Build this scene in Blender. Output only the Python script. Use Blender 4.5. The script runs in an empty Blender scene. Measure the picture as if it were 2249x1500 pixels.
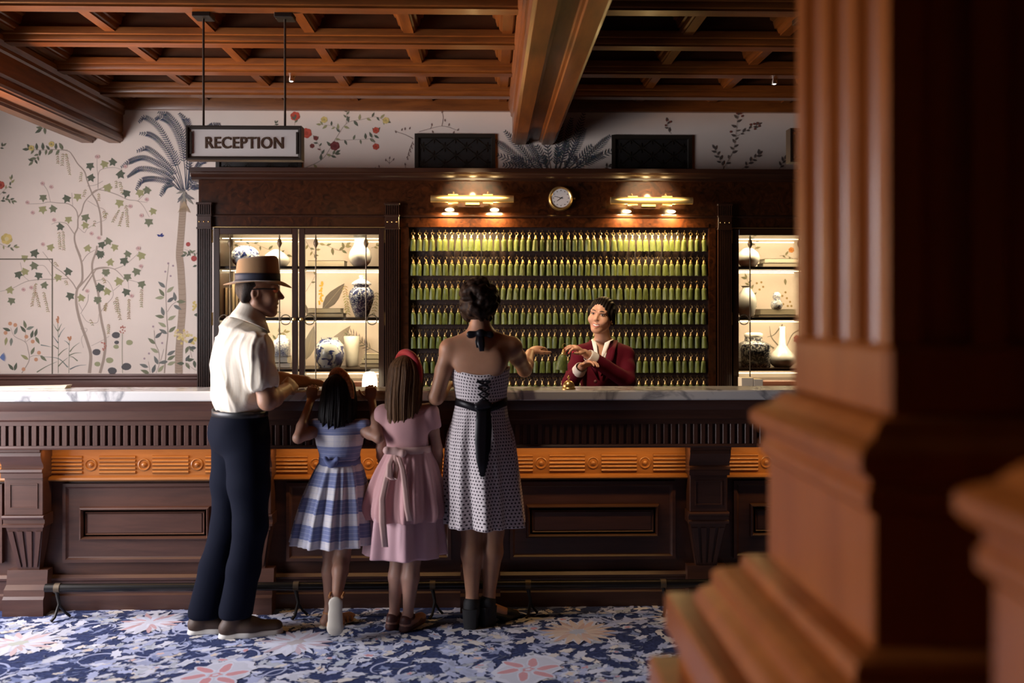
import bpy, bmesh, math, random
import numpy as np
from mathutils import Vector, Matrix
PI = math.pi
SC = bpy.context.scene
COL = SC.collection
random.seed(7)

# ------------------------------------------------------------------ camera
FPX = 2050.0            # focal length in pixels of a 2249 px wide frame
EYE = 1.58              # eye height
YAW = math.atan(49.0 / FPX)
HORIZON = 672.0
cam_d = bpy.data.cameras.new('camera')
cam = bpy.data.objects.new('camera', cam_d); COL.objects.link(cam)
cam_d.sensor_fit = 'HORIZONTAL'; cam_d.sensor_width = 36.0
cam_d.lens = FPX / 2249.0 * 36.0
cam_d.shift_y = -(750.0 - HORIZON) / 2249.0
cam.location = (0, 0, EYE)
cam.rotation_euler = (PI / 2, 0, -YAW)
cam_d.clip_start = 0.05
cam_d.dof.use_dof = True
cam_d.dof.focus_distance = 5.4
cam_d.dof.aperture_fstop = 1.5
SC.camera = cam

# ------------------------------------------------------------------ world, large lights, exposure
world = bpy.data.worlds.new('world'); SC.world = world
world.use_nodes = True
world.node_tree.nodes['Background'].inputs[0].default_value = (1.0, 0.72, 0.5, 1)
world.node_tree.nodes['Background'].inputs[1].default_value = 0.006
SC.view_settings.view_transform = 'Standard'
SC.view_settings.look = 'None'
SC.view_settings.exposure = 0.0
SC.view_settings.gamma = 1.0
SC.view_settings.use_curve_mapping = False
SC.cycles.use_denoising = True
SC.cycles.max_bounces = 5
SC.cycles.diffuse_bounces = 2
SC.cycles.glossy_bounces = 2
SC.cycles.transparent_max_bounces = 12
SC.cycles.caustics_reflective = False
SC.cycles.caustics_refractive = False
SC.cycles.sample_clamp_indirect = 4.0

def area(name, loc, target, sx, sy, power, color, spread=PI):
    l = bpy.data.lights.new(name, 'AREA'); l.shape = 'RECTANGLE'; l.size = sx; l.size_y = sy
    l.energy = power; l.color = color; l.spread = spread
    o = bpy.data.objects.new(name, l); COL.objects.link(o); o.location = loc
    o.rotation_euler = (Vector(target) - Vector(loc)).to_track_quat('-Z', 'Y').to_euler()
    return o
def point(name, loc, power, color, r=0.05):
    l = bpy.data.lights.new(name, 'POINT'); l.energy = power; l.color = color; l.shadow_soft_size = r
    o = bpy.data.objects.new(name, l); COL.objects.link(o); o.location = loc
    return o
DAY = (0.94, 0.92, 0.98)
# daylight through the tall windows of the left wall
for i, (yy, wd, pw, dy, sp) in enumerate(((1.45, 0.7, 24, -0.1, 1.25), (3.5, 1.3, 46, 1.5, 1.65), (4.7, 1.3, 138, 2.2, 2.65))):
    area('window_daylight', (-3.72, yy, 1.30), (0.0, yy + dy, 0.60), wd, 2.1, pw, DAY, sp)
# added warm fill from the left for the ceiling woodwork, no lamp stands there
area('warm_ceiling_fill', (-3.55, 5.3, 1.55), (-0.4, 4.9, 3.05), 0.40, 0.40, 29, (1.0, 0.50, 0.18), 1.5)
# unseen counter downlight, set on the lobby side as fill for the receptionist's face
area('counter_downlight_fill', (-0.15, 4.30, 2.93), (0.60, 5.42, 1.35), 0.22, 0.22, 4.6, (1.0, 0.76, 0.52), 1.0)

# ------------------------------------------------------------------ pixel helper (photo pixel at a given depth -> place in the room)
_cs, _sn = math.cos(YAW), math.sin(YAW)
def P(px, py, Y):
    u = (px - 1124.5) / FPX; v = (py - HORIZON) / FPX
    t = Y / (_cs - u * _sn)
    return Vector((t * (_sn + u * _cs), Y, EYE - t * v))
def PX(px, Y): return P(px, 672, Y).x
def PZ(py, Y, px=1124.5): return P(px, py, Y).z

# ------------------------------------------------------------------ mesh helpers
class MB:
    def __init__(s): s.v = []; s.f = []; s.m = []; s.mi = 0
    def add(s, vs, fs):
        o = len(s.v); s.v += [tuple(p) for p in vs]
        s.f += [tuple(i + o for i in f) for f in fs]; s.m += [s.mi] * len(fs)
        return s
    def box(s, x0, x1, y0, y1, z0, z1, b=0.0):
        if b <= 0:
            vs = [(x, y, z) for x in (x0, x1) for y in (y0, y1) for z in (z0, z1)]
            return s.add(vs, [(0, 1, 3, 2), (4, 6, 7, 5), (0, 4, 5, 1), (2, 3, 7, 6), (0, 2, 6, 4), (1, 5, 7, 3)])
        b = min(b, (x1-x0)*.45, (y1-y0)*.45, (z1-z0)*.45)
        c = [(x0, x1), (y0, y1), (z0, z1)]
        vs = []; idx = {}
        for i in (0, 1):
            for j in (0, 1):
                for k in (0, 1):
                    q = (c[0][i], c[1][j], c[2][k]); sg = ((1, -1)[i], (1, -1)[j], (1, -1)[k])
                    for a in range(3):   # vertex lying on face normal to axis a
                        p = [q[t] + (sg[t] * b if t != a else 0) for t in range(3)]
                        idx[(i, j, k, a)] = len(vs); vs.append(tuple(p))
        fs = []
        for a in range(3):
            t1, t2 = [t for t in range(3) if t != a]
            for e in (0, 1):
                q = []
                for (m, n) in ((0, 0), (1, 0), (1, 1), (0, 1)):
                    k = [0, 0, 0]; k[a] = e; k[t1] = m; k[t2] = n; q.append(idx[(k[0], k[1], k[2], a)])
                fs.append(tuple(q))
            for m in (0, 1):
                for n in (0, 1):
                    k0 = [0, 0, 0]; k1 = [0, 0, 0]
                    k0[a] = 0; k1[a] = 1
                    for k in (k0, k1): k[t1] = m; k[t2] = n
                    fs.append((idx[(*k0, t1)], idx[(*k1, t1)], idx[(*k1, t2)], idx[(*k0, t2)]))
        for i in (0, 1):
            for j in (0, 1):
                for k in (0, 1): fs.append((idx[(i, j, k, 0)], idx[(i, j, k, 1)], idx[(i, j, k, 2)]))
        return s.add(vs, fs)
    def prism(s, prof, a0, a1, axis='x'):
        """closed profile extruded along an axis; profile pairs: x:(y,z)  y:(x,z)  z:(x,y)"""
        n = len(prof); vs = []
        for a in (a0, a1):
            for p, q in prof:
                vs.append((a, p, q) if axis == 'x' else (p, a, q) if axis == 'y' else (p, q, a))
        fs = [(i, (i + 1) % n, n + (i + 1) % n, n + i) for i in range(n)]
        fs += [tuple(range(n - 1, -1, -1)), tuple(range(n, 2 * n))]
        return s.add(vs, fs)
    def lathe(s, prof, c=(0, 0, 0), n=24, axis='z', flute=None):
        """profile (r, h) revolved round an axis through c"""
        vs = []; fs = []
        for (r, h) in prof:
            for i in range(n):
                a = 2 * PI * i / n; rr = r * (1 + (flute(a) if flute else 0))
                x, y = rr * math.cos(a), rr * math.sin(a)
                p = (x, y, h) if axis == 'z' else (x, -h, y) if axis == 'y' else (h, x, y)
                vs.append((p[0] + c[0], p[1] + c[1], p[2] + c[2]))
        m = len(prof)
        for j in range(m - 1):
            for i in range(n):
                k = (i + 1) % n
                fs.append((j * n + i, j * n + k, (j + 1) * n + k, (j + 1) * n + i))
        if prof[0][0] > 1e-6: fs.append(tuple(range(n - 1, -1, -1)))
        if prof[-1][0] > 1e-6: fs.append(tuple((m - 1) * n + i for i in range(n)))
        return s.add(vs, fs)
    def tube(s, pts, r, n=10, cap=True):
        pts = [Vector(p) for p in pts]; m = len(pts)
        rs = r if hasattr(r, '__len__') else [r] * m
        up = None; vs = []; fs = []
        for i, p in enumerate(pts):
            t = (pts[min(i + 1, m - 1)] - pts[max(i - 1, 0)]).normalized()
            if up is None:
                up = Vector((0, 0, 1)) if abs(t.z) < .9 else Vector((1, 0, 0))
            up = (up - t * up.dot(t)).normalized(); sd = t.cross(up)
            for k in range(n):
                a = 2 * PI * k / n
                vs.append(p + (up * math.cos(a) + sd * math.sin(a)) * rs[i])
        for i in range(m - 1):
            for k in range(n):
                k2 = (k + 1) % n
                fs.append((i * n + k, i * n + k2, (i + 1) * n + k2, (i + 1) * n + k))
        if cap: fs += [tuple(range(n - 1, -1, -1)), tuple((m - 1) * n + k for k in range(n))]
        return s.add(vs, fs)
    def ring(s, c, R, r, axis='y', n=20, m=6):
        pts = []
        vs = []; fs = []
        for i in range(n):
            a = 2 * PI * i / n
            for j in range(m):
                b = 2 * PI * j / m; rr = R + r * math.cos(b); h = r * math.sin(b)
                p = (rr * math.cos(a), h, rr * math.sin(a)) if axis == 'y' else (rr * math.cos(a), rr * math.sin(a), h) if axis == 'z' else (h, rr * math.cos(a), rr * math.sin(a))
                vs.append((p[0] + c[0], p[1] + c[1], p[2] + c[2]))
        for i in range(n):
            for j in range(m):
                i2, j2 = (i + 1) % n, (j + 1) % m
                fs.append((i * m + j, i2 * m + j, i2 * m + j2, i * m + j2))
        return s.add(vs, fs)
    def ell(s, c, r, n=16, m=10):
        rx, ry, rz = r if hasattr(r, '__len__') else (r, r, r)
        vs = [(c[0], c[1], c[2] - rz)]
        for j in range(1, m):
            b = -PI / 2 + PI * j / m
            for i in range(n):
                a = 2 * PI * i / n
                vs.append((c[0] + rx * math.cos(b) * math.cos(a), c[1] + ry * math.cos(b) * math.sin(a), c[2] + rz * math.sin(b)))
        vs.append((c[0], c[1], c[2] + rz)); L = len(vs) - 1; fs = []
        for i in range(n):
            k = (i + 1) % n
            fs.append((0, 1 + k, 1 + i)); fs.append((L, L - n + i, L - n + k))
            for j in range(m - 2):
                fs.append((1 + j * n + i, 1 + j * n + k, 1 + (j + 1) * n + k, 1 + (j + 1) * n + i))
        return s.add(vs, fs)
    def loft(s, rings, cap=True):
        n = len(rings[0]); vs = [p for r in rings for p in r]; fs = []
        for j in range(len(rings) - 1):
            for i in range(n):
                k = (i + 1) % n
                fs.append((j * n + i, j * n + k, (j + 1) * n + k, (j + 1) * n + i))
        if cap: fs += [tuple(range(n - 1, -1, -1)), tuple((len(rings) - 1) * n + i for i in range(n))]
        return s.add(vs, fs)
    def mesh(s, name, mats, smooth=None, fix=True):
        me = bpy.data.meshes.new(name)
        me.from_pydata(s.v, [], s.f)
        for m in (mats if isinstance(mats, (list, tuple)) else [mats]): me.materials.append(m)
        if len(me.materials) > 1: me.polygons.foreach_set('material_index', s.m)
        if fix:
            bm = bmesh.new(); bm.from_mesh(me)
            bmesh.ops.recalc_face_normals(bm, faces=bm.faces); bm.to_mesh(me); bm.free()
        if smooth is not None:
            me.polygons.foreach_set('use_smooth', [True] * len(me.polygons))
            if smooth < 180: me.set_sharp_from_angle(angle=math.radians(smooth))
        me.update()
        return me
    def build(s, name, mats, parent=None, smooth=None, fix=True):
        return link(name, s.mesh(name, mats, smooth, fix), parent)
def link(name, me, parent=None, loc=None, rot=None):
    o = bpy.data.objects.new(name, me); COL.objects.link(o)
    if parent is not None: o.parent = parent
    if loc is not None: o.location = loc
    if rot is not None: o.rotation_euler = rot
    return o
def empty(name, loc=(0, 0, 0)):
    o = bpy.data.objects.new(name, None); COL.objects.link(o); o.location = loc; o.empty_display_size = .1
    return o
def tag(o, label=None, cat=None, group=None, kind=None):
    if label: o['label'] = label
    if cat: o['category'] = cat
    if group: o['group'] = group
    if kind: o['kind'] = kind
    return o
def keep(o, parent):
    """parent without moving (parts built in room coordinates under an Empty at the thing's base)"""
    o.parent = parent; o.matrix_parent_inverse = Matrix.Translation(-Vector(parent.location))
    return o
def hang(parts, root):
    for p in parts: keep(p, root)

# ------------------------------------------------------------------ materials
def _mat(name):
    m = bpy.data.materials.new(name); m.use_nodes = True
    nt = m.node_tree; return m, nt, nt.nodes['Principled BSDF']
def _col(c): return (c[0], c[1], c[2], 1.0)
def plain(name, c, rough=.5, metal=0.0, spec=.5, coat=0.0, var=0.0, vscale=30, bump=0.0, bscale=200, emit=None, es=0, sss=0.0, sheen=0.0):
    m, nt, b = _mat(name)
    b.inputs['Base Color'].default_value = _col(c); b.inputs['Roughness'].default_value = rough
    b.inputs['Metallic'].default_value = metal; b.inputs['Specular IOR Level'].default_value = spec
    b.inputs['Coat Weight'].default_value = coat
    if sss: b.inputs['Subsurface Weight'].default_value = sss; b.inputs['Subsurface Radius'].default_value = (.012, .004, .002)
    if sheen: b.inputs['Sheen Weight'].default_value = sheen
    if emit: b.inputs['Emission Color'].default_value = _col(emit); b.inputs['Emission Strength'].default_value = es
    if var or bump:
        tc = nt.nodes.new('ShaderNodeTexCoord')
    if var:
        n = nt.nodes.new('ShaderNodeTexNoise'); n.inputs['Scale'].default_value = vscale; n.inputs['Detail'].default_value = 4
        nt.links.new(tc.outputs['Object'], n.inputs['Vector'])
        r = nt.nodes.new('ShaderNodeValToRGB')
        r.color_ramp.elements[0].color = _col([x * (1 - var) for x in c]); r.color_ramp.elements[1].color = _col([min(1, x * (1 + var)) for x in c])
        r.color_ramp.elements[0].position = .3; r.color_ramp.elements[1].position = .7
        nt.links.new(n.outputs['Fac'], r.inputs['Fac']); nt.links.new(r.outputs['Color'], b.inputs['Base Color'])
    if bump:
        n2 = nt.nodes.new('ShaderNodeTexNoise'); n2.inputs['Scale'].default_value = bscale; n2.inputs['Detail'].default_value = 3
        nt.links.new(tc.outputs['Object'], n2.inputs['Vector'])
        bp = nt.nodes.new('ShaderNodeBump'); bp.inputs['Strength'].default_value = bump; bp.inputs['Distance'].default_value = .002
        nt.links.new(n2.outputs['Fac'], bp.inputs['Height']); nt.links.new(bp.outputs['Normal'], b.inputs['Normal'])
    return m
def wood(name, dark, light, stretch=(1, 1, 1), scale=14, rough=.35, coat=.25, burl=False):
    """stretch < 1 along the grain"""
    m, nt, b = _mat(name)
    tc = nt.nodes.new('ShaderNodeTexCoord'); mp = nt.nodes.new('ShaderNodeMapping')
    mp.inputs['Scale'].default_value = stretch
    oi = nt.nodes.new('ShaderNodeObjectInfo'); ad = nt.nodes.new('ShaderNodeVectorMath'); ad.operation = 'ADD'
    ml = nt.nodes.new('ShaderNodeMath'); ml.operation = 'MULTIPLY'; ml.inputs[1].default_value = 13.0
    nt.links.new(oi.outputs['Random'], ml.inputs[0]); nt.links.new(tc.outputs['Object'], ad.inputs[0]); nt.links.new(ml.outputs[0], ad.inputs[1])
    nt.links.new(ad.outputs[0], mp.inputs['Vector'])
    n = nt.nodes.new('ShaderNodeTexNoise'); n.inputs['Scale'].default_value = scale
    n.inputs['Detail'].default_value = 6; n.inputs['Roughness'].default_value = .65
    n.inputs['Distortion'].default_value = 2.2 if burl else .4
    nt.links.new(mp.outputs['Vector'], n.inputs['Vector'])
    r = nt.nodes.new('ShaderNodeValToRGB')
    r.color_ramp.elements[0].color = _col(dark); r.color_ramp.elements[1].color = _col(light)
    r.color_ramp.elements[0].position = .32; r.color_ramp.elements[1].position = .72
    nt.links.new(n.outputs['Fac'], r.inputs['Fac']); nt.links.new(r.outputs['Color'], b.inputs['Base Color'])
    b.inputs['Roughness'].default_value = rough; b.inputs['Coat Weight'].default_value = coat; b.inputs['Coat Roughness'].default_value = .18
    bp = nt.nodes.new('ShaderNodeBump'); bp.inputs['Strength'].default_value = .12; bp.inputs['Distance'].default_value = .002
    nt.links.new(n.outputs['Fac'], bp.inputs['Height']); nt.links.new(bp.outputs['Normal'], b.inputs['Normal'])
    return m
def marble(name):
    m, nt, b = _mat(name)
    tc = nt.nodes.new('ShaderNodeTexCoord')
    n1 = nt.nodes.new('ShaderNodeTexNoise'); n1.inputs['Scale'].default_value = 2.6; n1.inputs['Detail'].default_value = 8; n1.inputs['Distortion'].default_value = 1.6
    nt.links.new(tc.outputs['Object'], n1.inputs['Vector'])
    r = nt.nodes.new('ShaderNodeValToRGB'); e = r.color_ramp.elements
    e[0].position = .44; e[0].color = (.78, .75, .73, 1); e[1].position = .56; e[1].color = (.80, .77, .74, 1)
    v = r.color_ramp.elements.new(.5); v.color = (.34, .33, .34, 1)
    nt.links.new(n1.outputs['Fac'], r.inputs['Fac']); nt.links.new(r.outputs['Color'], b.inputs['Base Color'])
    b.inputs['Roughness'].default_value = .18; b.inputs['Coat Weight'].default_value = .3
    return m
def emis(name, c, s):
    m, nt, b = _mat(name)
    b.inputs['Base Color'].default_value = _col(c); b.inputs['Emission Color'].default_value = _col(c); b.inputs['Emission Strength'].default_value = s
    return m
def glass(name):
    m, nt, b = _mat(name); nt.nodes.remove(b)
    out = nt.nodes['Material Output']; tr = nt.nodes.new('ShaderNodeBsdfTransparent'); gl = nt.nodes.new('ShaderNodeBsdfGlossy'); mx = nt.nodes.new('ShaderNodeMixShader')
    gl.inputs['Roughness'].default_value = .03; tr.inputs['Color'].default_value = (.97, .98, .97, 1)
    fr = nt.nodes.new('ShaderNodeFresnel'); fr.inputs['IOR'].default_value = 1.45
    nt.links.new(fr.outputs[0], mx.inputs[0]); nt.links.new(tr.outputs[0], mx.inputs[1]); nt.links.new(gl.outputs[0], mx.inputs[2]); nt.links.new(mx.outputs[0], out.inputs['Surface'])
    return m
def attr_mat(name, rough=.9, attr='Col', spec=.2, sheen=0.0, bump=0.0, bscale=300):
    m, nt, b = _mat(name); a = nt.nodes.new('ShaderNodeAttribute'); a.attribute_name = attr
    nt.links.new(a.outputs['Color'], b.inputs['Base Color']); b.inputs['Roughness'].default_value = rough; b.inputs['Specular IOR Level'].default_value = spec
    b.inputs['Sheen Weight'].default_value = sheen
    if bump:
        tc = nt.nodes.new('ShaderNodeTexCoord'); n2 = nt.nodes.new('ShaderNodeTexNoise'); n2.inputs['Scale'].default_value = bscale
        nt.links.new(tc.outputs['Object'], n2.inputs['Vector']); bp = nt.nodes.new('ShaderNodeBump'); bp.inputs['Strength'].default_value = bump; bp.inputs['Distance'].default_value = .003
        nt.links.new(n2.outputs['Fac'], bp.inputs['Height']); nt.links.new(bp.outputs['Normal'], b.inputs['Normal'])
    return m

M = {}
M['ceil_x'] = wood('ceiling_wood_grain_x', (.115, .034, .006), (.25, .082, .015), (.12, 1, 1), 22, .38, .2)
M['ceil_y'] = wood('ceiling_wood_grain_y', (.115, .034, .006), (.25, .082, .015), (1, .12, 1), 22, .38, .2)
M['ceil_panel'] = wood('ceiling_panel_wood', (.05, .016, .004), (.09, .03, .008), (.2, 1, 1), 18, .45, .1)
M['oak_col'] = wood('column_wood', (.27, .066, .009), (.42, .118, .020), (1, 1, .12), 12, .36, .3)
M['counter_x'] = wood('counter_wood_grain_x', (.060, .024, .016), (.105, .043, .028), (.1, 1, 1), 26, .42, .12)
M['counter_z'] = wood('counter_wood_grain_z', (.060, .024, .016), (.105, .043, .028), (1, 1, .1), 26, .42, .12)
M['band'] = wood('lit_band_wood', (.26, .105, .03), (.40, .17, .05), (.1, 1, 1), 26, .34, .2)  # same wood as the counter, lightened: the strip's glow put into the colour
M['cab_z'] = wood('cabinet_wood_grain_z', (.018, .007, .004), (.036, .0135, .0075), (1, 1, .1), 26, .3, .4)
M['cab_x'] = wood('cabinet_wood_grain_x', (.018, .007, .004), (.036, .0135, .0075), (.1, 1, 1), 26, .3, .4)
M['burl'] = wood('burl_wood', (.008, .0028, .0014), (.055, .0155, .0045), (1, 1, 1), 16, .22, .6, burl=True)
M['rail_wood'] = wood('rail_wood', (.085, .030, .020), (.14, .052, .034), (.1, 1, 1), 26, .34, .3)
M['paper'] = plain('wallpaper_cream', (.80, .67, .575), .85, var=.04, vscale=3, bump=.15, bscale=90)
M['marble'] = marble('marble')
M['brass'] = plain('brass', (.80, .55, .22), .30, .9)
M['brass_dull'] = plain('brass_aged', (.42, .30, .14), .42, 1.0)
M['satin_brass'] = plain('satin_brass', (.82, .58, .24), .42, .85)
M['bronze'] = plain('dark_bronze', (.13, .095, .06), .5, .5)
M['iron'] = plain('black_iron', (.03, .027, .025), .45, .6)
M['glass'] = glass('cabinet_glass')
M['black'] = plain('black_paint', (.012, .010, .009), .55)
M['board'] = plain('key_board_dark', (.022, .010, .008), .5, coat=.2)
M['white_sign'] = plain('sign_white', (.84, .76, .70), .5)
M['vent'] = plain('vent_bronze', (.022, .016, .010), .5, .2)
# ================================================================== the room
YW = 6.90            # back wall
YC = 6.45            # cabinet fronts
# floor
fl = MB().box(-5, 5, -1.5, YW, -.05, 0).build('floor', plain('carpet_navy', (.045, .060, .15), .95, spec=.1, var=.35, vscale=60, bump=.5, bscale=500))
tag(fl, 'floral carpet in navy, lavender and cream', kind='structure')
# back wall (wallpapered), wainscot and chair rail on its left part
wb = MB().box(-5, 5, YW, YW + .1, 0, 3.4).build('wall_back', M['paper']); tag(wb, 'cream wallpaper wall painted with trees and palms', kind='structure')
wl = MB().box(-3.9, -3.8, -1.5, YW, 0, 3.4).build('wall_left', M['paper']); tag(wl, kind='structure')
zr0, zr1 = PZ(858, YW, 100), PZ(821, YW, 100)
xr1 = PX(434, YC) + .02
wn = MB().box(-3.8, xr1, YW - .02, YW, 0, zr0 + .01).build('wainscot', M['rail_wood'], wb)
rp = [(YW, zr0), (YW - .025, zr0), (YW - .03, zr0 + .03), (YW - .03, zr1 - .045), (YW - .045, zr1 - .035), (YW - .045, zr1 - .02), (YW - .055, zr1 - .012), (YW - .055, zr1), (YW, zr1)]
cr = MB().prism(rp, -3.8, xr1).build('trim_1', M['rail_wood'], smooth=30); tag(cr, 'dark wooden chair rail under the mural', kind='structure')
# concealed door seam in the mural wall
g = MB(); sx = PX(115, YW); sz = PZ(569, YW, 60)
g.box(-3.8, sx, YW - .003, YW, sz - .005, sz + .004); g.box(sx - .004, sx + .004, YW - .003, YW, zr1, sz + .004)
g.build('door_seam', plain('seam', (.16, .13, .09), .8), wb)

# ------------------------------------------------------------------ coffered ceiling
ZB = 3.024
ceil = MB().box(-5, 5, -.6, YW, 3.30, 3.36).build('ceiling', M['ceil_panel']); tag(ceil, 'coffered ceiling of reddish wood', kind='structure')
half = [(.032, 0), (.032, .010), (.043, .014), (.050, .030), (.050, .040), (.060, .044), (.066, .070), (.066, .078)]
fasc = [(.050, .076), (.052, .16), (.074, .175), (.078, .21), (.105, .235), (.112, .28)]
rib_half = [(.028, 0), (.028, .010), (.038, .014), (.045, .030), (.045, .038), (.056, .042), (.064, .072), (.064, .082), (.080, .090), (.086, .130), (.086, .142), (.100, .155), (.106, .22)]
def prof2(hf, c, z0, hw=0.0): return [(c - (w + hw), z0 + h) for w, h in hf] + [(c + (w + hw), z0 + h) for w, h in reversed(hf)]
BIG = [(PX(125 + 1000, YW), PX(1221, YW)), (PX(174, YW), PX(268, YW))]
BW = .318; b1 = BIG[0][0]; pitch = BIG[0][0] - BIG[1][0]
beams = [b1 - 2 * pitch + pitch, b1, b1 + pitch]      # left faces of the three big beams
beams = [BIG[1][0], BIG[0][0], BIG[0][0] + pitch]
rows = [6.475 - .629 * k for k in range(0, 8)]
bays = [(-3.8, beams[0]), (beams[0] + BW, beams[1]), (beams[1] + BW, beams[2]), (beams[2] + BW, 4.9)]
for yb in rows:
    for (xa, xb) in bays:
        bm0 = MB().prism(prof2(half, yb, ZB, .012), xa - .02, xb + .02).build('coffer_beam', M['ceil_x'], ceil, smooth=30); MB().prism(prof2(fasc, yb, ZB, .012), xa - .02, xb + .02).build('fascia', M['ceil_panel'], bm0, smooth=30)  # fascias take the darker panel wood, their shade put into the colour
ribm = MB().prism(prof2(rib_half, 0, ZB + .055), -.275, .275, 'y').mesh('cross_rib', M['ceil_y'], 30)
ribs = []
for (xa, xb) in bays[1:3]:
    n = 5; st = (xb - xa - .14) / n
    ribs += [xa + .07 + st * k for k in range(n + 1)]
ribs += [beams[0] - .07 - .549 * k for k in range(2)]
for yb in rows[:-1]:
    for xx in ribs: link('cross_rib', ribm, ceil, (xx, yb - .3145, 0))
for xx in ribs: 
    link('cross_rib', MB().prism(prof2(rib_half, 0, ZB + .055), 0, YW - 6.5, 'y').mesh('cross_rib_end', M['ceil_y'], 30), ceil, (xx, 6.5, 0)) if xx == ribs[0] else link('cross_rib', bpy.data.meshes['cross_rib_end'], ceil, (xx, 6.5, 0))
ZBIG = 2.772
def big_prof(x0):
    L = [(0.02, ZBIG), (.10, ZBIG), (.104, ZBIG + .016), (.118, ZBIG + .018), (.122, ZBIG + .034)]
    S = [(-.03, 3.31), (-.03, 3.10), (-.018, 3.075), (-.03, 3.06), (-.03, 3.03), (-.012, 3.005), (-.012, 2.985), (.0, 2.975), (.0, 2.86), (.012, 2.845), (.0, 2.83), (-.004, 2.80), (.004, 2.785), (.02, 2.78)]
    left = S + L
    right = [(BW - x, z) for x, z in reversed(left)]
    return [(x + x0, z) for x, z in left + right]
for k, bx in enumerate(beams):
    MB().prism(big_prof(bx), 1.2, YW - .001, 'y').build('main_beam', M['ceil_y'], ceil, smooth=25)
tp = MB().prism([(YW, ZB - .01), (YW - .04, ZB - .01), (YW - .05, ZB + .02), (YW - .05, ZB + .1), (YW - .07, ZB + .12), (YW - .07, 3.3), (YW, 3.3)], -3.8, 4.9).build('trim_2', M['ceil_x'], smooth=30)
tag(tp, 'wooden fascia where the ceiling meets the mural wall', kind='structure')

# ------------------------------------------------------------------ paired fluted columns in the foreground (right)
def column(yf, dx=0.0):
    """yf: depth of the far face of the shaft; the near face is .36 nearer"""
    xs = .497 + dx; D = .35; W = .36
    root = empty('fluted_column', (xs + W / 2, yf - D / 2, 0))
    parts = []
    def blk(name, out, z0, z1, b=.006):
        parts.append(MB().box(xs - out, xs + W + out, yf - D - out, yf + out, z0, z1, b).build(name, M['oak_col']))
    def mould(name, prof):
        rings = []
        for o, z in prof:
            rings.append([(xs - o, yf - D - o, z), (xs + W + o, yf - D - o, z), (xs + W + o, yf + o, z), (xs - o, yf + o, z)])
        parts.append(MB().loft(rings).build(name, M['oak_col'], smooth=20))
    # shaft with three flutes per face
    prof = []
    def side(p0, p1, nrm):
        L = (Vector(p1) - Vector(p0)).length; t = (Vector(p1) - Vector(p0)) / L; n = Vector(nrm); fw = .066; gap = (L - 3 * fw) / 4
        pts = [Vector(p0)]
        for k in range(3):
            a = gap + k * (fw + gap)
            for j in range(9):
                th = PI * j / 8
                pts.append(Vector(p0) + t * (a + fw / 2 - math.cos(th) * fw / 2) - n * (math.sin(th) * .026))
        return pts
    c = [(xs, yf), (xs, yf - D), (xs + W, yf - D), (xs + W, yf)]
    for i, nr in enumerate(((-1, 0), (0, -1), (1, 0), (0, 1))): prof += side(c[i], c[(i + 1) % 4], nr)
    zt = 1.532
    parts.append(MB().prism([(p.x, p.y) for p in prof], zt, 3.31, 'z').build('shaft', M['oak_col'], smooth=40))
    blk('plinth_block', .006, 1.440, zt, .008)
    mould('cap_moulding', [(.008, 1.442), (.016, 1.440), (.028, 1.428), (.034, 1.420), (.050, 1.412), (.0596, 1.404), (.0596, 1.388), (.052, 1.378), (.042, 1.372), (.040, 1.362), (.046, 1.356), (.046, 1.338), (.037, 1.328)])
    blk('pedestal', .036, 1.13, 1.33, .004)
    mould('base_moulding', [(.037, 1.168), (.066, 1.160), (.0716, 1.152), (.0716, 1.140), (.100, 1.130), (.112, 1.120), (.112, 1.098), (.130, 1.086), (.140, 1.063)])
    blk('base_slab', .181, .995, 1.064, .006)
    blk('slab_neck', .16, .935, .997, .002); blk('lower_slab', .206, .86, .941, .006)
    blk('dado', .18, .08, .865, .004); blk('skirting', .20, 0, .09, .006)
    hang(parts, root)
    return root
tag(column(1.50), 'fluted wooden column on a stepped pedestal, right of the reception counter', 'column', 'paired wooden columns')
tag(column(0.81), 'nearest fluted wooden column, cut off by the right edge of the photo', 'column', 'paired wooden columns')
# ================================================================== reception counter
YB = 4.90            # body face (orange-lit band plane)
YF = 4.76            # frieze face
YM = 4.725           # marble front edge
ZM = 1.151           # top of the marble
CX0, CX1 = -3.6, 3.4
CORB = [PX(55 + 500 * k, 4.83) for k in range(-1, 5)]
ct = empty('reception_counter', (0, YB, 0)); cp = []
tag(ct, 'long dark wooden reception counter with fluted frieze and carved brackets', 'counter')
ZFR0, ZFR1 = PZ(984, YF), ZM - .052
ZBD0 = PZ(1046, YB)
cp.append(MB().box(CX0, CX1, YB + .03, YB + .42, 0, ZFR1).build('body', M['counter_x']))
# frieze: board, rails and the bars between the slots
cp.append(MB().box(CX0, CX1, YF + .011, YB + .05, ZFR0 + .005, ZFR1).build('frieze_board', M['counter_x']))
zs0, zs1 = PZ(976, YF), PZ(932, YF)
fr = MB().prism([(YF + .02, ZFR0), (YF - .004, ZFR0), (YF - .006, ZFR0 + .008), (YF, ZFR0 + .016), (YF, zs0), (YF + .02, zs0)], CX0, CX1)
cp.append(fr.build('frieze_lower_rail', M['counter_x'], smooth=30))
fr = MB().prism([(YF + .02, zs1), (YF, zs1), (YF, zs1 + .02), (YF - .012, zs1 + .03), (YF - .012, ZFR1 - .05), (YF - .018, ZFR1 - .04), (YF - .02, ZFR1), (YF + .02, ZFR1)], CX0, CX1)
cp.append(fr.build('frieze_upper_rail', M['counter_x'], smooth=30))
sp = 16.4 / (FPX / YF)
bar = MB().box(-sp * .33, sp * .33, -.0, .014, zs0 - .002, zs1 + .002, .003).mesh('frieze_bar', M['counter_z'])
k = 0; x = CX0 + .01
while x < CX1:
    o = link('frieze_bar', bar, None, (x, YF, 0)); cp.append(o); x += sp
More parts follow.
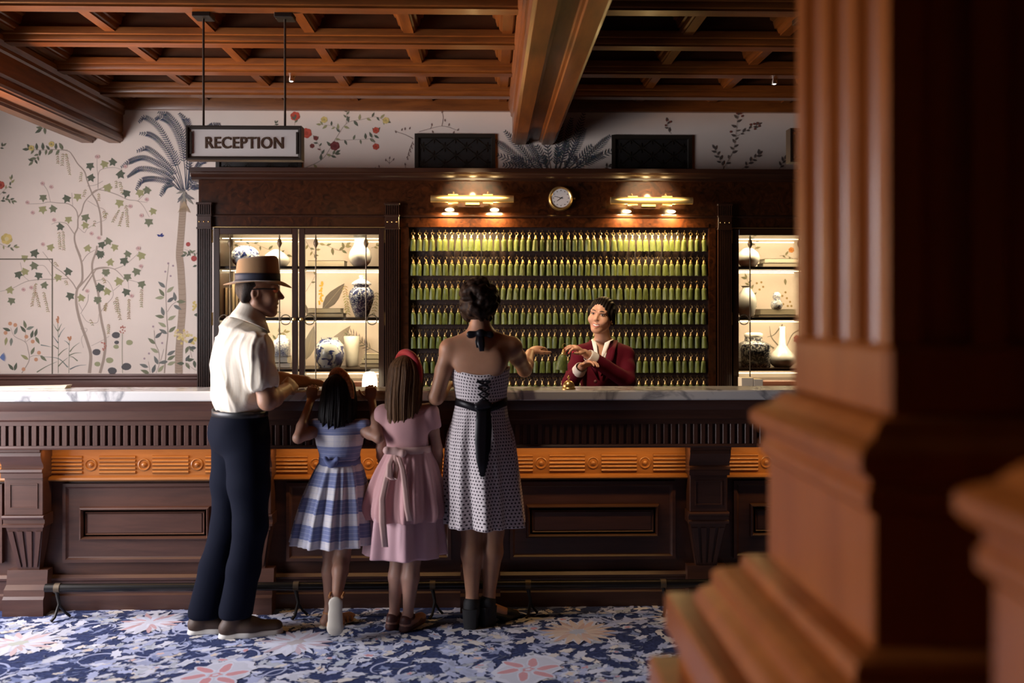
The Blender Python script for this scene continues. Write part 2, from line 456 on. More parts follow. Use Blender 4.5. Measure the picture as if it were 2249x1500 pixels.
# orange-lit band: board, reeds, rosettes, lower bead
cp.append(MB().box(CX0, CX1, YB, YB + .04, ZBD0 - .01, ZFR0 + .03).build('band_board', M['band']))
cp.append(MB().prism([(YB + .01, ZBD0 - .012), (YB - .022, ZBD0 - .012), (YB - .03, ZBD0 - .004), (YB - .026, ZBD0 + .006), (YB - .012, ZBD0 + .012), (YB + .01, ZBD0 + .014)], CX0, CX1).build('band_bead', M['band'], smooth=40))
zc = PZ(1017, YB); ppm = FPX / YB
reed = MB()
for j in range(5):
    zz = zc + (j - 2) * 8.2 / ppm; r = 3.4 / ppm
    reed.prism([(.004, zz - r), (-.002, zz - r), (-.007, zz - r * .6), (-.009, zz), (-.007, zz + r * .6), (-.002, zz + r), (.004, zz + r)], -39 / ppm, 39 / ppm)
reedm = reed.mesh('reed_block', M['band'], 40)
rosm = MB().lathe([(13.2 / ppm, -.004), (13 / ppm, .005), (11.5 / ppm, .007), (10.2 / ppm, .004), (8.5 / ppm, -.002), (5.5 / ppm, .0), (5 / ppm, .007), (3.5 / ppm, .011), (0, .0125)], (0, 0, 0), 24, 'y').mesh('rosette', M['band'], 40)
for i in range(len(CORB) - 1):
    xa = CORB[i]; bay = CORB[i + 1] - CORB[i]
    for j in range(3): cp.append(link('rosette', rosm, None, (xa + bay / 2 + (j - 1) * 114.5 / ppm, YB, zc)))
    for j in range(4): cp.append(link('reed_block', reedm, None, (xa + bay / 2 + (j - 1.5) * 114.5 / ppm, YB, 0)))
# lower panelling per bay
def frame(mb, x0, x1, z0, z1, prof):
    """mitred frame; prof (inset, y)"""
    rings = [[(x0 + i, y, z0 + i), (x1 - i, y, z0 + i), (x1 - i, y, z1 - i), (x0 + i, y, z1 - i)] for i, y in prof]
    n = 4; vs = [p for r in rings for p in r]; fs = []
    for j in range(len(rings) - 1):
        for i in range(4):
            kk = (i + 1) % 4; fs.append((j * 4 + i, j * 4 + kk, (j + 1) * 4 + kk, (j + 1) * 4 + i))
    mb.add(vs, fs)
zo0, zo1 = PZ(1222, YB), PZ(1088, YB); zi0, zi1 = PZ(1178, YB), PZ(1114, YB)
for i in range(len(CORB) - 1):
    xa, xb = CORB[i] + .155, CORB[i + 1] - .155
    mb = MB(); frame(mb, xa, xb, zo0 - .02, ZBD0 - .03, [(0, YB + .03), (0, YB + .004), (.016, YB + .004), (.024, YB + .012), (.034, YB + .016), (.036, YB + .03)])
    cp.append(mb.build('panel_frame', M['counter_x'], smooth=20))
    mb = MB(); mb.box(xa + .03, xb - .03, YB + .014, YB + .032, zo0 + .005, ZBD0 - .06)
    cp.append(mb.build('panel', M['counter_x']))
    mb = MB(); frame(mb, xa + .085, xb - .085, zi0 - .012, zi1 + .012, [(0, YB + .016), (.004, YB - .002), (.012, YB - .006), (.018, YB + .002), (.022, YB + .014), (.028, YB + .014), (.032, YB + .006), (.04, YB + .016)])
    cp.append(mb.build('inner_moulding', M['counter_x'], smooth=20))
    mb = MB().box(xa + .127, xb - .127, YB + .010, YB + .02, zi0 + .026, zi1 - .026, .003)
    cp.append(mb.build('raised_field', M['counter_x']))
# base
zb1, zb2 = PZ(1263, YB), PZ(1301, YB)
cp.append(MB().prism([(YB + .04, 0), (YB - .004, 0), (YB - .004, zb2), (YB + .008, zb2 + .008), (YB + .008, zb1 - .02), (YB - .004, zb1 - .012), (YB - .006, zb1), (YB + .01, zb1 + .014), (YB + .04, zb1 + .014)], CX0, CX1).build('base_board', M['counter_x'], smooth=25))
# carved brackets
def corbel(cx):
    w = .105; yb = YB + .01
    root = empty('corbel', (cx, YB, 0))
    pr = [(yb, ZFR0 + .01), (YF + .004, ZFR0 + .01), (YF + .004, ZFR0 - .012), (YF + .016, ZFR0 - .018), (YF + .012, ZFR0 - .035), (YF + .024, ZFR0 - .062), (YF + .042, ZFR0 - .085), (YF + .044, ZFR0 - .10), (YF + .03, ZFR0 - .106), (YF + .026, ZFR0 - .118), (YF + .036, ZFR0 - .126), (YF + .036, ZFR0 - .15), (yb, ZFR0 - .15)]
    a = MB().prism(pr, cx - w, cx + w).build('bracket_head', M['counter_x'], smooth=35)
    z1 = ZFR0 - .15; z2 = PZ(1125, YB - .07); z3 = PZ(1148, YB - .07); z4 = PZ(1248, YB - .07)
    yf = YF + .056
    parts = [a]
    parts.append(MB().box(cx - w * .93, cx + w * .93, yf, yb, z2, z1, .003).build('upper_block', M['counter_x']))
    mb = MB(); rr = []
    frame(mb, cx - w * .68, cx + w * .68, z2 + .035, z1 - .03, [(0, yf + .002), (.0, yf - .004), (.006, yf - .004), (.008, yf + .002)])
    parts.append(mb.build('inset_frame', M['counter_x']))
    pr = [(yb, z2), (yf - .012, z2), (yf - .016, z2 - .008), (yf - .010, z2 - .018), (yf + .002, z2 - .022), (yf + .002, z3 + .012), (yf - .008, z3 + .006), (yf - .008, z3 - .006), (yb, z3 - .006)]
    parts.append(MB().prism(pr, cx - w, cx + w).build('collar', M['counter_x'], smooth=35))
    # tapered lower part with raised fillets
    t0, t1 = w * .9, w * .52
    rings = [[(cx - t0, yf + .006, z3), (cx + t0, yf + .006, z3), (cx + t0, yb, z3), (cx - t0, yb, z3)],
             [(cx - t1, yf + .05, z4), (cx + t1, yf + .05, z4), (cx + t1, yb, z4), (cx - t1, yb, z4)]]
    parts.append(MB().loft(rings).build('tapered_leg', M['counter_z']))
    for q in (-1.5, -.5, .5, 1.5):
        fa, fb = q * t0 * .5, q * t1 * .5; hw0, hw1 = t0 * .15, t1 * .15
        za, zb_ = z3 - .03, z4 + .015
        def yy(z): return yf + .006 + .044 * (z3 - z) / (z3 - z4)
        rings = [[(cx + fa - hw0, yy(za) - .008, za), (cx + fa + hw0, yy(za) - .008, za), (cx + fa + hw0, yy(za) + .006, za), (cx + fa - hw0, yy(za) + .006, za)],
                 [(cx + fb - hw1, yy(zb_) - .008, zb_), (cx + fb + hw1, yy(zb_) - .008, zb_), (cx + fb + hw1, yy(zb_) + .006, zb_), (cx + fb - hw1, yy(zb_) + .006, zb_)]]
        parts.append(MB().loft(rings).build('fillet', M['counter_z']))
    pr = [(yb, 0), (yf - .012, 0), (yf - .012, .085), (yf + .0, .098), (yf + .004, .13), (yf + .03, .15), (yf + .04, z4), (yb, z4)]
    parts.append(MB().prism(pr, cx - w * .98, cx + w * .98).build('foot_block', M['counter_x'], smooth=35))
    for p in parts: keep(p, root)
    return root
for c in CORB: cp.append(corbel(c))
hang(cp, ct)
# marble ledge: worktop of its own
mt = MB().prism([(YM + .004, ZM - .05), (YM, ZM - .044), (YM, ZM - .008), (YM + .006, ZM), (YM + .25, ZM), (YM + .25, ZM - .05)], CX0, CX1).build('marble_countertop', M['marble'], smooth=30)
tag(mt, 'white grey-veined marble ledge along the top of the reception counter', 'countertop')
dk = MB().box(CX0, CX1, YB + .43, YB + .53, .72, .76, .004).build('staff_desk', M['counter_x']); tag(dk, 'dark lower desk behind the marble ledge', 'desk')
# warm light strip hidden under the frieze, washing the band
for i in range(len(CORB) - 1):
    xa, xb = CORB[i] + .12, CORB[i + 1] - .12
    area('counter_led_strip', ((xa + xb) / 2, YF + .035, ZFR0 - .004), ((xa + xb) / 2, YB - .02, ZFR0 - .30), xb - xa, .012, 1.2, (1.0, .56, .2))
# foot rail
fr = empty('foot_rail', (0, 4.75, 0)); tag(fr, 'dark metal foot rail on thin legs along the counter base', 'foot rail')
zr = PZ(1284, 4.76)
rl = MB().tube([(PX(100, 4.76), 4.76, zr), (2.6, 4.76, zr)], .021, 14).build('rail', plain('rail_metal', (.035, .032, .03), .3, .7), smooth=40)
ps = [rl]
leg = MB().tube([(0, .02, zr), (0.0, -.01, zr - .02), (.012, -.012, .08), (.0, -.035, .02), (-.012, -.05, .006)], [.011, .010, .008, .007, .008], 8)
leg.tube([(.010, -.012, .075), (.03, .015, .03), (.048, .03, .006)], [.007, .006, .007], 8)
legm = leg.mesh('leg', M['iron'], 40)
collm = MB().tube([(-.014, 0, zr), (.014, 0, zr)], .0245, 14).mesh('collar', M['bronze'], 40)
for px in (125, 650, 950, 1160, 1457, 1760):
    xx = PX(px, 4.75)
    ps.append(link('leg', legm, None, (xx, 4.76, 0))); ps.append(link('collar', collm, None, (xx, 4.76, 0)))
hang(ps, fr)
# ================================================================== back wall unit: two glazed cabinets, key board, cornice
def XC(px): return PX(px, YC)
def ZC(py): return PZ(py, YC, 1124)
ZCT = ZC(372); ZFZ = ZC(398); ZAR = ZC(476); ZDT = ZC(500)
XL, XA, XK, XR = XC(436), XC(862), XC(1590), XC(2018)
LED = (1.0, .78, .48)
# cornice and burl frieze
cf = empty('wall_unit_crown', (XC(1224), YC, ZDT)); tag(cf, 'dark burl frieze and moulded cornice above the key board and cabinets', 'cornice')
x0, x1 = XC(436), XC(2018)
def cor_prof(y): return [(YW, ZFZ), (y, ZFZ), (y - .012, ZFZ + .006), (y - .012, ZFZ + .02), (y - .03, ZFZ + .034), (y - .036, ZFZ + .048), (y - .05, ZFZ + .054), (y - .052, ZCT), (YW, ZCT)]
rings = []
for e in [0] : pass
pc = [MB().prism(cor_prof(YC), x0 - .045, x1 + .045).build('cornice', M['cab_x'], smooth=30),
      MB().box(x0, x1, YC + .004, YW, ZAR, ZFZ).build('frieze', M['burl']),
      MB().prism([(YW, ZAR - .004), (YC - .008, ZAR - .004), (YC - .012, ZAR + .004), (YC - .004, ZAR + .012), (YW, ZAR + .012)], x0 - .004, x1 + .004).build('architrave_bead', M['cab_x'], smooth=40),
      MB().box(x0, x1, YC + .006, YW, ZDT + .002, ZAR).build('architrave', M['burl'])]
hang(pc, cf)
# pilaster mesh (local x)
PW = 30 / (FPX / YC)
def pil():
    mb = MB(); n = 6; w = PW; fw = w / (n * 2 + 1)
    pts = [(-w / 2, .03), (-w / 2, 0)]
    for i in range(n):
        a = -w / 2 + fw * (2 * i + 1)
        pts += [(a, 0), (a + fw * .15, .007), (a + fw * .85, .007), (a + fw, 0)]
    pts += [(w / 2, 0), (w / 2, .03)]
    mb.prism(pts, 0.05, ZC(505), 'z'); return mb.mesh('pilaster', M['cab_z'], 30)
pilm = pil()
capm = MB()
w = PW
n = 6; fw = w / (n * 2 + 1); pts = [(-w / 2, .03), (-w / 2, -.002)]
for i in range(n):
    a = -w / 2 + fw * (2 * i + 1); pts += [(a, -.002), (a + fw * .15, .006), (a + fw * .85, .006), (a + fw, -.002)]
pts += [(w / 2, -.002), (w / 2, .03)]
capm.prism(pts, ZC(474), ZC(452), 'z')
capm.box(-w / 2 - .006, w / 2 + .006, -.008, .03, ZC(452), ZC(447), .002)
capm.box(-w / 2 - .004, w / 2 + .004, -.005, .03, ZC(477), ZC(473), .001)
capm.box(-w / 2, w / 2, -.001, .03, ZC(501), ZC(477), .001)
capm.box(-w / 2 - .004, w / 2 + .004, -.006, .03, ZC(505), ZC(501), .001)
capm = capm.mesh('capital', M['cab_x'])
studm = MB().lathe([(.0055, 0), (.0055, .003), (.003, .0055), (0, .006)], (0, 0, 0), 10, 'y').mesh('stud', M['brass'], 40)
def pilaster(px, parts):
    x = XC(px); a = link('pilaster', pilm, None, (x, YC - .03, 0)); b = link('capital', capm, None, (x, YC - .03, 0)); parts += [a, b]
    for k in (-1, 0, 1): parts.append(link('stud', studm, None, (x + k * PW * .33, YC - .031, ZC(489))))
SHELF = [588, 701, 814]           # shelf edge rows in the photo (front edge)
mural_panels = []
def cabinet(pxl, pxr, label, doors):
    """glazed display cabinet between photo columns pxl and pxr"""
    xl, xr = XC(pxl), XC(pxr); root = empty('display_cabinet', ((xl + xr) / 2, YC, 0)); tag(root, label, 'cabinet'); parts = []
    def part(mb, name, m, **k): o = mb.build(name, m, **k); parts.append(o); return o
    part(MB().box(xl, xl + .02, YC + .02, YW - .01, 0, ZDT), 'side_panel', M['cab_z'])
    part(MB().box(xr - .02, xr, YC + .02, YW - .01, 0, ZDT), 'side_panel', M['cab_z'])
    part(MB().box(xl, xr, YC, YW - .01, ZDT - .012, ZDT), 'top_panel', M['cab_x'])
    bp = part(MB().box(xl + .02, xr - .02, YW - .045, YW - .02, 0, ZDT - .012), 'back_panel', M['paper'])
    part(MB().box(xl + .02, xr - .02, YC + .03, YW - .045, 0, .55), 'base_cupboard', M['cab_x'])
    zl = ZC(840); part(MB().box(xl + .02, xr - .02, YC + .10, YW - .045, zl - .30, zl, .003), 'drawer_block', M['rail_wood'])
    for r in SHELF:
        z = ZC(r)
        part(MB().box(xl + .02, xr - .02, YC + .035, YW - .046, z - .008, z + .011), 'shelf', M['cab_x'])
    for (a, b) in doors:
        da, db = XC(a), XC(b); ga, gb = da + 13 / 318., db - 13 / 318.; zt = ZDT - .008; zg = ZC(516); zbot = .56
        d = empty('door', (da, YC, zbot)); fr = []
        fr.append(MB().box(da + .001, ga, YC - .012, YC + .016, zbot, zt, .003).build('stile', M['cab_z'])); fr.append(MB().box(gb, db - .001, YC - .012, YC + .016, zbot, zt, .003).build('stile', M['cab_z']))
        fr.append(MB().box(ga, gb, YC - .012, YC + .016, zg, zt, .003).build('top_rail', M['cab_x'])); fr.append(MB().box(ga, gb, YC - .012, YC + .016, zbot, zbot + .07, .003).build('bottom_rail', M['cab_x']))
        fr.append(MB().box(ga, gb, YC + .002, YC + .006, zbot + .07, zg).build('glass_pane', M['glass']))
        for q in (.15, .83):
            xx = ga + (gb - ga) * q; zz = ZC(534)
            rod = MB().tube([(xx, YC - .016, zbot + .05), (xx, YC - .016, zz - .03)], .0045, 8)
            rod.lathe([(.004, zz - .04), (.006, zz - .032), (.0155, zz - .012), (.017, zz), (.013, zz + .012), (.006, zz + .03), (.003, zz + .055)], (xx, YC - .016, 0), 12)
            fr.append(rod.build('spear_rod', M['bronze'], smooth=40))
            sd = -1 if q < .5 else 1
            fr.append(MB().ring((xx + sd * .042, YC - .016, ZC(702)), .034, .0035, 'y', 28, 6).build('scroll_ring', M['bronze'], smooth=60))
        for o in fr: keep(o, d)
        parts.append(d)
        # light strips under the shelves, with bars for their reflections at the rear
        for r, pw in ((519, 1.0), (590, 1.0), (703, 1.0), (817, .5)):
            z = ZC(r) - .012; st = MB().box(ga, gb, YC + .05, YC + .058, z - .004, z); parts.append(st.build('light_strip_or_reflection', M['led']))
            st = MB().box(ga, gb, YW - .075, YW - .067, z - .004, z); parts.append(st.build('light_strip_or_reflection', M['led']))  # rear glowing bar stands in for the front strip's reflection
            area('cabinet_led', ((ga + gb) / 2, YC + .085, z - .006), ((ga + gb) / 2, YC + .20, z - .3), gb - ga, .02, CABLED * pw, LED)
    hang(parts, root)
    return root
CABLED = 3.0
M['led'] = emis('led_strip', (1.0, .80, .50), 6.0)
cl = cabinet(470, 845, 'tall glazed cabinet with two doors behind the man in the hat', [(470, 655), (657, 845)])
kp = []; pilaster(451, kp); pilaster(862, kp)
for (px, s) in ((648, -1), (664, 1)):
    kp.append(MB().lathe([(.006, 0), (.006, .012), (.011, .018), (.013, .024), (.010, .031), (0, .034)], (XC(px), YC - .012, ZC(701)), 14, 'y').build('knob', M['brass'], smooth=50))
for py in (520, 700):
    for px in (467.5, 847):
        kp.append(MB().box(XC(px) - .003, XC(px) + .003, YC - .02, YC, ZC(py + 14), ZC(py - 14)).build('hinge', M['brass']))
kp.append(MB().box(XC(466), XC(848), YC - .014, YC, ZDT - .003, ZDT + .001).build('brass_inlay', M['brass']))
hang(kp, cl)
crr = cabinet(1609, 1984, 'tall glazed cabinet partly hidden by the fluted column', [(1609, 1795), (1798, 1984)])
kp = []; pilaster(1590, kp); pilaster(2003, kp)
for py in (520, 700): kp.append(MB().box(XC(1606.5) - .003, XC(1606.5) + .003, YC - .02, YC, ZC(py + 14), ZC(py - 14)).build('hinge', M['brass']))
kp.append(MB().box(XC(1606), XC(1988), YC - .014, YC, ZDT - .003, ZDT + .001).build('brass_inlay', M['brass']))
hang(kp, crr)

# ------------------------------------------------------------------ key board
kb = empty('key_board', (XC(1226), YC, 0)); tag(kb, 'dark wall board full of rows of hooks for room keys', 'key board'); kp = []
ka, kz = XC(897), XC(1557); zt = ZC(490)
kp.append(MB().box(XC(880), ka, YC - .002, YW - .01, .1, ZDT).build('side_frame', M['burl'])); kp.append(MB().box(kz, XC(1572), YC - .002, YW - .01, .1, ZDT).build('side_frame', M['burl']))
kp.append(MB().box(ka, kz, YC + .002, YC + .1, zt, ZDT + .004).build('top_frame', M['burl']))
kp.append(MB().box(ka, kz, YC + .055, YC + .075, .1, zt).build('backboard', M['board']))
NK = 46; kx = [XC(907 + 14.22 * i) for i in range(NK)]
KROW = [508, 562, 615, 669, 722, 776, 829]            # hook heights in the photo
hk = MB()
for r in KROW:
    for x in kx:
        z = ZC(r); hk.tube([(x, YC + .056, z), (x, YC + .022, z - .001), (x, YC + .016, z + .004), (x, YC + .016, z + .010)], .0016, 5)
        for s in (-1, 1): hk.box(x + s * .012 - .002, x + s * .012 + .002, YC + .050, YC + .056, z - .014, z - .004)
o = hk.build('hook_rows', M['brass_dull'], fix=False); o['kind'] = 'stuff'; kp.append(o)
hang(kp, kb)
# tassels
M['tassel'] = None
def tassel_mat():
    m, nt, b = _mat('green_silk'); tc = nt.nodes.new('ShaderNodeTexCoord'); mp = nt.nodes.new('ShaderNodeMapping'); mp.inputs['Scale'].default_value = (1, 1, .06)
    n = nt.nodes.new('ShaderNodeTexNoise'); n.inputs['Scale'].default_value = 420; nt.links.new(tc.outputs['Object'], mp.inputs['Vector']); nt.links.new(mp.outputs['Vector'], n.inputs['Vector'])
    oi = nt.nodes.new('ShaderNodeObjectInfo'); r = nt.nodes.new('ShaderNodeValToRGB'); r.color_ramp.elements[0].color = (.024, .038, .005, 1); r.color_ramp.elements[1].color = (.115, .15, .019, 1)
    r.color_ramp.elements[0].position = .3; r.color_ramp.elements[1].position = .7
    nt.links.new(n.outputs['Fac'], r.inputs['Fac'])
    h = nt.nodes.new('ShaderNodeHueSaturation'); mt = nt.nodes.new('ShaderNodeMapRange'); mt.inputs['To Min'].default_value = .8; mt.inputs['To Max'].default_value = 1.15
    nt.links.new(oi.outputs['Random'], mt.inputs['Value']); nt.links.new(mt.outputs[0], h.inputs['Value']); nt.links.new(r.outputs['Color'], h.inputs['Color']); nt.links.new(h.outputs['Color'], b.inputs['Base Color'])
    b.inputs['Roughness'].default_value = .5; b.inputs['Sheen Weight'].default_value = .08
    return m
M['tassel'] = tassel_mat()
def skirt_mesh(seed, flare=1.0):
    rnd = random.Random(seed); mb = MB(); n = 18; rings = []; ph = [rnd.uniform(0, 6.28) for _ in range(3)]
    for t in (0, .06, .14, .3, .55, .8, 1.0):
        r = (.0085 + .0085 * min(1, t / .14) ** .7 + .003 * max(0, t - .2) / .8 * flare); z = -t * .083
        ring = []
        for i in range(n):
            a = 2 * PI * i / n; w = 1 + .07 * math.sin(5 * a + ph[0]) * t + .05 * math.sin(9 * a + ph[1])
            ring.append((r * w * math.cos(a) + .0015 * t * math.sin(ph[2]), r * w * .8 * math.sin(a), z + (.0016 * math.sin(4 * a + ph[2]) if t == 1 else 0)))
        rings.append(ring)
    mb.loft(rings); return mb.mesh('silk_skirt', M['tassel'], 50)
skirts = [skirt_mesh(i, 1 + .6 * (i % 3)) for i in range(6)]
capsm = MB().lathe([(0, .022), (.004, .021), (.0055, .016), (.0075, .008), (.0095, .002), (.0098, -.003), (.008, -.005)], (0, 0, 0), 12).mesh('brass_cap', M['brass'], 50)
ringm = MB().ring((0, 0, .0), .0105, .0014, 'y', 16, 5).mesh('key_ring', M['brass_dull'], 60)
ORD = ['first', 'second', 'third', 'fourth', 'fifth', 'sixth', 'seventh', 'eighth', 'ninth', 'tenth', '11th', '12th', '13th', '14th', '15th', '16th', '17th', '18th', '19th', '20th', '21st', '22nd', '23rd', '24th', '25th', '26th', '27th', '28th', '29th', '30th', '31st', '32nd', '33rd', '34th', '35th', '36th', '37th', '38th', '39th', '40th', '41st', '42nd', '43rd', '44th', '45th', '46th']
RN = ['top', 'second', 'third', 'fourth', 'fifth', 'sixth', 'lowest']
rnd = random.Random(3)
for ri, r in enumerate(KROW):
    for ci, x in enumerate(kx):
        z = ZC(r) - .008
        t = empty('key_tassel', (x + rnd.uniform(-.0015, .0015), YC + .018, z)); t.rotation_euler = (0, rnd.uniform(-.05, .05), rnd.uniform(-.5, .5))
        tag(t, 'green tassel key fob, %s from the left in the %s row of the key board' % (ORD[ci], RN[ri]), 'key tassel', 'green key tassels on the board')
        link('key_ring', ringm, t, (0, 0, -.008), (0, 0, rnd.uniform(-.6, .6)))
        link('brass_cap', capsm, t, (0, 0, -.041)); link('silk_skirt', skirts[rnd.randrange(6)], t, (0, 0, -.045))

# ------------------------------------------------------------------ picture lights, clock, vents, signs
def picture_light(px0, px1, py, label):
    Yl = YC - .12; a, b = PX(px0, Yl), PX(px1, Yl); z = PZ(py, Yl); root = empty('picture_light', ((a + b) / 2, YC, z)); tag(root, label, 'picture light', 'brass picture lights above the key board')
    ps = []
    tb = MB(); R = .025; n = 20; rings = []
    ps.append(MB().tube([(a, Yl, z), (b, Yl, z)], R, 20).build('tube_shade', M['satin_brass'], smooth=50))
    for q in (.27, .69):
        xx = a + (b - a) * q
        ps.append(MB().box(xx - .035, xx + .035, Yl - .012, Yl + .012, z + R - .001, z + R + .007, .003).build('clip', M['satin_brass']))
        ps.append(MB().box(xx - .035, xx + .035, Yl - .012, Yl + .012, z - R - .009, z - R + .001, .003).build('clip', M['satin_brass']))
        ps.append(MB().tube([(xx, Yl, z + R), (xx, Yl + .05, z + R + .025), (xx, YC + .004, z + R + .012)], .006, 8).build('arm', M['brass'], smooth=50))
    for q in (.22, .77):
        xx = a + (b - a) * q; zb = z - .065
        ps.append(MB().ell((xx, YC - .035, zb), (.030, .012, .011), 14, 8).build('bulb_reflection', M['bulb_reflection']))  # glowing oval stands in for the lamp's reflection in the burl
        area('picture_lamp', (xx, YC - .055, zb - .02), (xx, YC + .01, zb - .5), .10, .03, PLAMP, (1.0, .66, .28))
        point('picture_glow', (xx, YC - .07, zb + .005), PLAMP * .10, (1.0, .66, .28), .02)
    ps.append(MB().box((a + b) / 2 - .05, (a + b) / 2 + .05, YC - .012, YC + .004, z - .03, z + .03, .003).build('wall_plate', M['brass']))
    point('picture_glow', ((a + b) / 2, YC - .05, z + .045), PLAMP * .12, (1.0, .72, .32), .02)
    # narrow ceiling spot that picks out the brass tube and the cornice above it
    l = bpy.data.lights.new('ceiling_spot_beam', 'SPOT'); l.energy = 620; l.color = (1, .78, .45); l.spot_size = math.radians(22); l.spot_blend = 1; l.shadow_soft_size = .02
    so = bpy.data.objects.new('ceiling_spot_beam', l); COL.objects.link(so); so.location = ((a + b) / 2, 5.2, 2.98); so.rotation_euler = (Vector(((a + b) / 2, Yl, z)) - so.location).to_track_quat('-Z', 'Y').to_euler()
    hang(ps, root)
PLAMP = 9.0
M['bulb_reflection'] = emis('warm_reflection_glow', (1.0, .78, .42), 14.0)
picture_light(946, 1128, 437, 'brass picture light left of the round clock')
picture_light(1341, 1521, 440, 'brass picture light right of the round clock')
ck = empty('wall_clock', (XC(1231), YC, ZC(436))); tag(ck, 'round brass wall clock with white face, between the picture lights', 'clock'); c = (XC(1231), YC + .004, ZC(436)); u = 1 / (FPX / YC)
ps = [MB().lathe([(27 * u, 0), (27 * u, .02), (26 * u, .035), (24 * u, .042), (21.5 * u, .040), (20 * u, .034)], c, 40, 'y').build('case', M['brass'], smooth=40),
      MB().lathe([(20.5 * u, .030), (20.5 * u, .036), (0, .036)], c, 40, 'y').build('face', plain('clock_face', (.75, .72, .68), .4))]
hm = MB()
for k in range(12):
    a = k * PI / 6; r = 16.5 * u; hm.box(c[0] + r * math.sin(a) - .003, c[0] + r * math.sin(a) + .003, c[1] - .0375, c[1] - .036, c[2] + r * math.cos(a) - .0035, c[2] + r * math.cos(a) + .0035)
ps.append(hm.build('hour_marks', plain('clock_marks', (.25, .22, .2), .6)))
def hand(ang, L, wd):
    d = Vector((math.sin(ang), 0, math.cos(ang))); p = Vector((d.z, 0, -d.x)); q = Vector(c) + Vector((0, -.039, 0))
    return MB().add([q - d * .012 + p * wd, q + d * L + p * wd * .4, q + d * L - p * wd * .4, q - d * .012 - p * wd] + [Vector(v) + Vector((0, .0015, 0)) for v in (q - d * .012 + p * wd, q + d * L + p * wd * .4, q + d * L - p * wd * .4, q - d * .012 - p * wd)], [(0, 1, 2, 3), (7, 6, 5, 4), (0, 4, 5, 1), (1, 5, 6, 2), (2, 6, 7, 3), (3, 7, 4, 0)])
ps.append(hand(math.radians(7.8 * 30), 11 * u, .0022).build('hour_hand', M['black'])); ps.append(hand(math.radians(47.5 * 6), 15.5 * u, .0016).build('minute_hand', M['black']))
ps.append(MB().lathe([(.008, 0), (.008, .012), (0, .013)], (c[0] + 28 * u, c[1] - .02, c[2] - .0), 10, 'x').build('hinge_knob', M['brass']))
hang(ps, ck)
def vent(pxa, pxb, pya, pyb, label):
    xa, xb, z1, z0 = PX(pxa, YW), PX(pxb, YW), PZ(pya, YW), PZ(pyb, YW); root = empty('air_vent', ((xa + xb) / 2, YW, z0)); tag(root, label, 'vent', 'lattice air vents above the cornice'); f = 10 / (FPX / YW)
    fm = MB(); frame(fm, xa, xb, z0, z1, [(0, YW), (0, YW - .018), (f * .8, YW - .018), (f, YW - .008), (f, YW)])
    ps = [fm.build('vent_frame', M['vent']), MB().box(xa + f, xb - f, YW - .002, YW - .001, z0 + f, z1 - f).build('vent_back', M['black'])]
    lm = MB(); W = xb - xa - 2 * f; H = z1 - z0 - 2 * f; pch = .105
    X0, X1, Z0, Z1 = xa + f, xb - f, z0 + f, z1 - f
    def seg(p, q, wd):
        # clip to rect
        (ax, az), (bx, bz) = p, q; t0, t1 = 0., 1.
        for o_, d_, lo, hi in ((ax, bx - ax, X0, X1), (az, bz - az, Z0, Z1)):
            if abs(d_) < 1e-9:
                if o_ < lo or o_ > hi: return
                continue
            ta, tb_ = (lo - o_) / d_, (hi - o_) / d_; t0 = max(t0, min(ta, tb_)); t1 = min(t1, max(ta, tb_))
        if t0 >= t1: return
        a_ = Vector((ax + (bx - ax) * t0, 0, az + (bz - az) * t0)); b_ = Vector((ax + (bx - ax) * t1, 0, az + (bz - az) * t1))
        d = (b_ - a_).normalized(); pp = Vector((d.z, 0, -d.x)) * wd; y0, y1 = Vector((0, YW - .008, 0)), Vector((0, YW - .003, 0))
        lm.add([a_ + pp + y0, b_ + pp + y0, b_ - pp + y0, a_ - pp + y0, a_ + pp + y1, b_ + pp + y1, b_ - pp + y1, a_ - pp + y1], [(0, 1, 2, 3), (0, 4, 5, 1), (2, 6, 7, 3)])
    cxm = (X0 + X1) / 2; czm = (Z0 + Z1) / 2 - .02
    for k in range(-8, 9):
        for s in (1, -1):
            seg((cxm + k * pch * 1.5 - 1, czm - s * 1 * .8), (cxm + k * pch * 1.5 + 1, czm + s * 1 * .8), .0025)
    for i in range(-5, 6):
        for j in (-1, 0, 1):
            for (ox, oz) in ((0, 0),):
                qx = cxm + i * pch * .75; qz = czm + ((i % 2) * .5 + j) * pch * 1.2
                for a in range(4):
                    an = a * PI / 2; seg((qx + .008 * math.cos(an), qz + .008 * math.sin(an)), (qx + .036 * math.cos(an), qz + .036 * math.sin(an)), .003)
                    seg((qx + .020 * math.cos(an + .5), qz + .020 * math.sin(an + .5)), (qx + .03 * math.cos(an + PI / 4), qz + .03 * math.sin(an + PI / 4)), .002)
    ps.append(lm.build('lattice', M['vent'], fix=False)); hang(ps, root)
vent(911, 1088, 295, 378, 'black lattice air vent left of the big ceiling beam end')
vent(1343, 1519, 296, 378, 'black lattice air vent right of the big ceiling beam end')
vent(475, 663, 296, 378, 'black lattice air vent half hidden behind the reception sign')
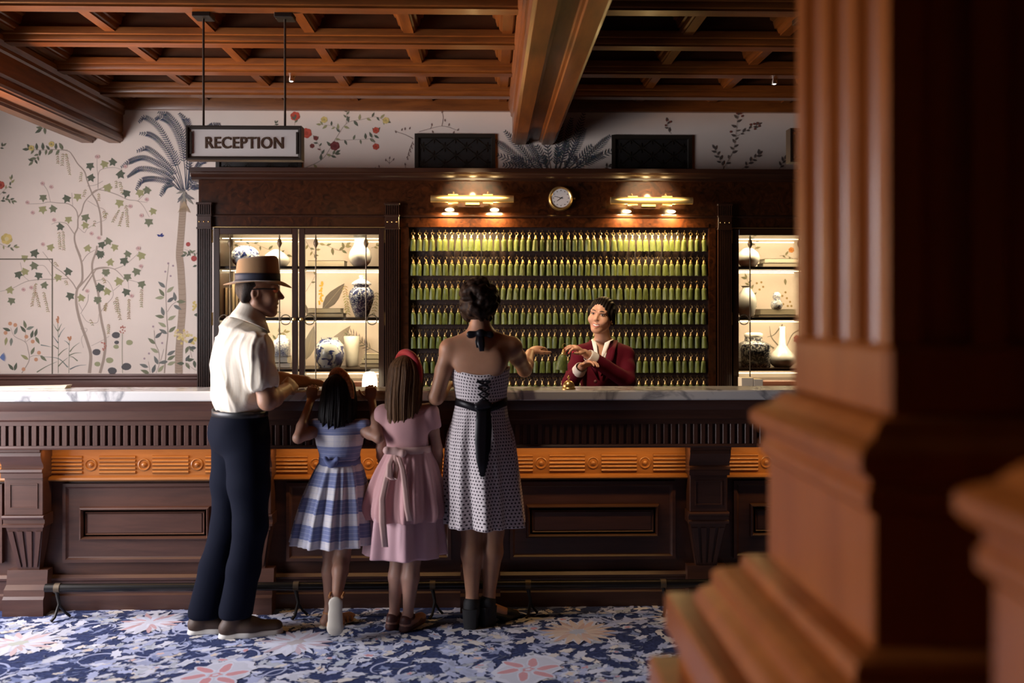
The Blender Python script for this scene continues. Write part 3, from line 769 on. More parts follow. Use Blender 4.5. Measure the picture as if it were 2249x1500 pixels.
def sign(pxa, pxb, pya, pyb, rods, label, text=True):
    Ys = 4.66; xa, xb, z1, z0 = PX(pxa, Ys), PX(pxb, Ys), PZ(pya, Ys, pxa), PZ(pyb, Ys, pxa); root = empty('hanging_sign', ((xa + xb) / 2, Ys, z0)); tag(root, label, 'sign'); u = 1 / (FPX / Ys)
    f = 8 * u; fm = MB(); th = .035
    for sgn, yy in ((1, Ys - th), (-1, Ys + th)):
        frame(fm, xa, xb, z0, z1, [(0, Ys), (0, yy), (f * .45, yy), (f * .55, yy + sgn * .006), (f, yy + sgn * .008), (f, Ys)])
    bm_ = M['frame_bronze']
    ps = [fm.build('frame', bm_), MB().box(xa + f, xb - f, Ys - th + .012, Ys + th - .012, z0 + f, z1 - f).build('panel', M['white_sign'])]
    for s, xx in ((1, xa + f), (-1, xb - f)):
        ps.append(MB().box(min(xx, xx + s * 4 * u), max(xx, xx + s * 4 * u), Ys - th + .004, Ys - th + .012, z0 + f + .012, z1 - f - .012).build('side_clip', bm_))
    for px in rods:
        xx = PX(px, Ys); zt = ZB + .002
        ps.append(MB().tube([(xx, Ys, z1 - .002), (xx, Ys, zt)], .006, 10).build('rod', M['frame_bronze'], smooth=50))
        ps.append(MB().box(xx - .045, xx + .045, Ys - .045, Ys + .045, zt - .024, zt + .003, .003).build('ceiling_plate', M['iron']))
    if text:
        cu = bpy.data.curves.new('lettering', 'FONT'); cu.body = 'RECEPTION'; cu.align_x = 'CENTER'; cu.align_y = 'CENTER'; cu.size = .076; cu.extrude = .0015; cu.space_character = 1.06; cu.offset = .0012
        to = bpy.data.objects.new('lettering_curve', cu); COL.objects.link(to); bpy.context.view_layer.update()
        me = bpy.data.meshes.new_from_object(to.evaluated_get(bpy.context.evaluated_depsgraph_get())); bpy.data.objects.remove(to)
        co = np.zeros(len(me.vertices) * 3); me.vertices.foreach_get('co', co); co = co.reshape(-1, 3)
        wd = co[:, 0].max() - co[:, 0].min(); tw = (623 - 455) * u; ht = co[:, 1].max() - co[:, 1].min(); th2 = 25.5 * u
        co[:, 0] = (co[:, 0] - (co[:, 0].max() + co[:, 0].min()) / 2) * tw / wd; co[:, 1] = (co[:, 1] - (co[:, 1].max() + co[:, 1].min()) / 2) * th2 / ht
        out = np.stack([co[:, 0] + PX(539, Ys), co[:, 2] * 1.0 + (Ys - th + .0105), co[:, 1] + PZ(315.5, Ys, 539)], 1)
        me.vertices.foreach_set('co', out.ravel()); me.materials.clear(); me.materials.append(plain('sign_letters', (.085, .045, .025), .45)); me.update()
        ps.append(link('lettering', me))
    hang(ps, root)
M['frame_bronze'] = plain('sign_bronze', (.060, .045, .035), .45, .4)
sign(413, 665, 278, 353, (447, 626), 'hanging white RECEPTION sign in a dark bronze frame')
sign(1731, 1983, 284, 358, (1765, 1946), 'hanging white sign half hidden by the fluted column', text=False)
def spot(px, py, label):
    Yp = 5.90; p = P(px, py, Yp); root = empty('ceiling_spotlight', (p.x, Yp, p.z)); tag(root, label, 'spotlight', 'small spotlights under the coffered ceiling')
    ps = [MB().tube([(p.x + .012, Yp, p.z + .004), (p.x + .02, Yp, ZB + .004)], .006, 8).build('stem', M['brass_dull']),
          MB().lathe([(.0, .03), (.014, .026), (.02, .0), (.02, -.012), (.017, -.014)], (p.x, Yp, p.z), 14).build('head', plain('spot_chrome', (.6, .58, .55), .2, 1.0), smooth=50),
          MB().ell((p.x, Yp - .004, p.z - .010), (.015, .015, .009), 12, 8).build('lens', emis('spot_lens', (1, .95, .88), 2.5))]
    hang(ps, root)
spot(640, 174, 'small ceiling spotlight beside the right rod of the reception sign')
spot(1700, 180, 'small ceiling spotlight close to the fluted column')
# ================================================================== painted mural on the wallpaper (flat print, one mesh per motif)
class Paint:
    """flat coloured polygons lying on a plane; to3(px, py, layer) -> point"""
    def __init__(s, to3): s.v = []; s.f = []; s.c = []; s.to3 = to3; s.k = 0
    def poly(s, pts, col, fan=None):
        s.k += 1; o = len(s.v); s.v += [s.to3(p[0], p[1], s.k) for p in pts]
        if fan is None: s.f.append(tuple(range(o, o + len(pts)))); s.c.append(col)
        else:
            s.v.append(s.to3(fan[0], fan[1], s.k)); n = len(pts)
            for i in range(n): s.f.append((o + i, o + (i + 1) % n, o + n)); s.c.append(col)
    def stroke(s, pts, w, col):
        """w: width or (w0, w1); smooth curve through pts"""
        P_ = cr_spline(pts, 6); n = len(P_); w0, w1 = w if hasattr(w, '__len__') else (w, w); s.k += 1; o = len(s.v)
        for i, p in enumerate(P_):
            a = P_[max(0, i - 1)]; b = P_[min(n - 1, i + 1)]; dx, dy = b[0] - a[0], b[1] - a[1]; L = math.hypot(dx, dy) or 1
            h = (w0 + (w1 - w0) * i / (n - 1)) / 2; nx, ny = -dy / L * h, dx / L * h
            s.v += [s.to3(p[0] + nx, p[1] + ny, s.k), s.to3(p[0] - nx, p[1] - ny, s.k)]
        for i in range(n - 1): s.f.append((o + 2 * i, o + 2 * i + 1, o + 2 * i + 3, o + 2 * i + 2)); s.c.append(col)
    def leaf(s, x, y, ang, L, W, col, vein=None):
        """x, y: stem end of the leaf, ang in degrees (0 = right, 90 = up)"""
        a = math.radians(ang); d = (math.cos(a), -math.sin(a)); n = (-d[1], d[0]); sh = [(0, 0), (.15, .3), (.35, .5), (.55, .46), (.8, .24), (1, 0), (.8, -.24), (.55, -.46), (.35, -.5), (.15, -.3)]
        s.poly([(x + d[0] * t * L + n[0] * q * W, y + d[1] * t * L + n[1] * q * W) for t, q in sh], col)
        if vein: s.stroke([(x, y), (x + d[0] * L * .9, y + d[1] * L * .9)], .5, vein)
    def maple(s, x, y, r, rot, col):
        pts = []; lob = [1, .6, .95, .56, .85, .5, .45, .5, .85, .56, .95, .6]
        for i in range(12):
            a = math.radians(rot + 90 + i * 30 + (0)); R = r * lob[i] if i else r * 1.1
            pts.append((x + R * math.cos(a), y - R * math.sin(a)))
        s.poly(pts, col, fan=(x, y))
    def dot(s, x, y, r, col, n=10, wob=0):
        s.poly([(x + r * (1 + wob * math.sin(3 * i)) * math.cos(2 * PI * i / n), y + r * (1 + wob * math.cos(2.3 * i)) * math.sin(2 * PI * i / n)) for i in range(n)], col)
    def flower(s, x, y, r, col, core):
        for k in range(6):
            a = k * PI / 3 + .3; s.dot(x + r * .55 * math.cos(a), y + r * .5 * math.sin(a), r * .55, [min(1, q * (1 + .12 * ((k % 3) - 1))) for q in col], 9)
        s.dot(x, y, r * .4, core, 8)
    def frond(s, pts, L, col, step=5.0, both=False, droop=1.0):
        P_ = cr_spline(pts, 10); s.stroke(pts, (1.6, .6), col); acc = 0; n = len(P_)
        for i in range(1, n):
            a, b = P_[i - 1], P_[i]; acc += math.hypot(b[0] - a[0], b[1] - a[1])
            t = i / (n - 1)
            if acc < step or t < .22: continue
            acc = 0; tang = math.degrees(math.atan2(-(b[1] - a[1]), b[0] - a[0])); l = L * min(1, (1.08 - t) * 2.2 + .25)
            for sd in ((1, -1) if both else (1, -1)):
                s.leaf(b[0], b[1], tang + sd * (48 if both else 55), l if both else l * (1.0 if sd * math.cos(math.radians(tang)) < 0 or abs(math.cos(math.radians(tang))) < .35 else .55), 2.1, [q * random.uniform(.8, 1.2) for q in col])
    def wist(s, p, q, n, col, r=3.2):
        s.stroke([p, ((p[0] + q[0]) / 2 + 1.5, (p[1] + q[1]) / 2), q], .5, BR)
        for i in range(n):
            t = (i + .5) / n; x, y = p[0] + (q[0] - p[0]) * t, p[1] + (q[1] - p[1]) * t
            for sd in (1, -1): s.leaf(x, y, -90 + sd * random.uniform(35, 70), r * random.uniform(1, 1.5), 1.9, [c * random.uniform(.8, 1.15) for c in col])
    def leafy(s, pts, n, L, cols, w=(1.2, .6), spread=50, W=.42):
        s.stroke(pts, w, BR); P_ = cr_spline(pts, 8); m = len(P_)
        for k in range(n):
            i = min(m - 2, int((k + 1) / (n + .5) * (m - 1))); a, b = P_[i], P_[i + 1]; t = math.degrees(math.atan2(-(b[1] - a[1]), b[0] - a[0])); sd = 1 if k % 2 else -1
            l = L * random.uniform(.75, 1.15); s.leaf(b[0], b[1], t + sd * random.uniform(spread * .6, spread * 1.2), l, l * W, random.choice(cols))
        a, b = P_[-2], P_[-1]; s.leaf(b[0], b[1], math.degrees(math.atan2(-(b[1] - a[1]), b[0] - a[0])), L, L * W, random.choice(cols))
    def build(s, name, parent, mat):
        me = bpy.data.meshes.new(name); me.from_pydata(s.v, [], s.f); me.materials.append(mat)
        ca = me.color_attributes.new('Col', 'FLOAT_COLOR', 'CORNER'); arr = []
        for f, c in zip(s.f, s.c): arr += [c[0], c[1], c[2], 1.0] * len(f)
        ca.data.foreach_set('color', arr); me.update()
        return link(name, me, parent)
def cr_spline(pts, n):
    if len(pts) == 2: return [(pts[0][0] + (pts[1][0] - pts[0][0]) * t / n, pts[0][1] + (pts[1][1] - pts[0][1]) * t / n) for t in range(n + 1)]
    out = []; q = [(2 * pts[0][0] - pts[1][0], 2 * pts[0][1] - pts[1][1])] + list(pts) + [(2 * pts[-1][0] - pts[-2][0], 2 * pts[-1][1] - pts[-2][1])]
    for i in range(1, len(q) - 2):
        a, b, c, d = q[i - 1:i + 3]
        for k in range(n):
            t = k / n
            out.append(tuple(.5 * (2 * b[j] + (c[j] - a[j]) * t + (2 * a[j] - 5 * b[j] + 4 * c[j] - d[j]) * t * t + (3 * b[j] - a[j] - 3 * c[j] + d[j]) * t ** 3) for j in (0, 1)))
    out.append(tuple(pts[-1])); return out
def zc_(ox, oy, sc): return lambda L: [(ox + x / sc, oy + y / sc) for x, y in L]
def wallpt(Y):
    return lambda x, y, k: P(x, y, Y) + Vector((0, -.0012 - .000004 * k, 0))
BR = (.40, .31, .25); LD = (.125, .135, .095); LM = (.20, .205, .13); LL = (.37, .34, .17); OC = (.38, .29, .14); RED = (.52, .09, .055); YEL = (.66, .50, .18); ORG = (.62, .32, .19); NAV = (.075, .085, .115); PNK = (.62, .42, .38)
mural = attr_mat('mural_paint', .85)
A = zc_(0, 240, 4.6875); B = zc_(200, 240, 4.6875); C_ = zc_(0, 540, 4.6875); D = zc_(200, 540, 4.6875)
rs = random.getstate(); random.seed(11)
t = Paint(wallpt(YW))
t.stroke(C_([(920, 1310), (935, 1130), (900, 990), (850, 850), (810, 720), (785, 580), (795, 450), (845, 360), (848, 250), (835, 150), (780, 0)]), (7, 4), BR)
t.stroke(A([(830, 1520), (775, 1380), (770, 1290), (800, 1220), (805, 1120), (840, 1060), (870, 960), (940, 880), (1040, 815), (1120, 800)]), (4.2, 1.5), BR)
t.stroke(A([(770, 1290), (735, 1240), (690, 1180), (640, 1165), (580, 1165), (530, 1185)]), (2.2, .7), BR)
t.stroke(A([(805, 1120), (790, 1050), (750, 1000), (690, 970), (600, 965), (500, 955), (430, 970), (290, 975)]), (2.6, .8), BR)
t.stroke(C_([(1030, 1310), (1070, 1150), (1085, 970), (1050, 800), (1025, 640), (1010, 480), (960, 300), (950, 180), (990, 60), (1000, 0)]), (6, 4), BR)
t.stroke(A([(1045, 1300), (1035, 1100), (1000, 960), (950, 870), (900, 740), (870, 640), (800, 560), (750, 480), (700, 430), (560, 415), (430, 420), (290, 415)]), (4, .9), BR)
for pts, w in ((B([(0, 870), (60, 830), (150, 840), (270, 880), (380, 930), (480, 945), (540, 1000), (600, 1110)]), (2.2, .8)), (B([(480, 945), (560, 860), (600, 800)]), 1), (B([(480, 945), (580, 960)]), .8),
               (A([(1010, 830), (1010, 700), (1000, 600), (1000, 500)]), (1.4, .7)), (B([(70, 800), (80, 650), (140, 610), (240, 600), (310, 620)]), (1.4, .8)),
               (D([(0, 270), (60, 230), (150, 220), (240, 240), (300, 290), (350, 340), (430, 360), (500, 380)]), (2.4, .8)), (D([(240, 240), (340, 200), (430, 130), (490, 70)]), (1.4, .8)), (D([(350, 340), (300, 400), (230, 460)]), 1), (D([(380, 350), (390, 470)]), .8),
               (D([(40, 360), (150, 350), (210, 420), (225, 520), (150, 610), (100, 680)]), 1), (C_([(790, 450), (740, 370), (650, 280), (560, 210), (480, 110), (440, 60)]), (2.6, .9)), (C_([(530, 345), (430, 345), (300, 360), (220, 390), (120, 440), (0, 470)]), (1.8, .8)), (C_([(710, 335), (600, 340), (530, 345)]), 1.6),
               (C_([(530, 310), (460, 210), (390, 200)]), 1), (C_([(850, 460), (960, 290), (1000, 240), (1120, 225)]), (3, 2)), (C_([(800, 440), (900, 330), (960, 250)]), (3.4, 2.4)), (C_([(850, 160), (900, 90), (980, 40)]), (2, 1)), (C_([(830, 700), (900, 580), (910, 500)]), 1.2), (C_([(850, 670), (810, 590)]), 1), (C_([(840, 700), (900, 780), (1000, 790), (1020, 700)]), .9), (C_([(880, 890), (830, 850), (900, 860), (840, 950), (860, 1050)]), .8), (C_([(940, 1030), (1060, 970), (1125, 930)]), .8),
               (A([(520, 955), (490, 840), (440, 765)]), 1), (A([(750, 1000), (740, 860)]), 1), (A([(900, 790), (980, 780), (1060, 740)]), 1), (A([(810, 1220), (870, 1270), (900, 1230), (1000, 1170), (1090, 1130), (1080, 1040), (1000, 1000), (900, 940)]), .9), (C_([(300, 360), (240, 300), (210, 170)]), .9)):
    t.stroke(pts, w, BR)
for conv, L in ((A, [(928, 578, 0), (935, 700, 0), (445, 905, 0), (690, 915, 0), (550, 1020, 0), (440, 1025, 1), (800, 895, 1), (880, 1110, 0), (705, 1130, 1), (880, 1190, 1), (625, 1205, 0), (1110, 800, 1), (1080, 560, 1)]),
                (B, [(228, 540, 0), (140, 560, 1), (300, 665, 0), (365, 860, 0), (580, 830, 0), (505, 855, 1), (295, 960, 1), (170, 800, 1), (640, 1045, 1), (595, 1155, 0), (180, 1355, 0), (110, 1390, 0), (245, 1415, 1)]),
                (C_, [(355, 70, 0), (520, 10, 1), (255, 120, 1), (190, 290, 0), (260, 260, 1), (355, 200, 0), (400, 300, 0), (455, 400, 0), (100, 450, 1), (120, 560, 0), (705, 260, 0), (600, 320, 1), (725, 510, 0), (840, 530, 1), (1035, 80, 0), (1035, 425, 0), (1005, 550, 0), (1090, 265, 0), (900, 20, 1)]),
                (D, [(95, 80, 0), (155, 265, 0), (195, 165, 1), (340, 150, 0), (380, 80, 0), (520, 95, 1), (470, 260, 0), (375, 315, 0), (290, 360, 1), (520, 390, 0), (365, 470, 0), (95, 420, 0), (170, 465, 1), (70, 550, 0)])):
    for x, y, l in L: q = conv([(x, y)])[0]; t.maple(q[0], q[1], random.uniform(10.5, 12.5), random.uniform(-40, 40) + 180, LL if l else random.choice((LD, LD, LM)))
for conv, L in ((A, [(590, 450, 600, 560), (650, 450, 640, 580), (680, 450, 720, 670), (610, 1260, 620, 1440), (650, 1250, 660, 1450), (1015, 860, 1020, 940), (840, 640, 830, 740), (880, 820, 860, 900), (1110, 1060, 1060, 1110)]),
                (B, [(260, 730, 260, 810), (300, 740, 320, 860), (290, 1030, 220, 1160), (330, 1050, 290, 1200), (360, 980, 380, 1210), (130, 1040, 150, 1120), (40, 1140, 30, 1200)]),
                (C_, [(370, 380, 330, 620), (370, 470, 410, 630), (450, 470, 500, 680), (560, 160, 600, 210), (680, 350, 690, 400), (930, 750, 960, 820), (1080, 600, 1080, 670)]),
                (D, [(265, 520, 300, 760), (245, 560, 270, 680), (390, 540, 390, 750), (520, 440, 520, 630), (120, 320, 150, 380), (160, 580, 140, 660), (180, 800, 180, 900)])):
    for a, b, c, d in L: p_, q_ = conv([(a, b), (c, d)]); t.wist(p_, q_, max(3, int(math.hypot(p_[0] - q_[0], p_[1] - q_[1]) / 4.2)), OC, 3.8)
for (x, y) in A([(1000, 490), (440, 765), (285, 960), (530, 800), (340, 1065), (560, 1140), (945, 1280), (1020, 1325), (445, 1390)]) + B([(70, 490), (575, 930), (405, 1000), (520, 1095), (485, 1435), (355, 590)]) + D([(515, 210), (420, 515), (490, 25)]) + C_([(325, 430), (245, 450), (900, 465)]):
    t.flower(x, y, 4.5, PNK, (.5, .25, .22))
t.leafy(A([(700, 420), (560, 415), (430, 420), (300, 415)]), 11, 15, [LD, LM, LD, LL], (.8, .5), 75)
t.leafy(A([(410, 440), (380, 500), (340, 540)]), 5, 13, [LD, LM], (.8, .5), 70); t.flower(*A([(325, 400)])[0], 6, YEL, OC); t.flower(*A([(532, 360)])[0], 6, YEL, OC)
t.leafy(A([(470, 180), (430, 205)]), 1, 17, [LD, LM]); t.leaf(*A([(460, 190)])[0], -85, 15, 6, LM)
t.build('vine_tree_motif', wb, mural)
p = Paint(wallpt(YW))
tr = B([(955, 930), (940, 1100), (925, 1300), (910, 1500)]) + D([(925, 250), (940, 600), (920, 900), (905, 1120), (903, 1310)])
p.stroke(tr, (15, 17), (.42, .31, .23)); ts = cr_spline(tr, 14)
for i, (x, y) in enumerate(ts[6::1]):
    if i % 2 == 0: p.stroke([(x - 7.5, y + random.uniform(-.6, .6)), (x + random.uniform(-1, 1), y + 1.2), (x + 7.5, y + random.uniform(-.6, .6))], .7, (.26, .18, .13))
FR = [[(960, 830), (900, 600), (820, 380), (700, 180), (560, 80), (490, 130)], [(975, 830), (960, 560), (920, 330), (830, 150), (720, 80), (660, 100)], [(975, 830), (985, 480), (930, 220), (800, 60), (700, 30)], [(950, 830), (860, 560), (740, 360), (620, 260), (500, 245)], [(940, 830), (860, 650), (720, 500), (580, 400), (470, 430)], [(930, 840), (850, 690), (700, 560), (540, 495), (400, 530), (315, 590)], [(930, 840), (840, 720), (680, 630), (500, 610), (380, 690)], [(920, 840), (820, 750), (650, 710), (520, 730), (465, 820)], [(900, 830), (830, 780), (760, 800), (710, 890)], [(985, 830), (1010, 600), (1020, 300), (980, 120), (910, 40)], [(985, 830), (1040, 700), (1110, 560), (1200, 520)], [(990, 830), (1060, 740), (1140, 700)], [(995, 840), (1060, 800), (1110, 790)], [(990, 830), (1040, 500), (1110, 300), (1230, 170), (1330, 150)]]
for f in FR: p.frond(B(f), 12, NAV, 2.6)
for k in range(16): a = random.uniform(-200, 20); p.leaf(*B([(965 + random.uniform(-20, 20), 850 + random.uniform(-10, 60))])[0], a, random.uniform(14, 24), 5.5, random.choice([(.22, .20, .19), (.30, .27, .22), (.16, .15, .15)]))
for k in range(9): p.stroke(B([(960, 950), (960 + (k - 4) * 16, 1050 + abs(k - 4) * 4)]), (2, .8), (.45, .32, .20))
p.build('palm_motif', wb, mural)
s = Paint(wallpt(YW))
s.stroke(C_([(225, 1310), (300, 1180), (290, 1070), (260, 990), (150, 930), (110, 840)]), (2, .8), BR); s.stroke(C_([(260, 990), (265, 860)]), 1, BR); s.stroke(C_([(300, 1150), (350, 1130), (440, 1130)]), 1, BR); s.stroke(C_([(265, 990), (330, 940), (370, 930)]), .9, BR)
for x, y, a in ((110, 875, 160), (150, 915, 70), (70, 940, -100), (120, 945, -95), (265, 890, 130), (268, 850, 105), (270, 860, 20), (320, 950, 75), (360, 935, 75), (365, 935, -60), (320, 1120, 65), (295, 1170, 150), (415, 1130, -40), (140, 1280, 130), (150, 1285, 75), (290, 1165, 150)): q = C_([(x, y)])[0]; s.leaf(q[0], q[1], a, 19, 7, random.choice([LM, (.24, .25, .20), LL, LD]))
for x, y in ((105, 800), (158, 815), (58, 895), (272, 935), (338, 985), (402, 1100), (372, 1170), (243, 1270)): q = C_([(x, y)])[0]; s.dot(q[0], q[1], 4.4, ORG)
for L, w in (([(600, 1310), (602, 1000), (595, 780)], 1), ([(710, 1310), (715, 960)], 1)): s.stroke(C_(L), w, LM)
for L in ([(600, 880), (575, 850), (550, 805)], [(605, 940), (630, 890), (670, 840)], [(605, 870), (620, 830), (638, 800)], [(600, 1000), (570, 960), (540, 920)], [(600, 1130), (650, 1080), (700, 1050)], [(600, 1240), (650, 1190), (700, 1150)], [(720, 1090), (760, 1040), (820, 995)], [(710, 1130), (770, 1105), (840, 1100)], [(700, 1250), (600, 1160), (430, 1140)], [(380, 1300), (480, 1240), (590, 1190)], [(420, 1020), (480, 1030), (530, 1042)], [(720, 1270), (800, 1235), (890, 1225)], [(715, 1020), (690, 990), (660, 975)], [(800, 1185), (750, 1145), (715, 1140)], [(600, 1060), (560, 1030), (535, 1025)]):
    s.stroke(C_(L)[::-1], (.5, 2.6), random.choice([(.22, .24, .20), LM, (.16, .18, .17)]))
for x, y in ((597, 760), (715, 945)):
    for k in range(9): q = C_([(x + random.uniform(-14, 14), y + random.uniform(-32, 32))])[0]; s.dot(q[0], q[1], 2.2, (.52, .24, .13), 6)
s.stroke(D([(325, 1310), (320, 1100), (322, 900)]), 1.6, (.42, .37, .27))
def heart(x, y, r, a, col):
    a = math.radians(a); pts = []
    for k in range(14):
        th = 2 * PI * k / 14; R = r * (.75 + .35 * math.cos(th)) if abs(math.sin(th)) > .01 or math.cos(th) > 0 else r * .35
        pts.append((x + R * math.cos(th + a), y - R * math.sin(th + a) * .72))
    s.poly(pts, col)
for x, y, r, a, c in ((275, 920, 12, 175, 0), (275, 995, 7, 170, 0), (345, 1235, 14, -30, 0), (75, 1095, 12, 175, 0), (200, 1290, 13, 20, 0), (380, 995, 10, 0, 1), (270, 1035, 8, 200, 1), (175, 1180, 11, 10, 1), (80, 1215, 9, 190, 1)): q = D([(x, y)])[0]; heart(q[0], q[1], r, a, (.36, .35, .20) if c else (.12, .11, .11))
for x, y in ((325, 870), (130, 1040)):
    for k in range(14): q = D([(x + random.uniform(-28, 28), y + random.uniform(-48, 40))])[0]; s.dot(q[0], q[1], 1.6, (.45, .16, .12), 6)
s.stroke(D([(755, 1310), (775, 1050), (790, 900), (780, 740), (770, 500), (775, 400), (800, 190)]), (2.6, .8), BR); s.stroke(D([(785, 680), (830, 610), (900, 565)]), 1, BR); s.stroke(D([(700, 1220), (700, 1100), (660, 1000), (650, 870)]), 1, BR); s.stroke(D([(610, 1310), (590, 1190)]), .8, BR); s.stroke(D([(670, 1310), (720, 1170), (750, 1060)]), .9, BR)
for x, y, a, c in ((765, 430, 140, 0), (780, 480, 40, 1), (755, 520, 125, 0), (755, 530, 185, 1), (785, 580, 35, 0), (750, 720, 105, 0), (755, 735, 170, 0), (790, 765, 30, 1), (775, 835, 150, 1), (800, 890, 40, 0), (785, 905, 150, 0), (785, 1125, 30, 0), (785, 1175, 30, 0), (790, 1190, 190, 0), (785, 1225, 20, 1), (690, 1300, 50, 1), (630, 1310, 70, 0), (690, 1220, 115, 0), (695, 1100, 150, 1), (660, 1010, 140, 0), (660, 950, 40, 0), (590, 1250, 160, 0), (600, 1310, 160, 0), (880, 575, 0, 0), (850, 610, -30, 0), (870, 570, 100, 0)): q = D([(x, y)])[0]; s.leaf(q[0], q[1], a, 21, 8, (.36, .35, .22) if c else random.choice([(.19, .19, .17), LM, (.15, .15, .14)]))
for x, y in ((795, 180), (765, 265), (845, 205), (820, 310), (640, 830), (733, 1000), (597, 1108), (550, 1160)): q = D([(x, y)])[0]; s.dot(q[0], q[1], 2.4, (.40, .28, .30), 7)
for k in range(34): q = D([(random.gauss(955, 42), random.gauss(940, 36))])[0]; s.dot(q[0], q[1], 3.0, random.choice([YEL, (.72, .58, .30), (.70, .52, .34)]), 7)
for x, y in ((1065, 590), (1060, 640), (1075, 960), (1050, 1000)):
    for k in range(5): q = D([(x + random.uniform(-18, 18), y + random.uniform(-20, 20))])[0]; s.dot(q[0], q[1], 2.6, YEL, 7)
for x, y, a in ((975, 1190, 60), (985, 1180, 10), (1060, 1180, -80), (1000, 1035, -110), (1005, 1030, -50), (975, 1200, -60), (960, 1210, 180), (1085, 1050, 180), (1060, 710, 0), (1000, 1000, 40)): q = D([(x, y)])[0]; s.leaf(q[0], q[1], a, 17, 7.5, random.choice([LD, (.13, .13, .12), LM]))
s.stroke(D([(970, 1200), (1060, 1270), (1090, 1280)]), .8, BR); s.stroke(D([(1010, 1040), (1040, 1150)]), .8, BR)
q = B([(1000, 1390)])[0]; s.dot(q[0], q[1], 5, (.42, .09, .08)); q = D([(1060, 130)])[0]; s.dot(q[0], q[1], 6.5, (.42, .09, .08)); s.leafy(B([(960, 1440), (1040, 1470), (1090, 1490)]), 4, 12, [LM, LD], (.8, .6)); s.leafy(D([(1090, 90), (1030, 75), (980, 90)]), 3, 13, [LD, LM], (.8, .6)); s.leaf(*D([(1090, 200)])[0], 200, 10, 5, LD)
for a in (150, 60, 20): s.leaf(*B([(715, 1310)])[0], a, 9, 5, (.06, .07, .20))
q = A([(5, 780)])[0]; s.flower(q[0], q[1], 9, (.45, .10, .07), (.32, .06, .05)); q = A([(70, 1335)])[0]; s.flower(q[0], q[1], 12, YEL, (.72, .60, .34))
s.leafy(A([(-20, 900), (60, 820), (110, 780), (120, 720)]), 6, 11, [LD, LM, LL], (1, .6)); s.leafy(A([(-20, 960), (60, 920), (130, 940)]), 7, 11, [LD, LM], (1, .6)); s.leafy(A([(-10, 1380), (80, 1420), (150, 1420)]), 4, 12, [LM, LL], (1, .6)); s.leafy(A([(-20, 420), (30, 380)]), 2, 11, [LM, LD])
for k in range(8): s.leaf(*C_([(0, 1150)])[0], -35 + k * 12, 15, 2.5, (.16, .22, .42))
s.build('garden_plants_motif', wb, mural)
u = Paint(wallpt(YW)); U = zc_(600, 0, 3.213); V = zc_(1200, 0, 3.213)
u.leafy(U([(215, 1190), (350, 1120), (440, 980), (520, 870), (620, 845), (720, 825), (790, 850)]), 15, 14, [LD, LM, LL, LD], (1.6, .7), 65); u.leafy(U([(440, 990), (600, 985), (690, 975), (730, 930)]), 8, 13, [LD, LM], (1.1, .7), 75); u.leafy(U([(480, 930), (420, 890), (340, 880)]), 5, 12, [LD, LM, LL], (.9, .6), 65); u.leafy(U([(515, 870), (520, 790)]), 4, 11, [LD, LM], (.9, .6)); u.leafy(U([(350, 1120), (330, 1040), (300, 985)]), 5, 11, [LD, (.22, .09, .08)], (.9, .6)); u.leafy(U([(390, 1110), (440, 1080)]), 3, 13, [LD, LM])
u.stroke(U([(690, 975), (730, 1030)]), .8, BR)
for x, y, r, c in ((155, 820, 10, RED), (235, 940, 11, RED), (725, 920, 7, RED), (725, 1035, 7, RED), (435, 1030, 10, (.20, .05, .05)), (300, 975, 5, (.22, .06, .05)), (275, 1030, 5, (.22, .06, .05)), (360, 845, 7, YEL), (795, 850, 7, YEL)): q = U([(x, y)])[0]; u.flower(q[0], q[1], r, c, [k * .8 for k in c])
u.leafy(U([(150, 890), (155, 840)]), 2, 11, [LD, LM], (.8, .6)); u.leafy(U([(5, 890), (20, 870)]), 2, 8, [LD])
TW = (.26, .17, .14)
for L in ([(990, 980), (930, 950), (870, 930)], [(1030, 930), (1100, 910), (1200, 890), (1300, 920)], [(1190, 890), (1200, 830), (1190, 790)], [(820, 1160), (820, 1120)], [(800, 1130), (820, 1150), (845, 1130)], [(1110, 910), (1120, 880)], [(1235, 890), (1245, 870)], [(985, 1000), (960, 1060), (945, 1130)], [(935, 1190), (930, 1160)]): u.stroke(U(L), (1.2, .7), TW)
for x, y in ((870, 930), (905, 915), (930, 910), (960, 905), (1120, 880), (1190, 790), (1215, 850), (1240, 880), (1300, 915), (1130, 930), (1270, 935), (820, 1115), (795, 1130), (845, 1125), (935, 1160), (750, 1175), (715, 1190)): q = U([(x, y)])[0]; u.leaf(q[0] , q[1] + 3, 90 + random.uniform(-30, 30), 7, 3.6, TW)
for k in range(9): q = U([(985 - k * 5, 1010 + k * 13)])[0]; u.leaf(q[0], q[1], -60 - 60 * (k % 2), 6, 2.4, TW)
for tip, bend in (((1092, 340), -8), ((1090, 310), -14), ((1110, 290), 6), ((1128, 345), -6), ((1150, 300), 4), ((1178, 320), 3), ((1200, 300), -3), ((1255, 262), 4), ((1283, 247), 5), ((1284, 285), 6), ((1232, 255), 2), ((1300, 320), 8), ((1338, 300), 12), ((1345, 330), 14), ((1310, 345), 8), ((1165, 350), -3), ((1262, 345), 4), ((1105, 362), -6), ((1225, 325), 2), ((1190, 345), -2), ((1245, 310), 3)):
    b0 = (1215 + (tip[0] - 1215) * .35, 374); mid = ((b0[0] + tip[0]) / 2 + bend * .4, (b0[1] + tip[1]) / 2 - abs(bend) * .3)
    u.frond([b0, mid, tip], 13, (.075, .085, .10), 4.2, both=True)
DK = (.13, .10, .085)
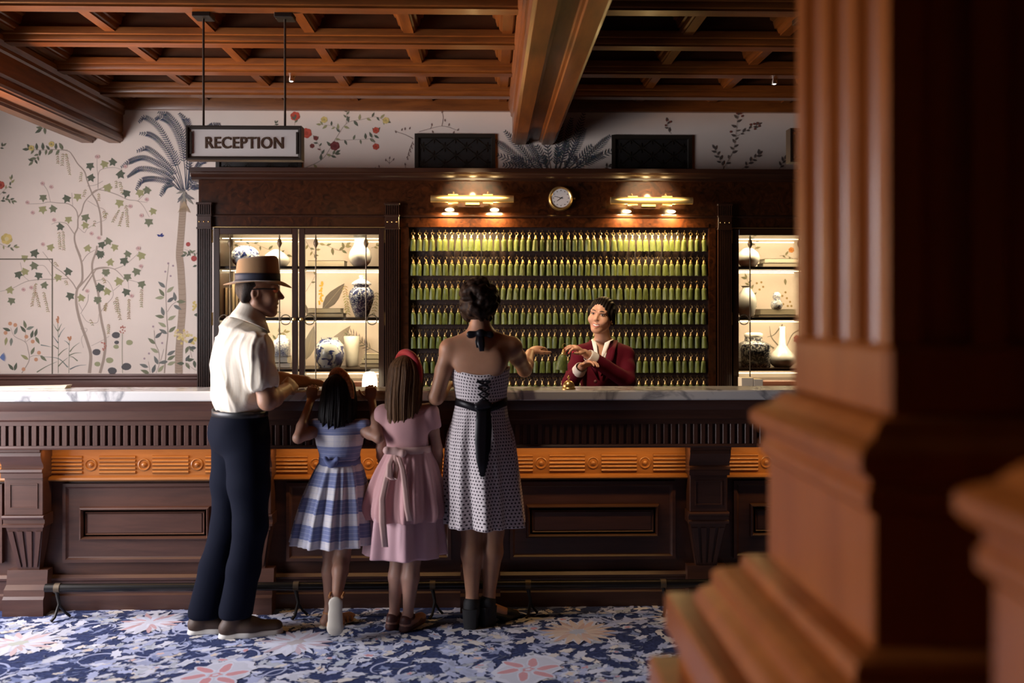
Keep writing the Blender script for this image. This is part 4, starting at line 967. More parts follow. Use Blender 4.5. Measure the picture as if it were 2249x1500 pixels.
u.leafy(V([(1240, 1200), (1310, 1080), (1330, 1000), (1340, 900), (1350, 800)]), 13, 12, [DK, (.18, .14, .11)], (1.3, .7), 60); u.leafy(V([(1345, 960), (1410, 920), (1490, 880)]), 6, 10, [DK], (.9, .6)); u.leafy(V([(1250, 1195), (1220, 1120), (1185, 1050)]), 7, 11, [DK], (.9, .6)); u.leafy(V([(1380, 1195), (1440, 1140), (1495, 1090)]), 8, 12, [DK], (.9, .6)); u.leafy(V([(880, 945), (860, 920), (850, 860)]), 3, 10, [DK], (.9, .6)); u.leafy(V([(1640, 1200), (1680, 1120)]), 5, 11, [DK]); u.leafy(V([(395, 1195), (440, 1170)]), 3, 10, [DK])
for x, y in ((850, 850), (875, 860), (842, 885), (1440, 880), (1465, 875), (1490, 870), (1500, 890), (1470, 910), (1345, 800), (1370, 800), (1380, 820), (1300, 930)): q = V([(x, y)])[0]; u.dot(q[0], q[1], 2.6, (.24, .08, .06), 8)
u.build('upper_wall_motif', wb, mural)
# the same wallpaper lines the glazed cabinets
def inside(L): return wallpt(YW - .046)
w = Paint(wallpt(YW - .0455))
for L, n, l in (([(690, 560), (702, 535), (745, 550), (760, 540)], 9, 15), ([(672, 530), (690, 560)], 4, 12), ([(500, 545), (540, 530), (590, 548), (630, 560)], 9, 13), ([(815, 545), (828, 540)], 2, 10), ([(600, 640), (612, 700)], 5, 11), ([(600, 770), (610, 735), (625, 730)], 6, 13), ([(672, 640), (690, 610), (700, 590)], 3, 12)): w.leafy(L, n, l, [(.20, .18, .11), (.34, .29, .16), LM], (1.2, .7), 60)
for k in range(26): w.dot(705 + random.uniform(-4, 4), 620 + k * 1.9 + random.uniform(-2, 2), 2.4, (.70, .42, .08), 7)
def banana(a, b, W, col):
    dx, dy = b[0] - a[0], b[1] - a[1]; L = math.hypot(dx, dy); w.leaf(a[0], a[1], math.degrees(math.atan2(-dy, dx)), L, W, col, (.45, .36, .25))
banana((708, 680), (757, 622), 26, (.17, .14, .12)); banana((715, 785), (770, 715), 30, (.30, .25, .20)); banana((672, 790), (690, 715), 26, (.30, .26, .22)); banana((676, 690), (664, 660), 10, (.2, .16, .13))
w.wist((757, 625), (764, 690), 12, (.42, .33, .12), 7); w.wist((828, 640), (820, 690), 8, (.34, .27, .14), 6)
w.frond([(832, 775), (805, 760), (775, 735), (760, 735)], 15, (.18, .16, .13), 4.5, both=True)
w.leafy([(1645, 590), (1658, 550), (1655, 518)], 9, 13, [(.22, .19, .12), (.34, .28, .16)], (1.2, .7), 65); w.flower(1738, 549, 6, (.70, .28, .08), (.6, .2, .06)); w.leafy([(1712, 562), (1730, 562), (1758, 580)], 5, 11, [(.3, .26, .15), (.22, .19, .12)])
w.leafy([(1650, 690), (1652, 650), (1640, 612)], 10, 12, [(.28, .25, .14), (.22, .2, .12)], (1.2, .7), 65); w.leaf(1724, 612, -85, 15, 6, (.3, .26, .16))
for x, y in ((1662, 622), (1672, 620), (1676, 630), (1668, 636), (1725, 642), (1728, 655), (1718, 650), (1735, 663), (1730, 672), (1720, 668), (1738, 672)): w.dot(x, y, 2.6, (.42, .28, .12), 7)
for L in ([(1685, 740), (1700, 735), (1714, 718)], [(1690, 716), (1694, 740), (1710, 760)], [(1728, 760), (1740, 735), (1755, 725)], [(1684, 755), (1700, 765)], [(1714, 760), (1712, 735), (1718, 712)]): w.stroke(L, (.8, 3.2), (.26, .22, .17))
w.dot(1752, 745, 9, (.45, .16, .14), 12, .2)
o = w.build('cabinet_lining_motif', wb, mural)
random.setstate(rs)

# ------------------------------------------------------------------ woven carpet pattern
random.seed(5)
cpt = attr_mat('carpet_pile', .95, spec=.05, sheen=.3, bump=.6, bscale=420)
LAY = [0]
f = Paint(lambda x, y, k: Vector((x, y, .0006 + LAY[0] * .0005 + (k % 500) * .0000009)))
LAV = (.40, .45, .70); PAL = (.66, .68, .82); CRM = (.74, .68, .64); GRY = (.46, .50, .60); ROS = (.62, .24, .27); MID = (.16, .21, .44); DKN = (.028, .042, .13)
def jag(cx, cy, L, W, rot, col, lob=5, depth=.3, ph=0):
    n = 26; pts = []; ca, sa = math.cos(rot), math.sin(rot)
    for i in range(n):
        th = 2 * PI * i / n; r = 1 - depth * abs(math.sin(lob * th / 2 + ph)) - random.uniform(0, .12)
        x, y = L * r * math.cos(th), W * r * math.sin(th); y += .25 * W * math.sin(x / L * 2.2)
        pts.append((cx + x * ca - y * sa, cy + x * sa + y * ca))
    f.poly(pts, col, fan=(cx, cy))
X0, X1, Y0, Y1 = -3.4, 2.4, 2.6, 4.9
for k in range(900): jag(random.uniform(X0, X1), random.uniform(Y0, Y1), random.uniform(.03, .075), random.uniform(.016, .035), random.uniform(0, 6.28), random.choice([MID, MID, LAV]), random.choice([4, 5, 7]), .45)
for k in range(330):
    x, y, a = random.uniform(X0, X1), random.uniform(Y0, Y1), random.uniform(0, 6.28); R = random.uniform(.06, .16); sg = random.choice((1, -1)); pts = [(x + R * (1 - .14 * j) * math.cos(a + sg * j * .6), y + R * (1 - .14 * j) * math.sin(a + sg * j * .6)) for j in range(6)]
    f.stroke(pts, (.014, .005), random.choice([LAV, PAL, LAV]))
LAY[0] = 1
for k in range(3600):
    LAY[0] = 1 + k // 1800
    x, y = random.uniform(X0, X1), random.uniform(Y0, Y1); a = random.gauss(.3, .9); L = random.uniform(.028, .072); c = random.choice([LAV, LAV, LAV, PAL, PAL, PAL, CRM, GRY]); q0 = random.uniform(.82, 1.1); c = [q * q0 for q in c]
    jag(x, y, L, L * random.uniform(.4, .62), a, c, random.choice([6, 7, 9]), .36)
    if random.random() < .5: q0 = random.uniform(.74, 1.15); jag(x, y, L * .6, L * .26, a, [q * q0 for q in c], 5, .3)
    if random.random() < .10: jag(x, y, L * .45, L * .34, a, random.choice([ROS, (.70, .45, .40), (.72, .58, .48)]), 5, .35)
LAY[0] = 3
for k in range(1900):
    x, y = random.uniform(X0, X1), random.uniform(Y0, Y1); a = random.gauss(.3, 1.1); L = random.uniform(.008, .034)
    f.stroke([(x - L * math.cos(a), y - L * math.sin(a)), (x + .3 * L * math.sin(a), y - .3 * L * math.cos(a)), (x + L * math.cos(a), y + L * math.sin(a))], (.008, .003), random.choice([DKN, DKN, MID]))
LAY[0] = 4
def lily(px, py, R, pet, halo):
    t_ = EYE * FPX / (py - HORIZON); q = P(px, py, t_); cx, cy = q.x, q.y
    jag(cx, cy, R * 1.15, R * 1.0, .2, halo, 11, .16); jag(cx, cy, R * .98, R * .84, .2, [c_ * .86 for c_ in halo], 11, .12)
    for j in range(6):
        a = j * PI / 3 + .25; jag(cx + R * .52 * math.cos(a), cy + R * .46 * math.sin(a), R * .40, R * .19, a, PAL, 3, .1); jag(cx + R * .52 * math.cos(a), cy + R * .46 * math.sin(a), R * .34, R * .14, a, pet, 3, .12)
    jag(cx, cy, R * .2, R * .16, 0, pet, 5, .3); jag(cx, cy, R * .1, R * .08, 0, halo, 5, .3)
def lotus(px, py, R, c1, c2, core):
    t_ = EYE * FPX / (py - HORIZON); q = P(px, py, t_); cx, cy = q.x, q.y
    jag(cx, cy, R * .95, R * .8, .3, [q_ * .92 for q_ in PAL], 13, .3)
    for ring, rr, n in ((0, .95, 19), (1, .68, 14), (2, .42, 9)):
        for j in range(n):
            a = 2 * PI * j / n + ring * .3; q0 = random.uniform(.88, 1.08); jag(cx + R * rr * .6 * math.cos(a), cy + R * rr * .55 * math.sin(a), R * rr * random.uniform(.32, .44), R * rr * .10, a, [v * q0 for v in (c1 if (j + ring) % 3 else c2)], 3, .2)
    jag(cx, cy, R * .26, R * .2, 0, core, 7, .25)
lily(473, 1478, .17, ROS, PAL); lily(1160, 1472, .17, ROS, PAL); lotus(1268, 1390, .20, (.66, .50, .38), (.62, .40, .30), GRY); lotus(40, 1405, .20, PAL, (.60, .44, .46), (.5, .52, .46)); lotus(650, 1408, .2, PAL, (.52, .38, .46), (.46, .40, .42)); lotus(330, 1362, .18, PAL, (.58, .34, .38), LAV); lotus(1500, 1360, .18, CRM, (.6, .45, .36), GRY)
lily(-200, 1478, .17, ROS, PAL); lotus(900, 1640, .22, CRM, PAL, GRY); lotus(200, 1640, .22, PAL, (.58, .4, .42), GRY)
o = f.build('carpet_pattern', fl, cpt); o['kind'] = 'stuff'
# ================================================================== things in the cabinets and on the counter
def china(name, ground, ink, scale, thr, band=None):
    m, nt, b = _mat(name); tc = nt.nodes.new('ShaderNodeTexCoord'); n = nt.nodes.new('ShaderNodeTexNoise'); n.inputs['Scale'].default_value = scale; n.inputs['Detail'].default_value = 3; n.inputs['Distortion'].default_value = 1.2
    nt.links.new(tc.outputs['Object'], n.inputs['Vector']); r = nt.nodes.new('ShaderNodeValToRGB'); e = r.color_ramp.elements; e[0].position = thr; e[0].color = _col(ground); e[1].position = thr + .05; e[1].color = _col(ink)
    nt.links.new(n.outputs['Fac'], r.inputs['Fac']); nt.links.new(r.outputs['Color'], b.inputs['Base Color']); b.inputs['Roughness'].default_value = .15; b.inputs['Coat Weight'].default_value = .4
    return m
WHITE = plain('white_glaze', (.78, .74, .68), .25, coat=.3)
CH1 = china('blue_white_china', (.66, .66, .66), (.03, .045, .16), 38, .50); CH2 = china('dense_blue_china', (.55, .56, .60), (.025, .035, .12), 70, .44); CH3 = china('black_white_china', (.50, .47, .42), (.035, .035, .05), 60, .44); CH4 = china('landscape_china', (.66, .66, .64), (.035, .05, .17), 20, .49); CH5 = china('fine_blue_china', (.70, .69, .68), (.08, .09, .25), 90, .52)
YS = 6.63
def shelf_z(row): return ZC(row) + .0115
def vase(px, row, top_py, prof, mat, label, name='vase', cat='vase', extra=None, Y=YS, square=False):
    """prof: (radius px, height fraction)"""
    s_ = Y / FPX; x = PX(px, Y); z0 = shelf_z(row); H = PZ(top_py, Y, px) - z0; pr = [(r * s_, h * H) for r, h in prof]
    if square:
        rings = []
        for r, h in pr:
            ring = []
            for i in range(24):
                a = 2 * PI * i / 24 + PI / 24; k = 1 / (abs(math.cos(a)) ** 8 + abs(math.sin(a)) ** 8) ** (1 / 8) if r > .45 * pr[2][0] and h < .82 * H else 1; ring.append((r * k * math.cos(a), r * k * math.sin(a), h))
            rings.append(ring)
        me = MB().loft(rings).mesh('body', mat, 50)
    else: me = MB().lathe(pr, (0, 0, 0), 32).mesh('body', mat, 50)
    if extra is None:
        o = link(name, me, None, (x, Y, z0)); tag(o, label, cat); return o
    root = empty(name, (x, Y, z0)); tag(root, label, cat); link('body', me, root)
    for nm, pr2, m2 in extra: link(nm, MB().lathe([(r * s_, h * H) for r, h in pr2], (0, 0, 0), 28).mesh(nm, m2, 50), root)
    return root
R_ = [(.6, 0), (1, .03)]
vase(539, 588, 540, [(17, 0), (18, .02), (27, .2), (31, .45), (29, .7), (21, .9), (12, 1.0), (9, .97)], CH1, 'round blue and white china jar on the top shelf behind the hat', 'china_jar', 'jar')
vase(606, 588, 548, [(18, 0), (24, .08), (30, .3), (29, .5), (20, .75), (9, .95), (5, 1.0), (4, .98)], WHITE, 'rounded white vase on the top shelf, just right of the hat crown')
vase(791, 588, 517, [(12, 0), (14, .02), (22, .15), (25, .32), (22, .5), (14, .68), (12.5, .8), (14, .97), (14.5, 1.0), (12, .99)], WHITE, 'tall white bottle vase at the right end of the top shelf')
vase(794, 701, 627, [(13, 0), (14, .02), (18, .15), (25, .45), (28, .66), (26, .82), (18, .93), (16, 1.0)], CH2, 'lidded blue and white ginger jar on the middle shelf', 'ginger_jar', 'jar', [('lid', [(16, 1.0), (21, 1.02), (22, 1.06), (17, 1.13), (8, 1.2), (5, 1.22), (6, 1.27), (5, 1.32), (0, 1.35)], CH5)])
vase(724, 814, 741, [(22, 0), (24, .02), (32, .3), (33, .5), (30, .75), (21, .9), (18, .93), (18.5, 1.0), (15, 1.0)], CH4, 'squat blue and white landscape jar on the bottom shelf', 'china_jar', 'jar')
vase(773, 814, 738, [(12, 0), (13, .02), (14, .3), (16, .7), (18, .97), (17, 1.0), (15, .98)], plain('cream_ribbed', (.74, .70, .62), .4, var=.05), 'tall cream vase beside the landscape jar', Y=6.76)
vase(1643, 588, 545, [(12, 0), (16, .05), (24, .3), (26, .5), (22, .75), (12, .95), (8, 1.0)], WHITE, 'round white vase on the top shelf of the right cabinet')
vase(1640, 701, 628, [(13, 0), (16, .05), (20, .3), (22, .5), (18, .72), (10, .88), (9, .95), (12, 1.0)], WHITE, 'white vase on the middle shelf, left end of the right cabinet')
vase(1655, 814, 741, [(30, 0), (31, .02), (31, .5), (31, .76), (28, .83), (20, .88), (19, 1.0)], CH3, 'square dark patterned ginger jar in the right cabinet', 'ginger_jar', 'jar', [('lid', [(18, 1.0), (19, 1.03), (20, 1.05), (20, 1.12), (15, 1.16), (0, 1.17)], WHITE)], square=True)
vase(1718, 814, 717, [(18, 0), (20, .02), (30, .12), (32, .2), (27, .3), (15, .42), (8, .55), (6.5, .75), (6, .95), (7, 1.0), (5, 1.0)], WHITE, 'white long-necked bottle vase on the bottom shelf of the right cabinet')
# books: cover and pages
def book(x0, x1, z0, z1, y0, y1, label, col, upright=False, root=None):
    r = empty('book', ((x0 + x1) / 2, (y0 + y1) / 2, z0)); tag(r, label, 'book'); cm = plain('book_cover', col, .6); t = .003
    if upright:
        c = MB().box(x0, x0 + t, y0, y1, z0, z1).box(x1 - t, x1, y0, y1, z0, z1).box(x0, x1, y0, y0 + t, z0, z1); pg = MB().box(x0 + t, x1 - t, y0 + t, y1 - .006, z0 + .002, z1 - .004)
    else:
        c = MB().box(x0, x1, y0, y1, z0, z0 + t).box(x0, x1, y0, y1, z1 - t, z1).box(x0, x1, y0, y0 + t, z0, z1); pg = MB().box(x0 + .004, x1 - .004, y0 + t, y1 - .006, z0 + t, z1 - t)
    hang([c.build('cover', cm), pg.build('pages', PAGES)], r)
PAGES = plain('book_pages', (.66, .60, .50), .8)
def flat_books(pxa, pxb, row, pys, cols, labels):
    z = shelf_z(row)
    for (py, col, lab, da, db) in zip(pys, cols, labels, (0, 4, 9), (0, -6, -3)):
        z1 = PZ(py, 6.60, pxa); book(PX(pxa + da, 6.60), PX(pxb + db, 6.60), z, z1, 6.60, 6.76, lab, col); z = z1 + .0003
flat_books(676, 756, 588, (572,), [(.55, .47, .36)], ['pale book lying flat beside the tall white bottle vase'])
flat_books(673, 754, 701, (688, 677), [(.50, .43, .33), (.62, .54, .42)], ['lower of two pale books under the banana leaf picture', 'upper of two pale books under the banana leaf picture'])
z = shelf_z(814)
flat_books(592, 637, 814, (797, 783), [(.52, .46, .40), (.60, .55, .48)], ['lower pale book under the small square china jar', 'upper pale book carrying the small square china jar'])
flat_books(790, 838, 814, (799, 789, 778), [(.50, .42, .30), (.62, .53, .38), (.55, .47, .33)], ['lowest of three books at the right end of the bottom shelf', 'middle of three books at the right end of the bottom shelf', 'topmost of three books at the right end of the bottom shelf'])
flat_books(1676, 1756, 588, (578, 568), [(.50, .42, .32), (.62, .54, .42)], ['lower book on the top shelf of the right cabinet', 'upper book on the top shelf of the right cabinet'])
flat_books(1666, 1754, 701, (692, 679), [(.42, .34, .24), (.62, .52, .36)], ['lower book on the middle shelf of the right cabinet', 'upper book on the middle shelf of the right cabinet'])
jz = PZ(783, 6.60, 592)
j = vase(620, 814, 732, [(15, 0), (16, .02), (16, .5), (16, .74), (13, .82), (9, .87), (9, 1.0)], CH5, 'small square blue and white jar standing on two books', 'china_jar', 'jar', square=True)
j.location.z = jz + .0006; j.scale = (1, 1, .62)
sm = vase(1706, 701, 640, [(9, 0), (11, .03), (13, .2), (12, .4), (7, .55), (9, .7), (8, .9), (4, 1.0)], CH5, 'small blue and white figurine on the books in the right cabinet', 'figurine', 'figurine'); sm.location.z = PZ(679, 6.60, 1652) + .0006; sm.scale = (1, 1, .66)
bx = 494; up = [('brown', (.30, .20, .12)), ('tan', (.38, .28, .18)), ('ochre', (.42, .32, .20)), ('pale brown', (.34, .25, .17)), ('grey brown', (.29, .22, .16)), ('light tan', (.40, .31, .21))]
for i, (nm, c) in enumerate(up):
    w_ = 7.6; top = (632, 632, 622, 633, 631, 634)[i]
    book(PX(bx, 6.62), PX(bx + w_ - .4, 6.62), shelf_z(701), PZ(top, 6.62, bx), 6.62, 6.76, 'upright %s book, %s from the left on the middle shelf' % (nm, ORD[i]), c, True); bx += w_
# glowing lamp and papers on the cabinet base, seen just over the marble
lp = empty('table_lamp', (PX(812, 6.32), 6.30, .90)); tag(lp, 'small glowing white dome lamp behind the marble ledge', 'lamp')
s_ = 6.30 / FPX; x = PX(812, 6.30); zt = PZ(816, 6.30, 812)
lo = [MB().lathe([(17 * s_, .93), (17 * s_, .97), (16.5 * s_, zt - .06), (14 * s_, zt - .02), (9 * s_, zt - .004), (0, zt)], (x, 6.30, 0), 28).build('shade', emis('lamp_shade_glow', (1.0, .86, .62), 3.2), smooth=50), MB().lathe([(.05, .901), (.05, .91), (.012, .918), (.012, .935), (0, .935)], (x, 6.30, 0), 20).build('base', M['brass'], smooth=40)]
hang(lo, lp); lp.location.z = .901
point('table_lamp_light', (x, 6.24, 1.05), .6, (1.0, .75, .45), .05)
cz = MB().box(XC(560), XC(1900), YC - .32, YC - .035, .86, .90, .004).build('credenza_top', M['cab_x']); 
cr_ = empty('credenza', (XC(1230), YC - .18, 0)); tag(cr_, 'low dark credenza below the key board behind the counter', 'credenza'); hang([cz, MB().box(XC(565), XC(1895), YC - .30, YC - .035, 0, .86).build('cupboard', M['cab_z'])], cr_)
for i, (pa, pb, py) in enumerate(((1626, 1652, 829), (1653, 1673, 832))):
    o = MB().box(PX(pa, 6.3), PX(pb, 6.3), 6.27, 6.36, .901, PZ(py, 6.3, pa), .002).build('note_box', plain('note_paper', (.72, .68, .60), .7)); tag(o, ['taller white paper stack behind the counter in front of the right cabinet', 'lower white paper stack behind the counter in front of the right cabinet'][i], 'paper stack')
# cream tray and brass bell on the marble
tx0, tx1 = PX(-60, 4.93), PX(152, 4.93)
tr = MB().prism([(tx0, ZM + .0005), (tx1 - .01, ZM + .0005), (tx1, ZM + .017), (tx1 - .06, ZM + .014), (tx0, ZM + .006)], 4.90, 4.965, 'y').build('paper_tray', plain('tray_cream', (.66, .58, .44), .6)); tag(tr, 'low cream paper tray at the left end of the marble ledge', 'tray')
bl = empty('service_bell', (PX(1249, 4.80), 4.80, ZM)); tag(bl, 'brass service bell on the marble ledge below the receptionist', 'bell')
s_ = 4.8 / FPX; q = (PX(1249, 4.80), 4.80, ZM)
hang([MB().lathe([(15.5 * s_, 0), (15.5 * s_, 2 * s_), (14 * s_, 4 * s_), (13 * s_, 5 * s_)], q, 28).build('base', M['brass'], smooth=40), MB().lathe([(13.5 * s_, 5 * s_), (13.6 * s_, 7 * s_), (12 * s_, 12 * s_), (8.5 * s_, 16.5 * s_), (4 * s_, 19 * s_), (0, 19.6 * s_)], q, 28).build('dome', M['brass'], smooth=60),
      MB().lathe([(1.6 * s_, 19 * s_), (1.6 * s_, 24 * s_), (3.4 * s_, 25.5 * s_), (3.6 * s_, 27 * s_), (1.8 * s_, 28.5 * s_), (1.6 * s_, 30 * s_), (0, 31 * s_)], q, 16).build('button', M['brass'], smooth=60)], bl)
# ================================================================== people: implicit surfaces meshed with surface nets, lofted clothes
V3 = lambda *a: np.array(a, dtype=np.float64)
def unit(v): v = np.asarray(v, float); return v / np.linalg.norm(v)
def basis(f, u=(0, 0, 1)):
    """columns right, forward, up"""
    f = unit(f); u = np.asarray(u, float); r = unit(np.cross(f, u)); u = np.cross(r, f); return np.stack([r, f, u], 1)
def J(px, py, Y): return np.array(P(px, py, Y))
def bump_noise(p, fr, seed, n=7):
    g = np.random.RandomState(seed); o = np.zeros(len(p))
    for _ in range(n):
        d = g.normal(size=3); d /= np.linalg.norm(d); o += np.sin(p @ d * fr * g.uniform(.6, 1.5) + g.uniform(0, 6.28))
    return o / n
class Sculpt:
    def __init__(s, h=.005): s.h = h; s.ops = []
    def cap(s, a, b, ra, rb=None, k=.015, flat=None, sub=False):
        """tapered capsule; flat = (direction, factor) squeezes it along a direction"""
        a, b = np.asarray(a, float), np.asarray(b, float); rb = ra if rb is None else rb; R = max(ra, rb)
        s.ops.append(('cap', a, b, ra, rb, flat, k, sub, np.minimum(a, b) - R, np.maximum(a, b) + R)); return s
    def limb(s, pts, rs, k=.015, flat=None):
        for i in range(len(pts) - 1): s.cap(pts[i], pts[i + 1], rs[i], rs[i + 1], k, flat)
        return s
    def ell(s, c, r, B=None, k=.02, sub=False):
        c = np.asarray(c, float); r = np.asarray(r, float) if hasattr(r, '__len__') else np.full(3, float(r)); B = np.eye(3) if B is None else B
        e = np.sqrt(((B * r) ** 2).sum(1)); s.ops.append(('ell', c, r, B, None, None, k, sub, c - e, c + e)); return s
    def field(s):
        h = s.h; lo = np.min([o[8] for o in s.ops if not o[7]], 0) - 3 * h; hi = np.max([o[9] for o in s.ops if not o[7]], 0) + 3 * h
        n = np.ceil((hi - lo) / h).astype(int) + 1; D = np.full(n, .5, np.float32)
        for (t, a, b, c, d, flat, k, sub, l, u) in s.ops:
            m = k + 2.5 * h; i0 = np.clip(np.floor((l - m - lo) / h).astype(int), 0, n); i1 = np.clip(np.ceil((u + m - lo) / h).astype(int) + 1, 0, n)
            if np.any(i1 <= i0): continue
            X, Y, Z = [lo[q] + h * np.arange(i0[q], i1[q]) for q in range(3)]; X = X[:, None, None]; Y = Y[None, :, None]; Z = Z[None, None, :]
            if t == 'cap':
                ab = b - a; L2 = ab @ ab + 1e-12; px, py, pz = X - a[0], Y - a[1], Z - a[2]
                tt = np.clip((px * ab[0] + py * ab[1] + pz * ab[2]) / L2, 0, 1); qx, qy, qz = px - tt * ab[0], py - tt * ab[1], pz - tt * ab[2]; r = c + (d - c) * tt; d2 = qx * qx + qy * qy + qz * qz
                if flat is not None:
                    fd = unit(flat[0]); w = qx * fd[0] + qy * fd[1] + qz * fd[2]; fx = 1 / flat[1] ** 2 - 1; d2 = d2 + fx * w * w; v = (np.sqrt(d2) - r) * (flat[1] * .5 + .5)
                else: v = np.sqrt(d2) - r
            else:
                px, py, pz = X - a[0], Y - a[1], Z - a[2]; q = [(px * c[0, i] + py * c[1, i] + pz * c[2, i]) for i in range(3)]
                k0 = np.sqrt(sum((q[i] / b[i]) ** 2 for i in range(3))); k1 = np.sqrt(sum((q[i] / b[i] ** 2) ** 2 for i in range(3))) + 1e-9; v = k0 * (k0 - 1) / k1
            v = v.astype(np.float32); sl = tuple(slice(i0[q], i1[q]) for q in range(3)); E = D[sl]
            if sub: v = -v; hh = np.maximum(k - np.abs(E - v), 0) / k; D[sl] = np.maximum(E, v) + hh * hh * k * .25
            else: hh = np.maximum(k - np.abs(E - v), 0) / k; D[sl] = np.minimum(E, v) - hh * hh * k * .25
        return D, lo
    def surface(s, relax=2):
        D, lo = s.field(); h = s.h; S_ = D < 0; n = np.array(D.shape)
        cnt = np.zeros(n - 1, np.int8)
        for i in (0, 1):
            for j in (0, 1):
                for k in (0, 1): cnt += S_[i:n[0] - 1 + i, j:n[1] - 1 + j, k:n[2] - 1 + k]
        act = (cnt > 0) & (cnt < 8); I, J_, K = np.nonzero(act); idx = np.full(n - 1, -1, np.int32); idx[act] = np.arange(len(I))
        pos = np.zeros((len(I), 3)); num = np.zeros(len(I)); cor = [(i, j, k) for i in (0, 1) for j in (0, 1) for k in (0, 1)]; vals = {c: D[I + c[0], J_ + c[1], K + c[2]] for c in cor}
        for a in cor:
            for ax in range(3):
                if a[ax]: continue
                b = list(a); b[ax] = 1; b = tuple(b); va, vb = vals[a], vals[b]; cr = (va < 0) != (vb < 0); t = np.where(cr, va / np.where(cr, va - vb, 1), 0)
                for q in range(3): pos[:, q] += np.where(cr, a[q] + (t if q == ax else 0), 0)
                num += cr
        pos = lo + h * (pos / num[:, None] + np.stack([I, J_, K], 1)); F = []
        for ax in range(3):
            o1, o2 = [q for q in range(3) if q != ax]; sa = [slice(1, n[q] - 1) for q in range(3)]; sa[ax] = slice(0, n[ax] - 1); sb = list(sa); sb[ax] = slice(1, n[ax]); A_, B_ = S_[tuple(sa)], S_[tuple(sb)]
            ch = np.stack(np.nonzero(A_ != B_), 1); off = np.ones(3, int); off[ax] = 0; ch = ch + off; fl = S_[tuple(ch.T)]
            def cell(d1, d2): c = ch.copy(); c[:, o1] += d1; c[:, o2] += d2; return idx[tuple(c.T)]
            q = np.stack([cell(-1, -1), cell(0, -1), cell(0, 0), cell(-1, 0)], 1)
            if ax == 1: fl = ~fl
            q[~fl] = q[~fl][:, ::-1]; F.append(q)
        F = np.concatenate(F); F = F[(F >= 0).all(1)]
        for _ in range(relax): pos = smooth_pts(pos, F)
        return pos, F
    def build(s, name, mat, parent=None, relax=2, disp=None):
        pos, F = s.surface(relax)
        if disp is not None: nrm = normals(pos, F); pos = pos + nrm * disp(pos, nrm)[:, None]
        return npmesh(name, pos, F, mat, parent)
def smooth_pts(pos, F):
    acc = np.zeros_like(pos); c = np.zeros(len(pos))
    for a, b in ((0, 1), (1, 2), (2, 3), (3, 0)):
        for x, y in ((a, b), (b, a)):
            for q in range(3): acc[:, q] += np.bincount(F[:, x], pos[F[:, y], q], len(pos))
            c += np.bincount(F[:, x], minlength=len(pos))
    return pos * .5 + .5 * acc / np.maximum(c, 1)[:, None]
def normals(pos, F):
    fn = np.cross(pos[F[:, 2]] - pos[F[:, 0]], pos[F[:, 3]] - pos[F[:, 1]]); N = np.zeros_like(pos)
    for a in range(4):
        for q in range(3): N[:, q] += np.bincount(F[:, a], fn[:, q], len(pos))
    return N / (np.linalg.norm(N, axis=1)[:, None] + 1e-12)
def npmesh(name, pos, F, mat, parent=None, uv=None):
    me = bpy.data.meshes.new(name); nq = len(F); k = F.shape[1]; me.vertices.add(len(pos)); me.vertices.foreach_set('co', np.ascontiguousarray(pos, np.float32).ravel())
    me.loops.add(nq * k); me.loops.foreach_set('vertex_index', np.ascontiguousarray(F, np.int32).ravel()); me.polygons.add(nq); me.polygons.foreach_set('loop_start', np.arange(0, nq * k, k, dtype=np.int32))
    me.update(calc_edges=True); me.validate(); me.polygons.foreach_set('use_smooth', np.ones(nq, bool)); me.materials.append(mat)
    if uv is not None:
        l = me.uv_layers.new(name='UVMap'); l.data.foreach_set('uv', np.ascontiguousarray(uv, np.float32).ravel())
    me.update(); o = link(name, me)
    if parent is not None: keep(o, parent)
    return o
def cloth_loft(name, rows, mat, parent, n=120, fold=None, thick=.004, front=(0, 1), su=1.0, open_top=True):
    """rows: (z, cx, cy, rx, ry); fold(a, t) -> radial scale offset. UV in metres. Angle 0 at the back (towards the camera)."""
    R = []; cum = 0; m = len(rows); A_ = np.linspace(0, 2 * PI, n, endpoint=False); uv = np.zeros((m, n + 1, 2)); prev = None
    for j, (z, cx, cy, rx, ry) in enumerate(rows):
        t = j / (m - 1); fo = np.array([fold(a, t) for a in A_]) if fold else np.zeros(n)
        x = cx + (rx + fo) * np.sin(A_); y = cy - (ry + fo) * np.cos(A_); zz = np.full(n, z)
        R.append(np.stack([x, y, zz], 1))
        if j: cum += np.linalg.norm(R[-1].mean(0) - R[-2].mean(0)) + .25 * abs(rx - rows[j - 1][3])
        uv[j, :, 0] = np.linspace(-.5, .5, n + 1) * 2 * PI * max(r[3] for r in rows) * su * .5 * (1 + rx / max(r[3] for r in rows)); uv[j, :, 1] = cum
        uv[j, :, 0] = np.roll(uv[j, :, 0], 0)
    pos = np.concatenate(R); F = []; UV = []
    for j in range(m - 1):
        for i in range(n):
            k = (i + 1) % n; F.append((j * n + i, (j + 1) * n + i, (j + 1) * n + k, j * n + k)); UV += [uv[j, i], uv[j + 1, i], uv[j + 1, i + 1], uv[j, i + 1]]
    o = npmesh(name, pos, np.array(F), mat, parent, np.array(UV))
    md = o.modifiers.new('thickness', 'SOLIDIFY'); md.thickness = thick; md.offset = -1
    return o
def lerp_rows(keys, n):
    """dense rows from key rows by smooth interpolation"""
    keys = np.array(keys, float); t = np.linspace(0, len(keys) - 1, n); out = []
    for q in t:
        i = min(int(q), len(keys) - 2); s = q - i; a = keys[max(0, i - 1)]; b = keys[i]; c = keys[i + 1]; d = keys[min(len(keys) - 1, i + 2)]
        out.append(tuple(.5 * (2 * b + (c - a) * s + (2 * a - 5 * b + 4 * c - d) * s * s + (3 * b - a - 3 * c + d) * s ** 3)))
    return out
